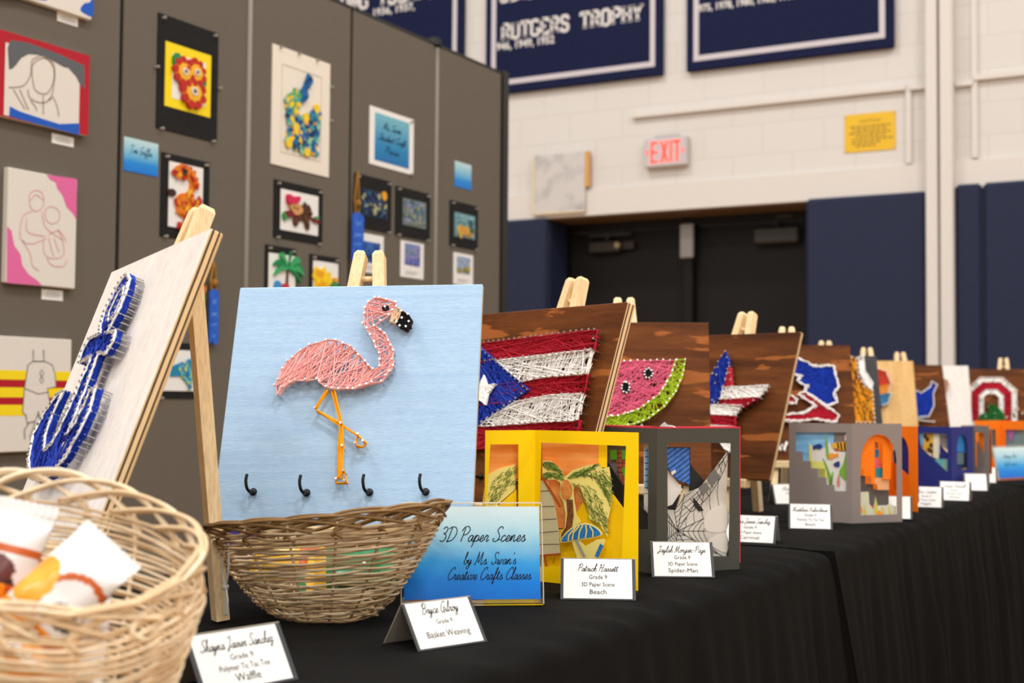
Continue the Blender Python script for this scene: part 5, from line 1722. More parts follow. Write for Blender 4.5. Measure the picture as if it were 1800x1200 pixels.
wound(t, 'green_yarn', [mat('green_yarn', (34, 120, 48), 0.75), mat('green_yarn_dark', (24, 92, 40), 0.75)], [lf], 420, 97, .0017, .024)
far_nails(t, resample(lf, .016) + [(-0.0548, 0.1563), (-0.0381, 0.1399), (0.0350, 0.1221), (0.0632, 0.1622), (0.0815, 0.1414), (0.0550, 0.1336), (0.0118, 0.1218)])
nt_ = [(0.0652, 0.1622), (0.0351, 0.1333)]
mb = MB()
for c in nt_:
    e_ = ellipse(c[0], c[1], .013, .013, 9)
    threads(e_, e_, 40, 98, mb=mb, r=.0016, loops=3)
mb.build('brown_yarn', mat('brown_yarn', (120, 66, 34), 0.75), t)
easel('K', 'pine easel holding the board with the crimson letter O')

# ---------------------------------------------------------------- folded paper scenes on the table
YEL = mat('yellow_card', (255, 214, 0), 0.6, 0.2)
YEL2 = mat('yellow_card_deep', (252, 206, 4), 0.6, 0.2)
CHAR = mat('charcoal_paper', (74, 73, 66), 0.75, 0.15)
BLK = mat('black_paper', (44, 42, 40), 0.75, 0.15)
REDC = mat('red_card', (206, 46, 66), 0.6, 0.2)
GREYC = mat('warm_grey_card', (140, 129, 125), 0.7, 0.12)
ORC = mat('orange_card', (246, 124, 20), 0.6, 0.2)
NVC = mat('navy_card', (38, 44, 118), 0.6, 0.2)
WINGS = {
    'P1': [[-0.9675, 1.6507], [-0.9268, 1.7252], [-0.7579, 1.7143]],
    'P2': [[-0.9434, 1.951], [-0.8051, 1.8909], [-0.7189, 2.0195]],
    'P3': [[-0.9224, 2.9152], [-0.7782, 2.9042], [-0.6952, 3.0081]],
    'P4': [[-0.8746, 3.2747], [-0.8164, 3.3762], [-0.724, 3.2903]],
    'P5': [[-0.932, 4.1375], [-0.8122, 4.1473], [-0.7745, 4.2831]],
    'P6': [[-0.8457, 4.4728], [-0.8162, 4.5237], [-0.7532, 4.4328]],
    'P7': [[-0.8859, 4.9321], [-0.8189, 5.0615], [-0.7142, 5.0284]],
}

def wing_empty(t, a, b):
    """frame of one leaf: local x along the leaf from a to b, -y to the viewer"""
    M = Matrix.Translation((a[0], a[1], TZ)) @ Matrix.Rotation(math.atan2(b[1] - a[1], b[0] - a[0]), 4, 'Z')
    return t.matrix_world.inverted() @ M, math.hypot(b[0] - a[0], b[1] - a[1])

def paper_thing(key, label):
    l, f, r = WINGS[key]
    t = thing('paper_scene', label, 'paper craft', (f[0], f[1], TZ), 0, 'folded paper scenes')
    bpy.context.view_layer.update()
    return t, wing_empty(t, l, f), wing_empty(t, f, r)

def leafpart(name, mb, mats, t, we):
    o = mb.build(name, mats, t)
    o.matrix_local = we[0]
    return o

def window_leaf(mb, W, H, hole, y0=0.0, th=.0012, mi=0):
    """a leaf W x H with one window; the outer edge is matched point for point to the hole"""
    n = len(hole)
    cx_ = sum(p[0] for p in hole) / n; cz_ = sum(p[1] for p in hole) / n
    outer = []
    for p in hole:
        dx, dz = p[0] - cx_, p[1] - cz_
        ks = []
        if abs(dx) > 1e-9: ks += [(-cx_) / dx, (W - cx_) / dx]
        if abs(dz) > 1e-9: ks += [(-cz_) / dz, (H - cz_) / dz]
        k = min(q for q in ks if q > 0)
        outer.append([cx_ + dx * k, cz_ + dz * k])
    for c in ((0, 0), (W, 0), (W, H), (0, H)):
        i = min(range(n), key=lambda q: (outer[q][0] - c[0]) ** 2 + (outer[q][1] - c[1]) ** 2)
        outer[i] = list(c)
    mb.ring([tuple(p) for p in outer], hole, y0, y0 + th, mi)
    return mb

def quadhole(pts, k=4):
    out = []
    for i in range(4):
        a, b = pts[i], pts[(i + 1) % 4]
        for q in range(k):
            out.append((a[0] + (b[0] - a[0]) * q / k, a[1] + (b[1] - a[1]) * q / k))
    return out

def arch(x0, z0, x1, z1, n=10):
    rx = (x1 - x0) / 2
    ry = min(rx * 1.25, (z1 - z0) * .5)
    c = (x0 + x1) / 2
    pts = [(x0, z0), (c, z0), (x1, z0), (x1, (z0 + z1 - ry) / 2)]
    pts += [(c + rx * math.cos(PI * i / n), z1 - ry + ry * math.sin(PI * i / n)) for i in range(n + 1)]
    pts += [(x0, (z0 + z1 - ry) / 2)]
    return pts

def strokes(mb, poly, axis, n, y, mis, seed, l0=.003, l1=.008, w=.0007):
    random.seed(seed)
    xs = [p[0] for p in poly]; zs = [p[1] for p in poly]
    k = 0
    while k < n:
        p = (random.uniform(min(xs), max(xs)), random.uniform(min(zs), max(zs)))
        if not inside(p, poly):
            continue
        k += 1
        a = math.atan2(axis[1], axis[0]) + random.uniform(-.45, .45)
        l = random.uniform(l0, l1)
        q = (p[0] + l * math.cos(a), p[1] + l * math.sin(a))
        mb.ribbon([p, q], w, y - random.uniform(0, .0003), random.choice(mis))

def P(poly, y, mb, mi=0, th=.0009):
    mb.plate(poly, y, y + th, mi)

# yellow beach scene
t, wl, wr = paper_thing('P1', 'bright yellow folded paper scene of a palm tree, hut and beach umbrella')
H = .219
mb = MB()
window_leaf(mb, wr[1], H, quadhole([(0.0101, 0.2013), (0.1500, 0.1998), (0.1435, 0.0311), (0.0066, 0.0209)]))
leafpart('right_leaf', mb, YEL, t, wr)
mb = MB()
window_leaf(mb, wl[1], H, quadhole([(0.0084, 0.1992), (0.0561, 0.1987), (0.0571, 0.0908), (0.0015, 0.0930)]))
leafpart('left_leaf', mb, YEL, t, wl)
SKY = mat('orange_watercolour', (240, 142, 60), 0.7, 0.15, c2=(250, 172, 96), scale=14, stretch=(1, 1, 6), contrast=(.35, .65))
mb = MB()
P([(-0.0008, 0.2038), (0.0960, 0.2022), (0.0963, 0.1481), (0.0861, 0.0799), (0.0003, 0.0748)], .020, mb)
leafpart('sunset_sky', mb, SKY, t, wr)
mb = MB()
P([(0.0112, 0.2033), (0.0634, 0.2028), (0.0639, 0.1447), (0.0118, 0.1461)], .010, mb)
leafpart('sunset_sky', mb, SKY, t, wl)
mb = MB()
P([(0.0960, 0.2037), (0.1093, 0.2040), (0.1095, 0.1678), (0.0962, 0.1674)], .018, mb)
P([(0.0691, 0.1129), (0.0858, 0.1331), (0.1212, 0.1299), (0.1464, 0.1013), (0.1468, 0.0172), (0.0009, 0.0057), (0.0004, 0.0699), (0.0466, 0.0776)], .016, mb)
leafpart('yellow_sand', mb, YEL2, t, wr)
mb = MB()
P([(0.0222, 0.1080), (0.0570, 0.1326), (0.0574, 0.0858), (0.0095, 0.0879), (0.0093, 0.1049)], .006, mb)
leafpart('yellow_dune', mb, YEL2, t, wl)
CREAMY = mat('pale_yellow_drawing_paper', (240, 224, 130), 0.7, 0.15)
FROND = mat('frond_crayon', (112, 136, 48), 0.8, 0.1, c2=(150, 164, 70), scale=200)
BROWNC = mat('brown_crayon', (110, 62, 30), 0.8, c2=(140, 84, 44), scale=120)
COCO = mat('orange_brown_crayon', (206, 124, 48), 0.8, c2=(226, 156, 84), scale=200)
mb = MB()
P([(0.0068, 0.1742), (0.0199, 0.1746), (0.0359, 0.1641), (0.0446, 0.1521), (0.0574, 0.1624), (0.0828, 0.1706), (0.1023, 0.1729), (0.1056, 0.1665), (0.1175, 0.1693), (0.1212, 0.1467), (0.1208, 0.1131), (0.1160, 0.0937), (0.1155, 0.0702), (0.1070, 0.0812), (0.1014, 0.0892), (0.0860, 0.0944), (0.0831, 0.1112), (0.0732, 0.1325), (0.0646, 0.1419), (0.0590, 0.1344), (0.0611, 0.1162), (0.0649, 0.0981), (0.0721, 0.0888), (0.0580, 0.0807), (0.0467, 0.0629), (0.0396, 0.0576), (0.0352, 0.0671), (0.0455, 0.0799), (0.0464, 0.0995), (0.0420, 0.1165), (0.0362, 0.1260), (0.0375, 0.1432), (0.0288, 0.1478), (0.0071, 0.1457)], .010, mb, 0)
for q in ([(0.0484, 0.1491), (0.0617, 0.1584), (0.0828, 0.1657), (0.1000, 0.1719), (0.0856, 0.1617), (0.0688, 0.1538)], [(0.0716, 0.1573), (0.1051, 0.1653), (0.1195, 0.1557), (0.1207, 0.1370), (0.1202, 0.1155), (0.1136, 0.1247), (0.1052, 0.1364), (0.0955, 0.1480), (0.0857, 0.1525)],
          [(0.0570, 0.1445), (0.0745, 0.1447), (0.0891, 0.1400), (0.0997, 0.1289), (0.1076, 0.1184), (0.1137, 0.1055), (0.1155, 0.0769), (0.1055, 0.0859), (0.0973, 0.0830), (0.0917, 0.0899), (0.0832, 0.0943), (0.0804, 0.1062), (0.0732, 0.1228), (0.0661, 0.1371)],
          [(0.0077, 0.1727), (0.0214, 0.1727), (0.0330, 0.1652), (0.0403, 0.1544), (0.0258, 0.1625), (0.0078, 0.1655)], [(0.0078, 0.1564), (0.0288, 0.1572), (0.0398, 0.1495), (0.0375, 0.1477), (0.0201, 0.1529), (0.0079, 0.1499)]):
    q = bean(q, 3)
    strokes(mb, q, (q[len(q) // 2][0] - q[0][0], q[len(q) // 2][1] - q[0][1]), 230, .0094, [1, 1, 4], 5)
P([(0.0480, 0.1197), (0.0583, 0.1202), (0.0601, 0.0978), (0.0574, 0.0806), (0.0467, 0.0666), (0.0396, 0.0600), (0.0398, 0.0703), (0.0472, 0.0800), (0.0499, 0.0997)], .0092, mb, 2, .0008)
P(ellipse([(0.0479, 0.1339)][0][0], [(0.0479, 0.1339)][0][1], .0098, .0142), .0086, mb, 3, .0008)
random.seed(12)
for a, b_ in zip([(0.0575, 0.1441), (0.0689, 0.1409), (0.0830, 0.1354), (0.0942, 0.1262), (0.1026, 0.1146), (0.0632, 0.1516), (0.0800, 0.1571), (0.0968, 0.1553), (0.1079, 0.1485)], [(0.0718, 0.1228), (0.0832, 0.1039), (0.0972, 0.0902), (0.1083, 0.0860), (0.1155, 0.0841), (0.0856, 0.1646), (0.1052, 0.1484), (0.1177, 0.1249), (0.1202, 0.1131)]):
    mb.ribbon([a, b_], .0007, .0085, 4)
leafpart('palm_tree', mb, [CREAMY, FROND, BROWNC, COCO, mat('dark_green_crayon', (54, 80, 36), 0.8)], t, wr)
mb = MB()
P([(0.0074, 0.1540), (0.0302, 0.1639), (0.0567, 0.1691), (0.0570, 0.1331), (0.0379, 0.1197), (0.0222, 0.1088), (0.0008, 0.1095)], .009, mb, 0)
strokes(mb, bean([(0.0091, 0.1267), (0.0232, 0.1507), (0.0520, 0.1635), (0.0561, 0.1622), (0.0563, 0.1400), (0.0406, 0.1355), (0.0264, 0.1164), (0.0121, 0.1120)], 3), (.6, .5), 170, .0084, [1, 1, 2], 6)
leafpart('palm_frond', mb, [CREAMY, FROND, mat('dark_green_crayon', (54, 80, 36), 0.8)], t, wl)
mb = MB()
P([(0.0071, 0.1457), (0.0190, 0.1449), (0.0314, 0.1110), (0.0380, 0.0770), (0.0412, 0.0406), (0.0021, 0.0378)], .004, mb, 0)
for q in ([(0.0072, 0.1301), (0.0232, 0.1318)], [(0.0059, 0.1078), (0.0314, 0.1095)], [(0.0055, 0.0885), (0.0350, 0.0916)], [(0.0051, 0.0696), (0.0380, 0.0741)], [(0.0040, 0.0528), (0.0399, 0.0556)]):
    mb.ribbon(q, .0008, .0034, 1)
mb.ribbon([(0.0021, 0.0359), (0.0426, 0.0416)], .0032, .0030, 2)
mb.ribbon([(0.0158, 0.0376), (0.0201, 0.0158)], .0040, .0030, 2)
mb.ribbon([(0.0354, 0.0402), (0.0298, 0.0275)], .0012, .0030, 2)
mb.ribbon([(0.0102, 0.1515), (0.0421, 0.1086)], .0042, .0030, 2)
leafpart('beach_hut', mb, [mat('pale_grey_wash', (206, 198, 164), 0.7), INK, mat('rust_crayon', (176, 84, 28), 0.8)], t, wr)
mb = MB()
P(bean([(0.0433, 0.0583), (0.0495, 0.0709), (0.0650, 0.0830), (0.0833, 0.0889), (0.1014, 0.0844), (0.1117, 0.0742), (0.0973, 0.0681), (0.0722, 0.0631)], 3), .0020, mb, 0)
P([(0.0609, 0.0633), (0.0722, 0.0650), (0.0835, 0.0556), (0.1029, 0.0665), (0.1139, 0.0684), (0.1161, 0.0637), (0.1058, 0.0427), (0.0989, 0.0338), (0.0724, 0.0319)], .0024, mb, 0)
P(bean([(0.0456, 0.0599), (0.0512, 0.0698), (0.0665, 0.0812), (0.0833, 0.0865), (0.0995, 0.0831), (0.1089, 0.0743), (0.0968, 0.0700), (0.0722, 0.0653)], 3), .0012, mb, 1, .0008)
for q in ([(0.0564, 0.0616), (0.0575, 0.0697), (0.0693, 0.0826)], [(0.0632, 0.0630), (0.0651, 0.0738), (0.0749, 0.0841)], [(0.0736, 0.0651), (0.0750, 0.0756), (0.0805, 0.0859)], [(0.0848, 0.0673), (0.0867, 0.0775), (0.0855, 0.0862)], [(0.0968, 0.0697), (0.0973, 0.0777), (0.0917, 0.0851)]):
    mb.ribbon(q, .0022, .0008, 0)
mb.ribbon([(0.0694, 0.0639), (0.0836, 0.0406)], .0042, .0008, 2)
mb.ribbon([(0.1118, 0.0599), (0.1030, 0.0420)], .0062, .0008, 1)
leafpart('beach_umbrella', mb, [CREAMY, mat('umbrella_blue', (28, 108, 176), 0.7, c2=(50, 130, 194), scale=160), mat('grey_crayon', (160, 156, 150), 0.8)], t, wr)

# black city scene with a web
t, wl, wr = paper_thing('P2', 'charcoal and red folded paper scene of city blocks and a large grey web')
H = .221
rw = [(0.0189, 0.1994), (0.1382, 0.1976), (0.1342, 0.0211), (0.0205, 0.0263)]
lw = [(0.0192, 0.1946), (0.1320, 0.1982), (0.1311, 0.0664), (0.0203, 0.0572)]
mb = MB(); window_leaf(mb, wr[1], H, quadhole(rw)); leafpart('right_leaf', mb, CHAR, t, wr)
mb = MB(); window_leaf(mb, wl[1], H, quadhole(lw)); leafpart('left_leaf', mb, CHAR, t, wl)
mb = MB()
mb.box(-.001, .0005, H + .0, wr[1] + .002, .030, H + .0022)
mb.box(wr[1] - .001, .0015, .010, wr[1] + .0028, .007, H + .002)
leafpart('red_backing', mb, REDC, t, wr)
mb = MB()
mb.box(.004, .0005, H + .0, wl[1], .035, H + .0022)
leafpart('red_backing', mb, REDC, t, wl)
WEBG = mat('web_grey_wash', (206, 202, 194), 0.75, 0.1, c2=(172, 168, 160), scale=22, contrast=(.40, .68))
mb = MB()
P([(0.1375, 0.1861), (0.1154, 0.1619), (0.0848, 0.1294), (0.0546, 0.1204), (0.0390, 0.0952), (0.0190, 0.0971), (0.0193, 0.0253), (0.1342, 0.0200), (0.1340, 0.1163)], .006, mb, 0)
cxz = [(0.0422, 0.0633)][0]
spokes = [(0.0190, 0.0971), (0.0203, 0.0828), (0.0192, 0.0491), (0.0361, 0.0245), (0.0676, 0.0231), (0.1254, 0.0215), (0.0946, 0.0613), (0.1301, 0.0951), (0.1366, 0.1829), (0.0546, 0.1204), (0.0343, 0.1032)]
for q in spokes:
    mb.ribbon([cxz, q], .0009, .0055, 1)
for k in (.18, .36, .54, .72, .9):
    for a, b_ in zip(spokes[:-1], spokes[1:]):
        p0 = (cxz[0] + (a[0] - cxz[0]) * k, cxz[1] + (a[1] - cxz[1]) * k)
        p1 = (cxz[0] + (b_[0] - cxz[0]) * k, cxz[1] + (b_[1] - cxz[1]) * k)
        m_ = ((p0[0] + p1[0]) / 2 * .9 + cxz[0] * .1, (p0[1] + p1[1]) / 2 * .9 + cxz[1] * .1)
        mb.ribbon([(p[0], p[1]) for p in catmull([(p0[0], p0[1], 0), (m_[0], m_[1], 0), (p1[0], p1[1], 0)], 4)], .0007, .0054, 1)
e1 = [(0.0531, 0.1026), (0.0848, 0.1294), (0.1122, 0.1593), (0.1349, 0.1856)]
e2 = [(0.0674, 0.0917), (0.0961, 0.1119), (0.1219, 0.1432), (0.1366, 0.1723)]
mb.ribbon([(p[0], p[1]) for p in catmull([(a, b_, 0) for a, b_ in e2], 4)], .0009, .0054, 1)
for k in range(9):
    u_ = k / 8
    i = min(2, int(u_ * 3)); f = u_ * 3 - i
    a = (e1[i][0] + (e1[i + 1][0] - e1[i][0]) * f, e1[i][1] + (e1[i + 1][1] - e1[i][1]) * f)
    b_ = (e2[i][0] + (e2[i + 1][0] - e2[i][0]) * f, e2[i][1] + (e2[i + 1][1] - e2[i][1]) * f)
    mb.ribbon([a, b_], .0008, .0054, 1)
for q in ([(0.0960, 0.1437), (0.1105, 0.1580), (0.1219, 0.1445), (0.1057, 0.1289)], [(0.0807, 0.1295), (0.0935, 0.1371), (0.1025, 0.1271), (0.0881, 0.1161)]):
    P(q, .0052, mb, 2, .0004)
for q in ([(0.0914, 0.0804), (0.1026, 0.0933), (0.1341, 0.1003), (0.1341, 0.0617), (0.0962, 0.0613)], [(0.0995, 0.0432), (0.1123, 0.0533), (0.1341, 0.0551), (0.1341, 0.0258)]):
    P(bean(q, 3), .0053, mb, 3, .0005)
leafpart('grey_web', mb, [WEBG, INK, mat('pencil_grey', (108, 106, 104), 0.8), mat('web_pale', (212, 208, 200), 0.75)], t, wr)
mb = MB()
P([(0.0168, 0.2012), (0.0292, 0.2011), (0.0388, 0.1500), (0.0578, 0.1261), (0.0390, 0.1030), (0.0171, 0.0972)], .016, mb, 0)
P([(0.0249, 0.1915), (0.0687, 0.1911), (0.0692, 0.1332), (0.0458, 0.1405), (0.0269, 0.1602)], .012, mb, 1)
for k in range(13):
    x_ = 1200 + k * 10
random.seed(1)
bb = [(0.0249, 0.1915), (0.0687, 0.1911), (0.0692, 0.1332), (0.0458, 0.1405), (0.0269, 0.1602)]
xs = [p[0] for p in bb]; zs = [p[1] for p in bb]
d_ = (max(xs) - min(xs)) / 5.5
for k in range(-8, 9):
    pts = []
    for q in range(60):
        x_ = min(xs) + (max(xs) - min(xs)) * q / 59
        z_ = max(zs) - d_ * k + (x_ - min(xs)) * .62 - .02
        if inside((x_, z_), bb):
            pts.append((x_, z_))
    if len(pts) > 2:
        mb.ribbon(pts, .0011, .0114, 2)
mb.ribbon(bb + [bb[0]], .0012, .0114, 2)
P([(0.0332, 0.1533), (0.0407, 0.1573), (0.0426, 0.1536), (0.0357, 0.1485)], .0112, mb, 0, .0006)
P([(0.0691, 0.1674), (0.0784, 0.1572), (0.0977, 0.1384), (0.0848, 0.1254), (0.0692, 0.1179)], .014, mb, 3)
P([(0.0705, 0.1139), (0.0775, 0.1072), (0.0897, 0.0937), (0.0808, 0.0924), (0.0721, 0.1021)], .0045, mb, 3)
leafpart('city_block', mb, [mat('pale_drawing_paper', (222, 218, 212), 0.75), mat('hatched_blue', (56, 106, 190), 0.75, c2=(78, 126, 206), scale=90), mat('navy_line', (22, 28, 60), 0.7), BLK], t, wr)
mb = MB()
P([(0.0138, 0.1958), (0.0829, 0.1979), (0.0834, 0.1261), (0.0144, 0.1221)], .016, mb, 0)
P([(0.0448, 0.1846), (0.0771, 0.1849), (0.0774, 0.1311), (0.0594, 0.1301), (0.0450, 0.1590)], .012, mb, 1)
for k in range(5):
    mb.ribbon([(0.0449, 0.1792), (0.0775, 0.1799)] if k == 0 else [(p[0], p[1] - .0075 * k) for p in [(0.0449, 0.1792), (0.0775, 0.1799)]], .0008, .0116, 5)
for k in range(3):
    mb.ribbon([(p[0] + .010 * k, p[1]) for p in [(0.0493, 0.1848), (0.0505, 0.1323)]], .0008, .0116, 5)
for q in ([(0.0313, 0.1841), (0.0469, 0.1847), (0.0478, 0.1693), (0.0331, 0.1682)], [(0.0590, 0.1851), (0.0782, 0.1858), (0.0775, 0.1711), (0.0607, 0.1699)], [(0.0592, 0.1569), (0.0776, 0.1591), (0.0762, 0.1337), (0.0633, 0.1450)]):
    P(q, .010, mb, 2)
P([(0.1065, 0.1987), (0.1335, 0.1995), (0.1341, 0.0718), (0.1073, 0.0697)], .014, mb, 3)
P([(0.1120, 0.1888), (0.1297, 0.1894), (0.1293, 0.1288), (0.1123, 0.1278)], .011, mb, 4)
for k in range(7):
    mb.ribbon([(p[0], p[1] - .0095 * k) for p in [(0.1120, 0.1857), (0.1297, 0.1863)]], .0009, .0106, 5)
for q in ([(0.1182, 0.1890), (0.1185, 0.1282)], [(0.1243, 0.1893), (0.1243, 0.1285)], [(0.1108, 0.1193), (0.1324, 0.1211)]):
    mb.ribbon(q, .0009, .0106, 5)
P([(0.0181, 0.1763), (0.0471, 0.1483), (0.0775, 0.1205), (0.1318, 0.0846), (0.1319, 0.0612), (0.0191, 0.0517)], .006, mb, 6)
leafpart('city_block', mb, [mat('grey_wash', (158, 156, 152), 0.75), mat('brick_crayon', (206, 112, 84), 0.8), mat('lime_crayon', (112, 192, 40), 0.8), mat('pale_drawing_paper', (222, 218, 212)), mat('glass_blue_crayon', (124, 168, 206), 0.8), INK, BLK], t, wl)
mb = MB()
for q, m_ in (([(0.0768, 0.2205), (0.0835, 0.2268), (0.0899, 0.2208)], 0), (bean([(0.1257, 0.2216), (0.1371, 0.2257), (0.1523, 0.2255), (0.1590, 0.2223)], 3), 1)):
    P(q, .030, mb, m_)
leafpart('paper_peak', mb, [mat('pale_teal_paper', (170, 204, 204), 0.7), WHITEPAPER], t, wl)
mb = MB()
P([(0.0276, 0.2226), (0.0379, 0.2301), (0.0480, 0.2225)], .036, mb, 0)
P([(0.0342, 0.2225), (0.0379, 0.2280), (0.0417, 0.2225)], .0352, mb, 1)
leafpart('paper_peak', mb, [mat('pale_teal_paper', (170, 204, 204)), mat('peach_paper', (230, 170, 120), 0.7)], t, wr)

# grey underwater scene
t, wl, wr = paper_thing('P3', 'grey folded paper scene with painted fish behind a stepped window and an orange arch')
H = .216
stp = [(0.0156, 0.1945), (0.1317, 0.1969), (0.1314, 0.0691), (0.1041, 0.0678), (0.1042, 0.0815), (0.0858, 0.0808), (0.0859, 0.0970), (0.0674, 0.0963), (0.0675, 0.1161), (0.0504, 0.1155), (0.0504, 0.1318), (0.0321, 0.1313), (0.0321, 0.1519), (0.0155, 0.1522)]
mb = MB()
n_ = len(stp)
mb.plate([(0, 0), (wl[1], 0), (wl[1], H), (0, H), (0, stp[0][1])] + [stp[0]] + stp[1:] + [stp[0], (0, stp[0][1] - .00001)], 0, .0012)
leafpart('left_leaf', mb, GREYC, t, wl)
ax = [(0.0223, 0.0168), (0.1188, 0.0144), (0.0713, 0.1934)]
mb = MB(); window_leaf(mb, wr[1], H, arch(ax[0][0], ax[0][1], ax[1][0], ax[2][1])); leafpart('right_leaf', mb, GREYC, t, wr)
mb = MB()
P([(0.0069, 0.1979), (0.1008, 0.1998), (0.1006, 0.1292), (0.0068, 0.1261)], .008, mb, 0)
P([(0.1008, 0.1998), (0.1346, 0.2004), (0.1346, 0.1724), (0.1007, 0.1715)], .010, mb, 6)
P([(0.0452, 0.1719), (0.0519, 0.1632), (0.0798, 0.1604), (0.0908, 0.1748), (0.1036, 0.1540), (0.1327, 0.1548), (0.1342, 0.0639), (0.0592, 0.0605), (0.0369, 0.1093), (0.0452, 0.1310)], .006, mb, 1)
for q in ([(0.0482, 0.1318), (0.0668, 0.1324), (0.0815, 0.1286), (0.0815, 0.0951), (0.0685, 0.0963), (0.0667, 0.1157), (0.0504, 0.1155)], [(0.0667, 0.1168), (0.0859, 0.1146), (0.0859, 0.0935), (0.0682, 0.0945)], [(0.0452, 0.1719), (0.0501, 0.1649), (0.0511, 0.1312), (0.0444, 0.1317)]):
    P(q, .0052, mb, 2, .0006)
for q in ([(0.0760, 0.1390), (0.0834, 0.1287), (0.0962, 0.0974), (0.0983, 0.0813), (0.0925, 0.0810), (0.0852, 0.1111)], [(0.1327, 0.1636), (0.1236, 0.1300), (0.1144, 0.1122), (0.1162, 0.1017), (0.1289, 0.0917), (0.1325, 0.0988)], [(0.0824, 0.1852), (0.0871, 0.1747), (0.0907, 0.1395), (0.0852, 0.1429)], [(0.0906, 0.0813), (0.0999, 0.1116), (0.0976, 0.0816)]):
    P(bean(q, 3), .0046, mb, 3, .0006)
P(bean([(0.0538, 0.1639), (0.0613, 0.1684), (0.0705, 0.1701), (0.0761, 0.1645), (0.0705, 0.1587), (0.0612, 0.1592), (0.0557, 0.1569)], 3), .0042, mb, 4, .0006)
P(bean([(0.0897, 0.1448), (0.0963, 0.1510), (0.1054, 0.1484), (0.1109, 0.1521), (0.1109, 0.1415), (0.1043, 0.1435), (0.0984, 0.1369), (0.0926, 0.1382)], 3), .0042, mb, 5, .0006)
P(bean([(0.0978, 0.1708), (0.1110, 0.1746), (0.1317, 0.1744), (0.1316, 0.1597), (0.1182, 0.1572), (0.1091, 0.1612), (0.1000, 0.1624)], 3), .0042, mb, 7, .0006)
for q in ([(0.1110, 0.1739), (0.1131, 0.1606)], [(0.1182, 0.1744), (0.1204, 0.1580)], [(0.1262, 0.1743), (0.1276, 0.1589)]):
    mb.ribbon(q, .0034, .0036, 8)
P(bean([(0.1006, 0.1257), (0.1072, 0.1312), (0.1145, 0.1332), (0.1145, 0.1227), (0.1072, 0.1203)], 3), .0042, mb, 4, .0006)
P(bean([(0.1093, 0.0909), (0.1137, 0.1051), (0.1151, 0.0876), (0.1129, 0.0770), (0.1093, 0.0803)], 3), .0042, mb, 9, .0006)
P([(0.1270, 0.1915), (0.1317, 0.1916), (0.1317, 0.1786), (0.1270, 0.1785)], .0036, mb, 10)
leafpart('painted_fish', mb, [mat('sea_wash', (110, 174, 226), 0.7, c2=(150, 202, 238), scale=20, stretch=(1, 1, 4)), mat('pale_drawing_paper', (222, 218, 212)), mat('lemon_wash', (222, 218, 120), 0.7), mat('reed_green', (120, 170, 60), 0.7), mat('fish_navy', (36, 60, 120), 0.7), mat('fish_orange', (240, 150, 40), 0.7), GREYC, mat('fish_amber', (226, 170, 50), 0.7), INK, mat('coral_pink', (206, 130, 120), 0.7), mat('blush_paper', (236, 190, 184), 0.7)], t, wl)
mb = MB()
oa = [(0.0308, 0.1181), (0.0310, 0.1637), (0.0498, 0.1882), (0.0734, 0.1934), (0.0971, 0.1870), (0.1079, 0.1756), (0.1126, 0.1543), (0.1105, 0.0934), (0.0889, 0.0937), (0.0893, 0.1739), (0.0734, 0.1793), (0.0678, 0.1772), (0.0674, 0.0835), (0.0571, 0.0837), (0.0572, 0.1013), (0.0375, 0.1015), (0.0376, 0.1177)]
P(oa, .010, mb, 0)
P([(0.0678, 0.1793), (0.0863, 0.1740), (0.0875, 0.1616), (0.0677, 0.1599)], .024, mb, 1)
P([(0.0677, 0.1617), (0.0884, 0.1580), (0.0874, 0.1404), (0.0676, 0.1423)], .022, mb, 2)
P(bean([(0.0711, 0.1405), (0.0839, 0.1369), (0.0947, 0.1244), (0.0903, 0.1174), (0.0731, 0.1193)], 3), .020, mb, 3)
P([(0.0761, 0.1176), (0.1033, 0.1183), (0.1019, 0.0960), (0.0773, 0.0974)], .018, mb, 4)
P([(0.0571, 0.0967), (0.1105, 0.0959), (0.1104, 0.0694), (0.0793, 0.0699), (0.0772, 0.0834), (0.0571, 0.0837)], .016, mb, 5)
P([(0.0199, 0.1620), (0.0310, 0.1672), (0.0308, 0.1199), (0.0198, 0.1200)], .020, mb, 4)
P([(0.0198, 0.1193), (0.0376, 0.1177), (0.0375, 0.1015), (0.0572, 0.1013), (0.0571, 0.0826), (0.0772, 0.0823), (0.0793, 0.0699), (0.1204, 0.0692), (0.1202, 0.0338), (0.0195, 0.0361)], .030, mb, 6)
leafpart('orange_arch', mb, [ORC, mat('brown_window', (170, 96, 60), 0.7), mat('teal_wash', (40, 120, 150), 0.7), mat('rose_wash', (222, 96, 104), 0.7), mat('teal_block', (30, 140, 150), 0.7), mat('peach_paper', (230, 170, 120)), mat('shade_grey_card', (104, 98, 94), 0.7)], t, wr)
mb = MB()
P([(0.0196, 0.0675), (0.0472, 0.0670), (0.0492, 0.0407), (0.0598, 0.0282), (0.0655, 0.0561), (0.0727, 0.0296), (0.0878, 0.0345), (0.1029, 0.0395), (0.1206, 0.0338), (0.1205, 0.0119), (0.0194, 0.0145)], .005, mb, 0)
for q in ([(0.0620, 0.0246), (0.0655, 0.0544), (0.0706, 0.0297), (0.0726, 0.0173), (0.0641, 0.0158)], [(0.0342, 0.0165), (0.0364, 0.0392), (0.0415, 0.0181)], [(0.0834, 0.0170), (0.0813, 0.0382), (0.0898, 0.0204)], [(0.1028, 0.0165), (0.0998, 0.0343), (0.1071, 0.0200)], [(0.0216, 0.0326), (0.0258, 0.0429), (0.0279, 0.0167), (0.0228, 0.0168)]):
    P(q, .0042, mb, 1, .0006)
for q in ([(0.0684, 0.0209), (0.0748, 0.0260), (0.0834, 0.0170), (0.0705, 0.0156)], [(0.0215, 0.0273), (0.0279, 0.0359), (0.0304, 0.0219)]):
    P(bean(q, 3), .0038, mb, 2, .0005)
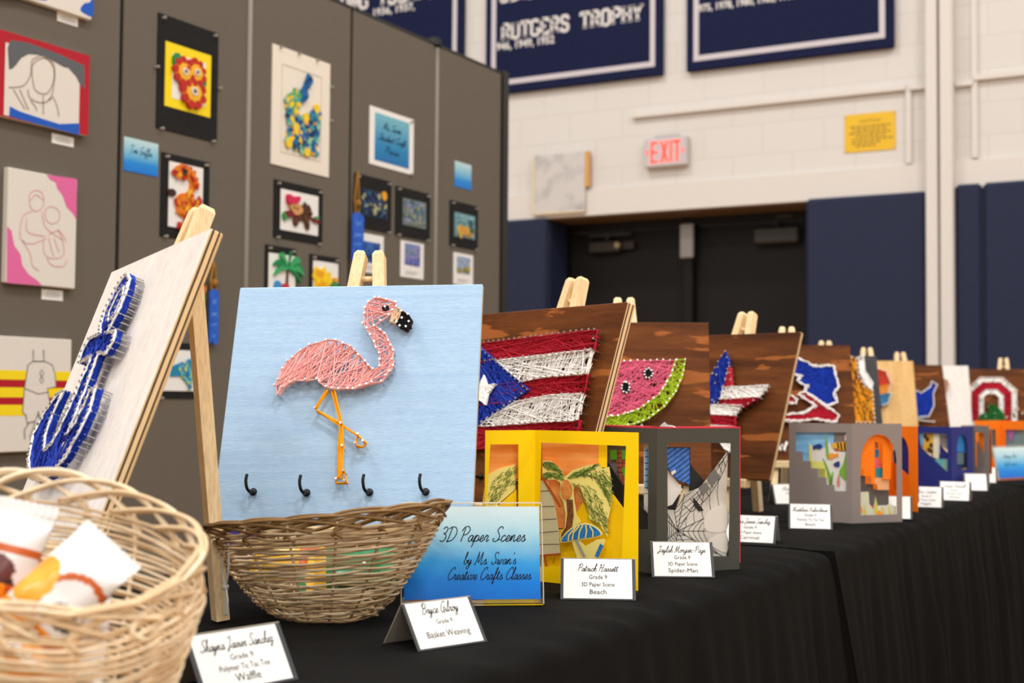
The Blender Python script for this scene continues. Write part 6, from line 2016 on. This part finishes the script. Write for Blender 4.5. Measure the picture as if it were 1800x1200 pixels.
leafpart('paper_plants', mb, [mat('pale_sage_paper', (206, 204, 180), 0.7), mat('reed_yellow', (206, 196, 70), 0.7), mat('fish_orange', (240, 150, 40))], t, wr)

# orange scene behind it
t, wl, wr = paper_thing('P4', 'orange folded paper scene right behind the grey underwater one')
H = .205
mb = MB()
o_ = [(0.0661, 0.1835), (0.1051, 0.1846), (0.1047, 0.1443), (0.1001, 0.1074), (0.0683, 0.0651), (0.0656, 0.1242)]
hx = [p[0] for p in o_]; hz = [p[1] for p in o_]
window_leaf(mb, wr[1], H, arch(wr[1] * .18, H * .22, wr[1] * .72, H * .88)); leafpart('right_leaf', mb, ORC, t, wr)
mb = MB(); mb.box(0, 0, 0, wl[1], .0012, H); leafpart('left_leaf', mb, ORC, t, wl)
mb = MB()
P(rect(wr[1] * .05, H * .1, wr[1] * .85, H * .9), .016, mb, 1)
P([(wr[1] * .05, H * .1), (wr[1] * .85, H * .1), (wr[1] * .85, H * .35), (wr[1] * .05, H * .58)], .008, mb, 0)
P([(wr[1] * .4, H * .92), (wr[1] * .85, H * .92), (wr[1] * .85, H * .62)], .012, mb, 2)
leafpart('paper_layers', mb, [ORC, NVC, mat('sky_paper', (120, 176, 220), 0.7)], t, wr)

# navy scene
t, wl, wr = paper_thing('P5', 'navy folded paper scene with a slanted window and a narrow arch')
H = .190
mb = MB()
window_leaf(mb, wl[1], H, quadhole([(0.0253, 0.1716), (0.1088, 0.1685), (0.1081, 0.0550), (0.0317, 0.1282)])); leafpart('left_leaf', mb, NVC, t, wl)
a_ = [(0.0361, 0.0610), (0.1034, 0.0588), (0.0720, 0.1677)]
mb = MB(); window_leaf(mb, wr[1], H, arch(a_[0][0], a_[0][1], a_[1][0], a_[2][1])); leafpart('right_leaf', mb, NVC, t, wr)
mb = MB()
P([(0.0142, 0.1782), (0.0385, 0.1741), (0.0383, 0.1329), (0.0140, 0.1324)], .010, mb, 0)
P([(0.0363, 0.1740), (0.0672, 0.1746), (0.0668, 0.1016), (0.0361, 0.1191)], .012, mb, 1)
for c in [(0.0495, 0.1514), (0.0604, 0.1334), (0.0537, 0.1195), (0.0429, 0.1604), (0.0625, 0.1152)]:
    P(ellipse(c[0], c[1], .006, .008, 7), .0114, mb, 5, .0005)
P([(0.0663, 0.1746), (0.0848, 0.1749), (0.0821, 0.0929), (0.0659, 0.0970)], .010, mb, 2)
P([(0.0839, 0.1749), (0.1109, 0.1708), (0.1106, 0.1163), (0.0837, 0.1384)], .018, mb, 3)
P([(0.0846, 0.1385), (0.1106, 0.1072), (0.1105, 0.0846), (0.0843, 0.0884)], .014, mb, 4)
P([(0.0712, 0.0926), (0.1105, 0.0936), (0.1103, 0.0505), (0.0711, 0.0835)], .008, mb, 6)
leafpart('paper_layers', mb, [mat('sky_paper', (120, 176, 220)), mat('amber_paper', (222, 168, 50), 0.7), mat('ivory_paper', (226, 216, 196), 0.7), mat('stone_paper', (150, 140, 136), 0.7), NVC, mat('dark_spots', (70, 44, 24), 0.7), mat('aqua_wash', (96, 170, 170), 0.7, c2=(180, 180, 110), scale=18)], t, wl)
mb = MB()
W_ = wr[1]
P(rect(W_ * .05, H * .1, W_ * .95, H * .95), .014, mb, 0)
P(rect(W_ * .2, H * .58, W_ * .8, H * .95), .010, mb, 1)
P(rect(W_ * .2, H * .4, W_ * .7, H * .6), .010, mb, 2)
P([(W_ * .3, H * .3), (W_ * .8, H * .16), (W_ * .8, H * .34)], .006, mb, 3)
leafpart('paper_layers', mb, [mat('deep_blue_paper', (34, 60, 110), 0.7), mat('bright_blue_paper', (40, 120, 190), 0.7), mat('slate_paper', (90, 110, 120), 0.7), mat('gold_paper', (236, 180, 30), 0.7)], t, wr)

# far grey scene
t, wl, wr = paper_thing('P6', 'grey folded paper scene with an orange panel inside, between the navy and far orange scenes')
H = .190
mb = MB()
W_ = wr[1]
window_leaf(mb, W_, H, quadhole(rect(W_ * .12, H * .3, W_ * .68, H * .88))); leafpart('right_leaf', mb, GREYC, t, wr)
mb = MB().box(0, 0, 0, wl[1], .0012, H); leafpart('left_leaf', mb, GREYC, t, wl)
mb = MB()
P(rect(W_ * .05, H * .2, W_ * .9, H * .92), .014, mb, 0)
P([(W_ * .05, H * .2), (W_ * .8, H * .2), (W_ * .7, H * .42), (W_ * .05, H * .75)], .008, mb, 1)
leafpart('paper_layers', mb, [ORC, GREYC], t, wr)

# far orange scene
t, wl, wr = paper_thing('P7', 'orange folded paper scene standing behind the blue sign at the right edge')
H = .2
for we, nm_ in ((wl, 'left_leaf'), (wr, 'right_leaf')):
    W_ = we[1]
    mb = MB()
    window_leaf(mb, W_, H, quadhole(rect(W_ * .16, H * .34, W_ * .80, H * .84)))
    leafpart(nm_, mb, ORC, t, we)
    mb = MB()
    P(rect(W_ * .05, H * .3, W_ * .95, H * .9), .014, mb, 0)
    P([(W_ * .1, H * .84), (W_ * .5, H * .9), (W_ * .3, H * .6)], .010, mb, 1 if nm_ == 'left_leaf' else 2)
    P(rect(W_ * .12, H * .3, W_ * .9, H * .42), .008, mb, 3)
    leafpart('paper_layers', mb, [mat('sea_grey_paper', (120, 146, 150), 0.7), mat('sage_paper', (150, 172, 150), 0.7), mat('violet_paper', (160, 110, 170), 0.7), mat('brown_paper', (110, 76, 56), 0.7)], t, we)

# ---------------------------------------------------------------- acrylic sign holders
ACR = bpy.data.materials.new('clear_acrylic')
ACR.use_nodes = True
_p = ACR.node_tree.nodes['Principled BSDF']
_p.inputs['Transmission Weight'].default_value = 1.0
_p.inputs['Roughness'].default_value = 0.03
_p.inputs['IOR'].default_value = 1.3
_p.inputs['Base Color'].default_value = (.97, .97, .97, 1)
EDGE = mat('acrylic_edge', (206, 196, 176), 0.15, 0.6)
def sign_holder(pl_, pr_, h, label, lines, lean=13):
    a, b = Vector((pl_[0], pl_[1], TZ)), Vector((pr_[0], pr_[1], TZ))
    W_ = (b - a).length
    c = (a + b) / 2
    t = thing('sign_holder', label, 'sign', c, math.atan2(b.y - a.y, b.x - a.x), 'blue signs in clear holders')
    L = math.tan(math.radians(lean))
    w = W_ / 2
    mb = MB()
    fr_ = lambda z, y=0.0: y + z * L
    def slabq(x0, x1, z0, z1, y0, y1, mi=0):
        vs_ = [(x, fr_(z, y), z) for x in (x0, x1) for y in (y0, y1) for z in (z0, z1)]
        mb.add(vs_, [(0, 1, 3, 2), (4, 6, 7, 5), (0, 4, 5, 1), (2, 3, 7, 6), (0, 2, 6, 4), (1, 5, 7, 3)], mi)
    # front sheet is left to a thin rim so the print reads clearly; back sheet, foot and rims
    slabq(-w, w, .002, h, .004, .006, 0)
    mb.build('back_sheet', ACR, t)
    mb = MB()
    mb.box(-w, .0, .0, w, .062, .0022)
    slabq(-w, w, .0022, .0075, -.0005, .006)
    mb.build('foot', ACR, t)
    mb = MB()
    slabq(-w - .0012, -w, .0022, h, .0, .006); slabq(w, w + .0012, .0022, h, .0, .006); slabq(-w, w, h, h + .0014, .0, .006)
    mb.build('polished_edge', EDGE, t)
    mb = MB()
    n = 8
    x0, x1 = -w + .003, w - .003
    vs_ = []
    for i in range(n + 1):
        z = .008 + (h - .012) * i / n
        for x in (x0, x1):
            for y in (.0012, .0030):
                vs_.append((x, fr_(z, y), z))
    fs = []
    for i in range(n):
        q = i * 4
        fs += [(q, q + 2, q + 6, q + 4), (q + 1, q + 5, q + 7, q + 3), (q, q + 4, q + 5, q + 1), (q + 2, q + 3, q + 7, q + 6)]
    fs += [(0, 1, 3, 2), (n * 4, n * 4 + 2, n * 4 + 3, n * 4 + 1)]
    mb.add(vs_, fs)
    mb.build('print', ramp_mat('sign_fade_%d' % int(h * 1e4), [(0.0, (0, 104, 204)), (.24, (0, 124, 216)), (.45, (50, 156, 222)), (.62, (130, 190, 220)), (.80, (176, 214, 226)), (1.06, (206, 226, 230))], 'Z', 0.008, h, 0.25), t)
    mb = MB()
    for (s, size, x, z, wd) in lines:
        cursive(mb, s, size, x, z, 0, wd, w=size * .062)
    mb.v = [(p[0], fr_(p[2], .0009), p[2]) for p in mb.v]
    mb.build('lettering', INK, t)
    return t
S1 = [(-0.9553, 1.4235), (-0.8072, 1.5278)]
sign_holder(S1[0], S1[1], .128, 'blue sign in clear acrylic reading 3D Paper Scenes, between the dark basket and yellow scene',
            [('3D Paper Scenes', .0185, .014, .0800, .112), ("by Ms. Swan's", .0150, .023, .0515, .068), ('Creative Crafts Classes', .0150, .022, .0325, .108)])
S2 = [(-0.7733, 4.7565), (-0.6951, 4.9330)]
sign_holder(S2[0], S2[1], .115, 'blue sign in clear acrylic cut by the right edge of the photo', [('String Art', .017, -.01, .075, .08), ("by Ms. Swan's", .013, -.01, .05, .07)])

# ---------------------------------------------------------------- folded name cards
def name_card(left, right, label, lines, dh=.050, hb=.031, border=.004, hero=True):
    a, b = Vector((left[0], left[1], TZ)), Vector((right[0], right[1], TZ))
    w = (b - a).length / 2
    ang = math.atan2(b.y - a.y, b.x - a.x)
    back = Vector((-math.sin(ang), math.cos(ang), 0))
    c = (a + b) / 2 + back * hb
    t = thing('name_card', label, 'name card', c, ang, 'folded name cards')
    sl = math.hypot(dh, hb)
    def leaf(y0, mat_, name):
        mb = MB()
        th = .0005
        vs_ = [(-w, y0, 0), (w, y0, 0), (w, 0, dh), (-w, 0, dh)]
        o_ = [(p[0], p[1] + (th if y0 < 0 else -th), p[2] - th) for p in vs_]
        mb.add(vs_ + o_, [(0, 1, 2, 3), (7, 6, 5, 4), (0, 4, 5, 1), (1, 5, 6, 2), (2, 6, 7, 3), (3, 7, 4, 0)])
        return mb.build(name, mat_, t)
    leaf(-hb, CARDBLACK, 'front_leaf')
    bl = leaf(hb, CARDBACK, 'back_leaf')
    def onface(p, e):       # (x, distance up the leaf) -> point just in front of the front leaf
        f = p[1] / sl
        return (p[0], -hb * (1 - f) - e * dh / sl, dh * f + e * hb / sl)
    mb = MB()
    q = [(-w + border, border * .45), (w - border * 1.15, border * .45), (w - border * 1.15, sl - border * .35), (-w + border, sl - border * .35)]
    mb.add([onface(p, .0003) for p in q] + [onface(p, -.0001) for p in q], [(0, 1, 2, 3), (0, 4, 5, 1), (1, 5, 6, 2), (2, 6, 7, 3), (3, 7, 4, 0)])
    mb.build('printed_insert', CARDWHITE, t)
    mb = MB()
    for (s, kind, size, z, wd) in lines:
        if kind == 'c':
            cursive(mb, s, size, 0, z, 0, wd, w=size * .068)
        else:
            typeset(mb, s, size, 0, z, 0, wd)
    mb.v = [onface((p[0], p[2]), .0006) for p in mb.v]
    if mb.v:
        mb.build('lettering', INK, t)
    return t
def std(n, last, nw=.062, lw=.05):
    return [(n, 'c', .0105, .0405, nw), ('Grade 9', 't', .0085, .0295, .024), ('3D Paper Scene', 't', .0082, .0190, .044), (last, 't', .0095, .0080, lw)]
c_ = [(-0.7723, 1.1826), (-0.7404, 1.2717)]
name_card(c_[0], c_[1], 'white name card reading Basket Weaving, in front of the dark basket',
          [('Bryce Gilroy', 'c', .0125, .0400, .050), ('Grade 9', 't', .0075, .0275, .022), ('Basket Weaving', 't', .0105, .0125, .058)], .046)
c_ = [(-0.8132, 1.5873), (-0.7239, 1.6319)]
name_card(c_[0], c_[1], 'white name card reading Beach, in front of the yellow paper scene', std('Patrick Hassett', 'Beach', .054, .022), .051)
c_ = [(-0.7983, 1.8577), (-0.7157, 1.9031)]
name_card(c_[0], c_[1], 'white name card whose last line reads Spider-Man, before the charcoal scene', std('Jaylah Morgan-Page', 'Spider-Man', .072, .044), .050)
c_ = [(-0.8840, 2.3893), (-0.7874, 2.4064)]
name_card(c_[0], c_[1], 'white name card reading Carnival, half hidden right of the red and charcoal scene', std('Shayna Javier Sanchez', 'Carnival', .074, .036), .049)
c_ = [(-0.8583, 2.7089), (-0.7735, 2.7372)]
name_card(c_[0], c_[1], 'white name card in front of the grey underwater paper scene', [('Madeleine Kalinchman', 'c', .0105, .0405, .072), ('Grade 9', 't', .0085, .0295, .024), ('Polymer Tic Tac Toe', 't', .0082, .0190, .054), ('Beach', 't', .0095, .0080, .020)], .050)
c_ = [(-1.0895, 3.3254), (-1.0123, 3.3795)]
name_card(c_[0], c_[1], 'white name card partly behind the left edge of the grey underwater scene', [('Mariana', 'c', .0105, .0405, .040), ('Grade 9', 't', .0085, .0290, .024)], .050)
c_ = [(-0.7651, 3.0579), (-0.6882, 3.0760)]
name_card(c_[0], c_[1], 'white name card showing only a sliver between the grey and orange scenes', [], .050)
c_ = [(-0.7767, 3.4347), (-0.6962, 3.4484)]
name_card(c_[0], c_[1], 'white name card standing in front of the orange scene and left of the navy one', std('Mia Carter', 'Night', .05, .026)[:], .051)
c_ = [(-0.7640, 3.7184), (-0.6817, 3.7279)]
name_card(c_[0], c_[1], 'white name card in front of the navy paper scene', std('Grace Harrell', 'Ocean', .054, .03), .050)
c_ = [(-0.7804, 4.1704), (-0.7135, 4.1886)]
name_card(c_[0], c_[1], 'white name card between the navy scene and the far grey scene', [], .050)
c_ = [(-0.8302, 4.6014), (-0.7595, 4.6171)]
name_card(c_[0], c_[1], 'white name card farthest along the table, left of the blue sign', [], .050)
c_ = [(-0.8470, 0.9121), (-0.8235, 1.0170)]
q0, q1 = Vector((c_[0][0], c_[0][1], 0)), Vector((c_[1][0], c_[1][1], 0))
d_ = (q1 - q0).normalized()
fw = Vector((d_.y, -d_.x, 0)) * .031
name_card((q0 + fw)[:2], (q1 + fw)[:2], 'white name card nearest the camera, right of the pale candy basket',
          [('Shayna Javier Sanchez', 'c', .0115, .0400, .082), ('Grade 9', 't', .0080, .0290, .026), ('Polymer Tic Tac Toe', 't', .0085, .0190, .056), ('Waffle', 't', .0115, .0080, .028)], .050, border=.005)
# purple paper behind the dark basket
c_ = [(-1.3572, 1.5241), (-1.2866, 1.5636)]
t = thing('paper_box', 'small periwinkle paper box glimpsed under the flamingo board, behind the dark basket', 'box', ((c_[0][0] + c_[1][0]) / 2, (c_[0][1] + c_[1][1]) / 2, TZ), math.atan2(c_[1][1] - c_[0][1], c_[1][0] - c_[0][0]))
W_ = math.hypot(c_[1][0] - c_[0][0], c_[1][1] - c_[0][1])
MB().bbox(-W_ / 2, 0, 0, W_ / 2, .03, .082, .001).build('body', mat('periwinkle_paper', (104, 92, 196), 0.6), t)
MB().bbox(-W_ / 2 - .001, -.001, .074, W_ / 2 + .001, .031, .083, .001).build('lid', mat('lilac_paper', (140, 130, 216), 0.6), t)

# ---------------------------------------------------------------- woven baskets
def basket(loc, rz, label, prof, zr, nst, rows, mats, cane, rmats=None, ex=1.0, ey=1.0, seed=1, rim_r=.0026, loops=True, amp=.0022, loop_h=.016, ground=.0, hw=0.010):
    """prof(t) -> radius for t in 0..1, zr(phi) -> rim height"""
    random.seed(seed)
    t = thing('woven_basket', label, 'basket', loc, rz)
    side = MB()
    def pt(phi, u, dr=0.0, dz=0.0):
        r = prof(u) + dr
        return Vector((r * ex * math.cos(phi), r * ey * math.sin(phi), ground + zr(phi) * u + dz))
    N = nst * 6
    for k in range(rows):
        u = .02 + .93 * (k + .5) / rows
        jp = [random.uniform(-1, 1) for _ in range(6)]
        pts = []
        for i in range(N):
            phi = 2 * PI * i / N
            s = math.sin(phi * nst / 2 + PI * k)
            wob = .0016 * (jp[0] * math.sin(3 * phi + jp[1] * 6) + jp[2] * math.sin(7 * phi + jp[3] * 6)) + hw * 0.1 * math.sin(phi * 2 + jp[4]) * .8
            pts.append(pt(phi, u, amp * s, wob))
        side.tube(pts, cane * random.uniform(.85, 1.1), 6, True, mi=random.randrange(len(mats)))
    side.build('woven_side', mats, t, True)
    stk = MB()
    for j in range(nst):
        phi = 2 * PI * (j + .5) / nst
        stk.tube([pt(phi, u / 14) for u in range(0, 15)] , cane * 1.15, 6, mi=random.randrange(len(mats)))
    stk.build('stakes', mats, t, True)
    base = MB()
    for k in range(9):
        r = prof(0) * (k + 1) / 9.5
        base.tube([(r * ex * math.cos(2 * PI * i / 40), r * ey * math.sin(2 * PI * i / 40), ground + cane + .0012 * math.sin(i * PI + k * PI)) for i in range(40)], cane, 5, True, mi=0)
    for k in range(8):
        a = PI * k / 8
        base.tube([(prof(0) * ex * math.cos(a), prof(0) * ey * math.sin(a), ground + cane), (-prof(0) * ex * math.cos(a), -prof(0) * ey * math.sin(a), ground + cane)], cane, 5, mi=0)
    base.build('woven_base', mats, t, True)
    rim = MB()
    rmats = rmats or mats
    for j in range(nst):
        p0 = 2 * PI * (j + .5) / nst
        st = 2 * PI / nst
        a = pt(p0, .93, .0015)
        b = pt(p0 + st * 1.1, 1.0, .003, loop_h * random.uniform(.7, 1.0))
        c = pt(p0 + st * 2.3, 1.0, .0, loop_h * random.uniform(.5, .85))
        d = pt(p0 + st * 3.5, .95, -.002)
        rim.tube(catmull([pt(p0, .85, .0), a, b, c, d], 6), rim_r, 6, mi=random.randrange(len(rmats)))
        rim.tube(catmull([pt(p0 + .05, .85, .003), a + Vector((0, 0, .003)), pt(p0 + st * 1.15, 1.0, .006, loop_h * .72), pt(p0 + st * 2.3, 1.0, .005, loop_h * .5), pt(p0 + st * 3.5, .93, .004)], 6), rim_r * .95, 6, mi=random.randrange(len(rmats)))
    rim.build('braided_rim', rmats, t, True)
    return t, pt

CANE = [mat('cane_pale', (228, 206, 172), 0.6, 0.2, var=.06, scale=80), mat('cane_straw', (236, 217, 186), 0.6, 0.2), mat('cane_honey', (214, 186, 148), 0.6, 0.2)]
DARKC = [mat('cane_walnut', (190, 162, 124), 0.6, 0.2, var=.08, scale=80), mat('cane_brown', (168, 138, 100), 0.6, 0.2), mat('cane_oat', (206, 182, 146), 0.6, 0.2)]
DARKR = [mat('cane_rim_brown', (140, 108, 68), 0.55, 0.2), mat('cane_rim_dark', (120, 90, 56), 0.55, 0.2)]
NB = Vector([-0.7741, 0.6921] + [TZ])
def zr_near(phi):
    return .152 + .032 * math.cos(phi - math.radians(119)) - .018 * math.cos(phi - math.radians(29)) + .003 * math.sin(3 * phi)
basket(NB, 0, 'pale straw coloured woven basket of wrapped snacks in the lower left corner', lambda u: .074 + .036 * min(1, u * 1.25) - .004 * max(0, u - .8) * 5, zr_near, 16, 40, CANE, .00145, seed=3, rim_r=.0019, loop_h=.013, amp=.0018)
DB = Vector([-0.9810, 1.2989] + [TZ])
def zr_dark(phi):
    return .113 + .017 * math.cos(phi) - .0125 * math.sin(phi) + .003 * math.sin(2 * phi + 1)
basket(DB, math.radians(29), 'darker brown woven bowl basket in front of the pale blue flamingo board', lambda u: .046 + .100 * (u ** .62), zr_dark, 16, 38, DARKC, .0015, rmats=DARKR, ex=.98, ey=.80, seed=5, rim_r=.0019, loop_h=.011, ground=.0)

# ---------------------------------------------------------------- wrapped snacks in the baskets
FOILW = mat('white_wrapper', (232, 230, 228), 0.25, 0.5)
FOILO = mat('orange_wrapper', (240, 138, 20), 0.25, 0.5, c2=(250, 170, 50), scale=18)
FOILR = mat('rust_band', (196, 92, 30), 0.3, 0.5)
FOILB = mat('brown_picture', (96, 44, 40), 0.3, 0.5)
FOILK = mat('dark_mark', (48, 40, 44), 0.3, 0.5)
FOILG = mat('green_wrapper', (24, 120, 66), 0.2, 0.6)
FOILY = mat('gold_wrapper', (226, 176, 40), 0.25, 0.5)
def packet(name, label, M, w, h, mats, colour, puff=.018, seed=0, group='wrapped snacks in the pale basket', marks=None):
    """a sealed pillow packet: x across, z along, crimped ends"""
    random.seed(seed)
    t = thing(name, label, 'snack', group=group, matrix=M)
    nx, nz = 40, 54
    ce = .11
    ph = [random.uniform(0, 6) for _ in range(4)]
    mb = MB()
    vs_ = []
    def yv(a, b):
        bb = max(0, min(1, (b - ce) / (1 - 2 * ce)))
        q = (max(0, 1 - (2 * a - 1) ** 2) ** .6) * (max(0, 1 - (2 * bb - 1) ** 4) ** .7) if ce < b < 1 - ce else 0
        return puff * q * (1 + .10 * math.sin(a * 11 + ph[0]) * math.sin(b * 9 + ph[1])) + .0006
    for sg in (-1, 1):
        for j in range(nz + 1):
            b = j / nz
            for i in range(nx + 1):
                a = i / nx
                pin = 1 - .10 * (max(0, 1 - abs(2 * b - 1)) ** .5) * 1
                rip = .0012 * math.sin(i * PI) if not (ce < b < 1 - ce) else 0
                vs_.append(((a - .5) * w * pin, sg * yv(a, b) + rip + .004 * math.sin(b * 3 + ph[2]) * (a - .5), (b - .5) * h))
    fs = []
    mis = []
    m_ = nx + 1
    o_ = m_ * (nz + 1)
    for j in range(nz):
        for i in range(nx):
            q = j * m_ + i
            c = colour((i + .5) / nx, (j + .5) / nz)
            fs.append((q, q + 1, q + m_ + 1, q + m_)); mis.append(c)
            fs.append((o_ + q, o_ + q + m_, o_ + q + m_ + 1, o_ + q + 1)); mis.append(c)
    b0 = len(mb.v)
    mb.v += vs_; mb.f += [tuple(f) for f in fs]; mb.m += mis
    body = mb.build('wrapper', mats, t, True)
    for nm_, zz in (('crimped_seal', -h / 2), ('crimped_seal', h / 2)):
        s = MB()
        nn = 22
        sg = 1 if zz > 0 else -1
        top_ = [(-w * .5 + w * i / nn, .0006 * (1 if i % 2 else -1), zz + sg * (.006 + .0012 * (i % 2))) for i in range(nn + 1)]
        bot_ = [(-w * .5 + w * i / nn, .0006 * (1 if i % 2 else -1), zz - sg * .002) for i in range(nn + 1)]
        s.add(top_ + bot_, [(i, i + 1, nn + 2 + i, nn + 1 + i) for i in range(nn)])
        s.build(nm_, mats[0], t)
    return t
def pose(loc, ax, ay, az):
    return Matrix.Translation(loc) @ Matrix.Rotation(math.radians(az), 4, 'Z') @ Matrix.Rotation(math.radians(ax), 4, 'X') @ Matrix.Rotation(math.radians(ay), 4, 'Y')
def col_a(a, b):
    if b > .88 or b < .12: return 0
    if (a - .5) ** 2 / .10 + (b - .42) ** 2 / .02 < 1: return 3
    if .58 < b < .64: return 2
    if b < .30: return 1 if a < .75 else 2
    if (a - .7) ** 2 / .02 + (b - .30) ** 2 / .008 < 1: return 4
    return 0
def col_b(a, b):
    if b > .90: return 0
    if (a - .25) ** 2 / .10 + (b - .45) ** 2 / .05 < 1: return 1
    d = (a - .85) ** 2 / .12 + (b - .42) ** 2 / .08
    if .85 < d < 1.3: return 2
    if (a - .86) ** 2 / .03 + (b - .36) ** 2 / .01 < 1: return 4
    if b < .2: return 1
    return 0
WR = [FOILW, FOILO, FOILR, FOILB, FOILK]
packet('snack_packet', 'white snack packet with a brown picture, at the left edge inside the pale basket', pose(NB + Vector((-0.0426, -0.0078, 0.1420)), -14, 12, 32), .062, .080, WR, col_a, seed=1)
packet('snack_packet', 'white and orange snack packet leaning at the middle of the pale basket', pose(NB + Vector((0.0321, -0.0168, 0.1251)), -30, 38, 25), .060, .085, WR, col_b, seed=2)
packet('snack_packet', 'orange snack packet lying low in the pale basket, seen through the weave', pose(NB + Vector((0.005, -.022, .085)), -40, 80, 25), .07, .10, WR, lambda a, b: 1 if .12 < b < .88 else 0, seed=3)
packet('snack_packet', 'green snack packet lying in the dark bowl basket, glimpsed through the weave', pose(DB + Vector((.024, .010, .060)), -55, 84, 29), .070, .10, [FOILG, FOILY, FOILR], lambda a, b: 0 if b > .25 else 1, seed=4, group='wrapped snacks in the dark basket')
packet('snack_packet', 'gold snack packet lying left of the green one in the dark bowl basket', pose(DB + Vector((-.050, -.012, .062)), -55, 80, 20), .055, .075, [FOILY, FOILG, FOILR], lambda a, b: 0 if b < .75 else 2, seed=5, group='wrapped snacks in the dark basket')
bpy.context.view_layer.update()


# ---------------------------------------------------------------- parts of parts
SUBOF = {'lettering': ('printed_insert', 'print', 'board', 'plate', 'housing', 'card'), 'arrow': ('housing',), 'border': ('board',),
         'painted_patch': ('canvas',), 'painted_border': ('canvas',), 'painted_background': ('canvas',), 'painted_foreground': ('canvas',),
         'painted_corner': ('canvas',), 'painted_stripes': ('canvas',), 'painted_figure': ('canvas',), 'outline_drawing': ('canvas',),
         'foil_print': ('streamer',), 'paper_flowers': ('paper',), 'paper_creature': ('paper',), 'paper_collage': ('paper',),
         'paper_butterfly': ('paper',), 'paper_animal': ('paper',), 'paper_palm': ('paper',), 'paper_blossom': ('paper',),
         'picture_sheet': ('paper',), 'painted_dabs': ('paper',), 'painted_field': ('paper',), 'disc': ('paper',), 'mat_bevel': ('mat_board',),
         'edge_band': ('panel',), 'picture': ('card',), 'crimped_seal': ('wrapper',)}
base = lambda o: o.name.split('.')[0]
for t in [o for o in COL.objects if o.parent is None and o.type == 'EMPTY']:
    kids = list(t.children)
    for c in kids:
        for want in SUBOF.get(base(c), ()):
            sib = [k for k in kids if base(k) == want and k.parent == t]
            if sib:
                c.parent = sib[0]
                break
bpy.context.view_layer.update()
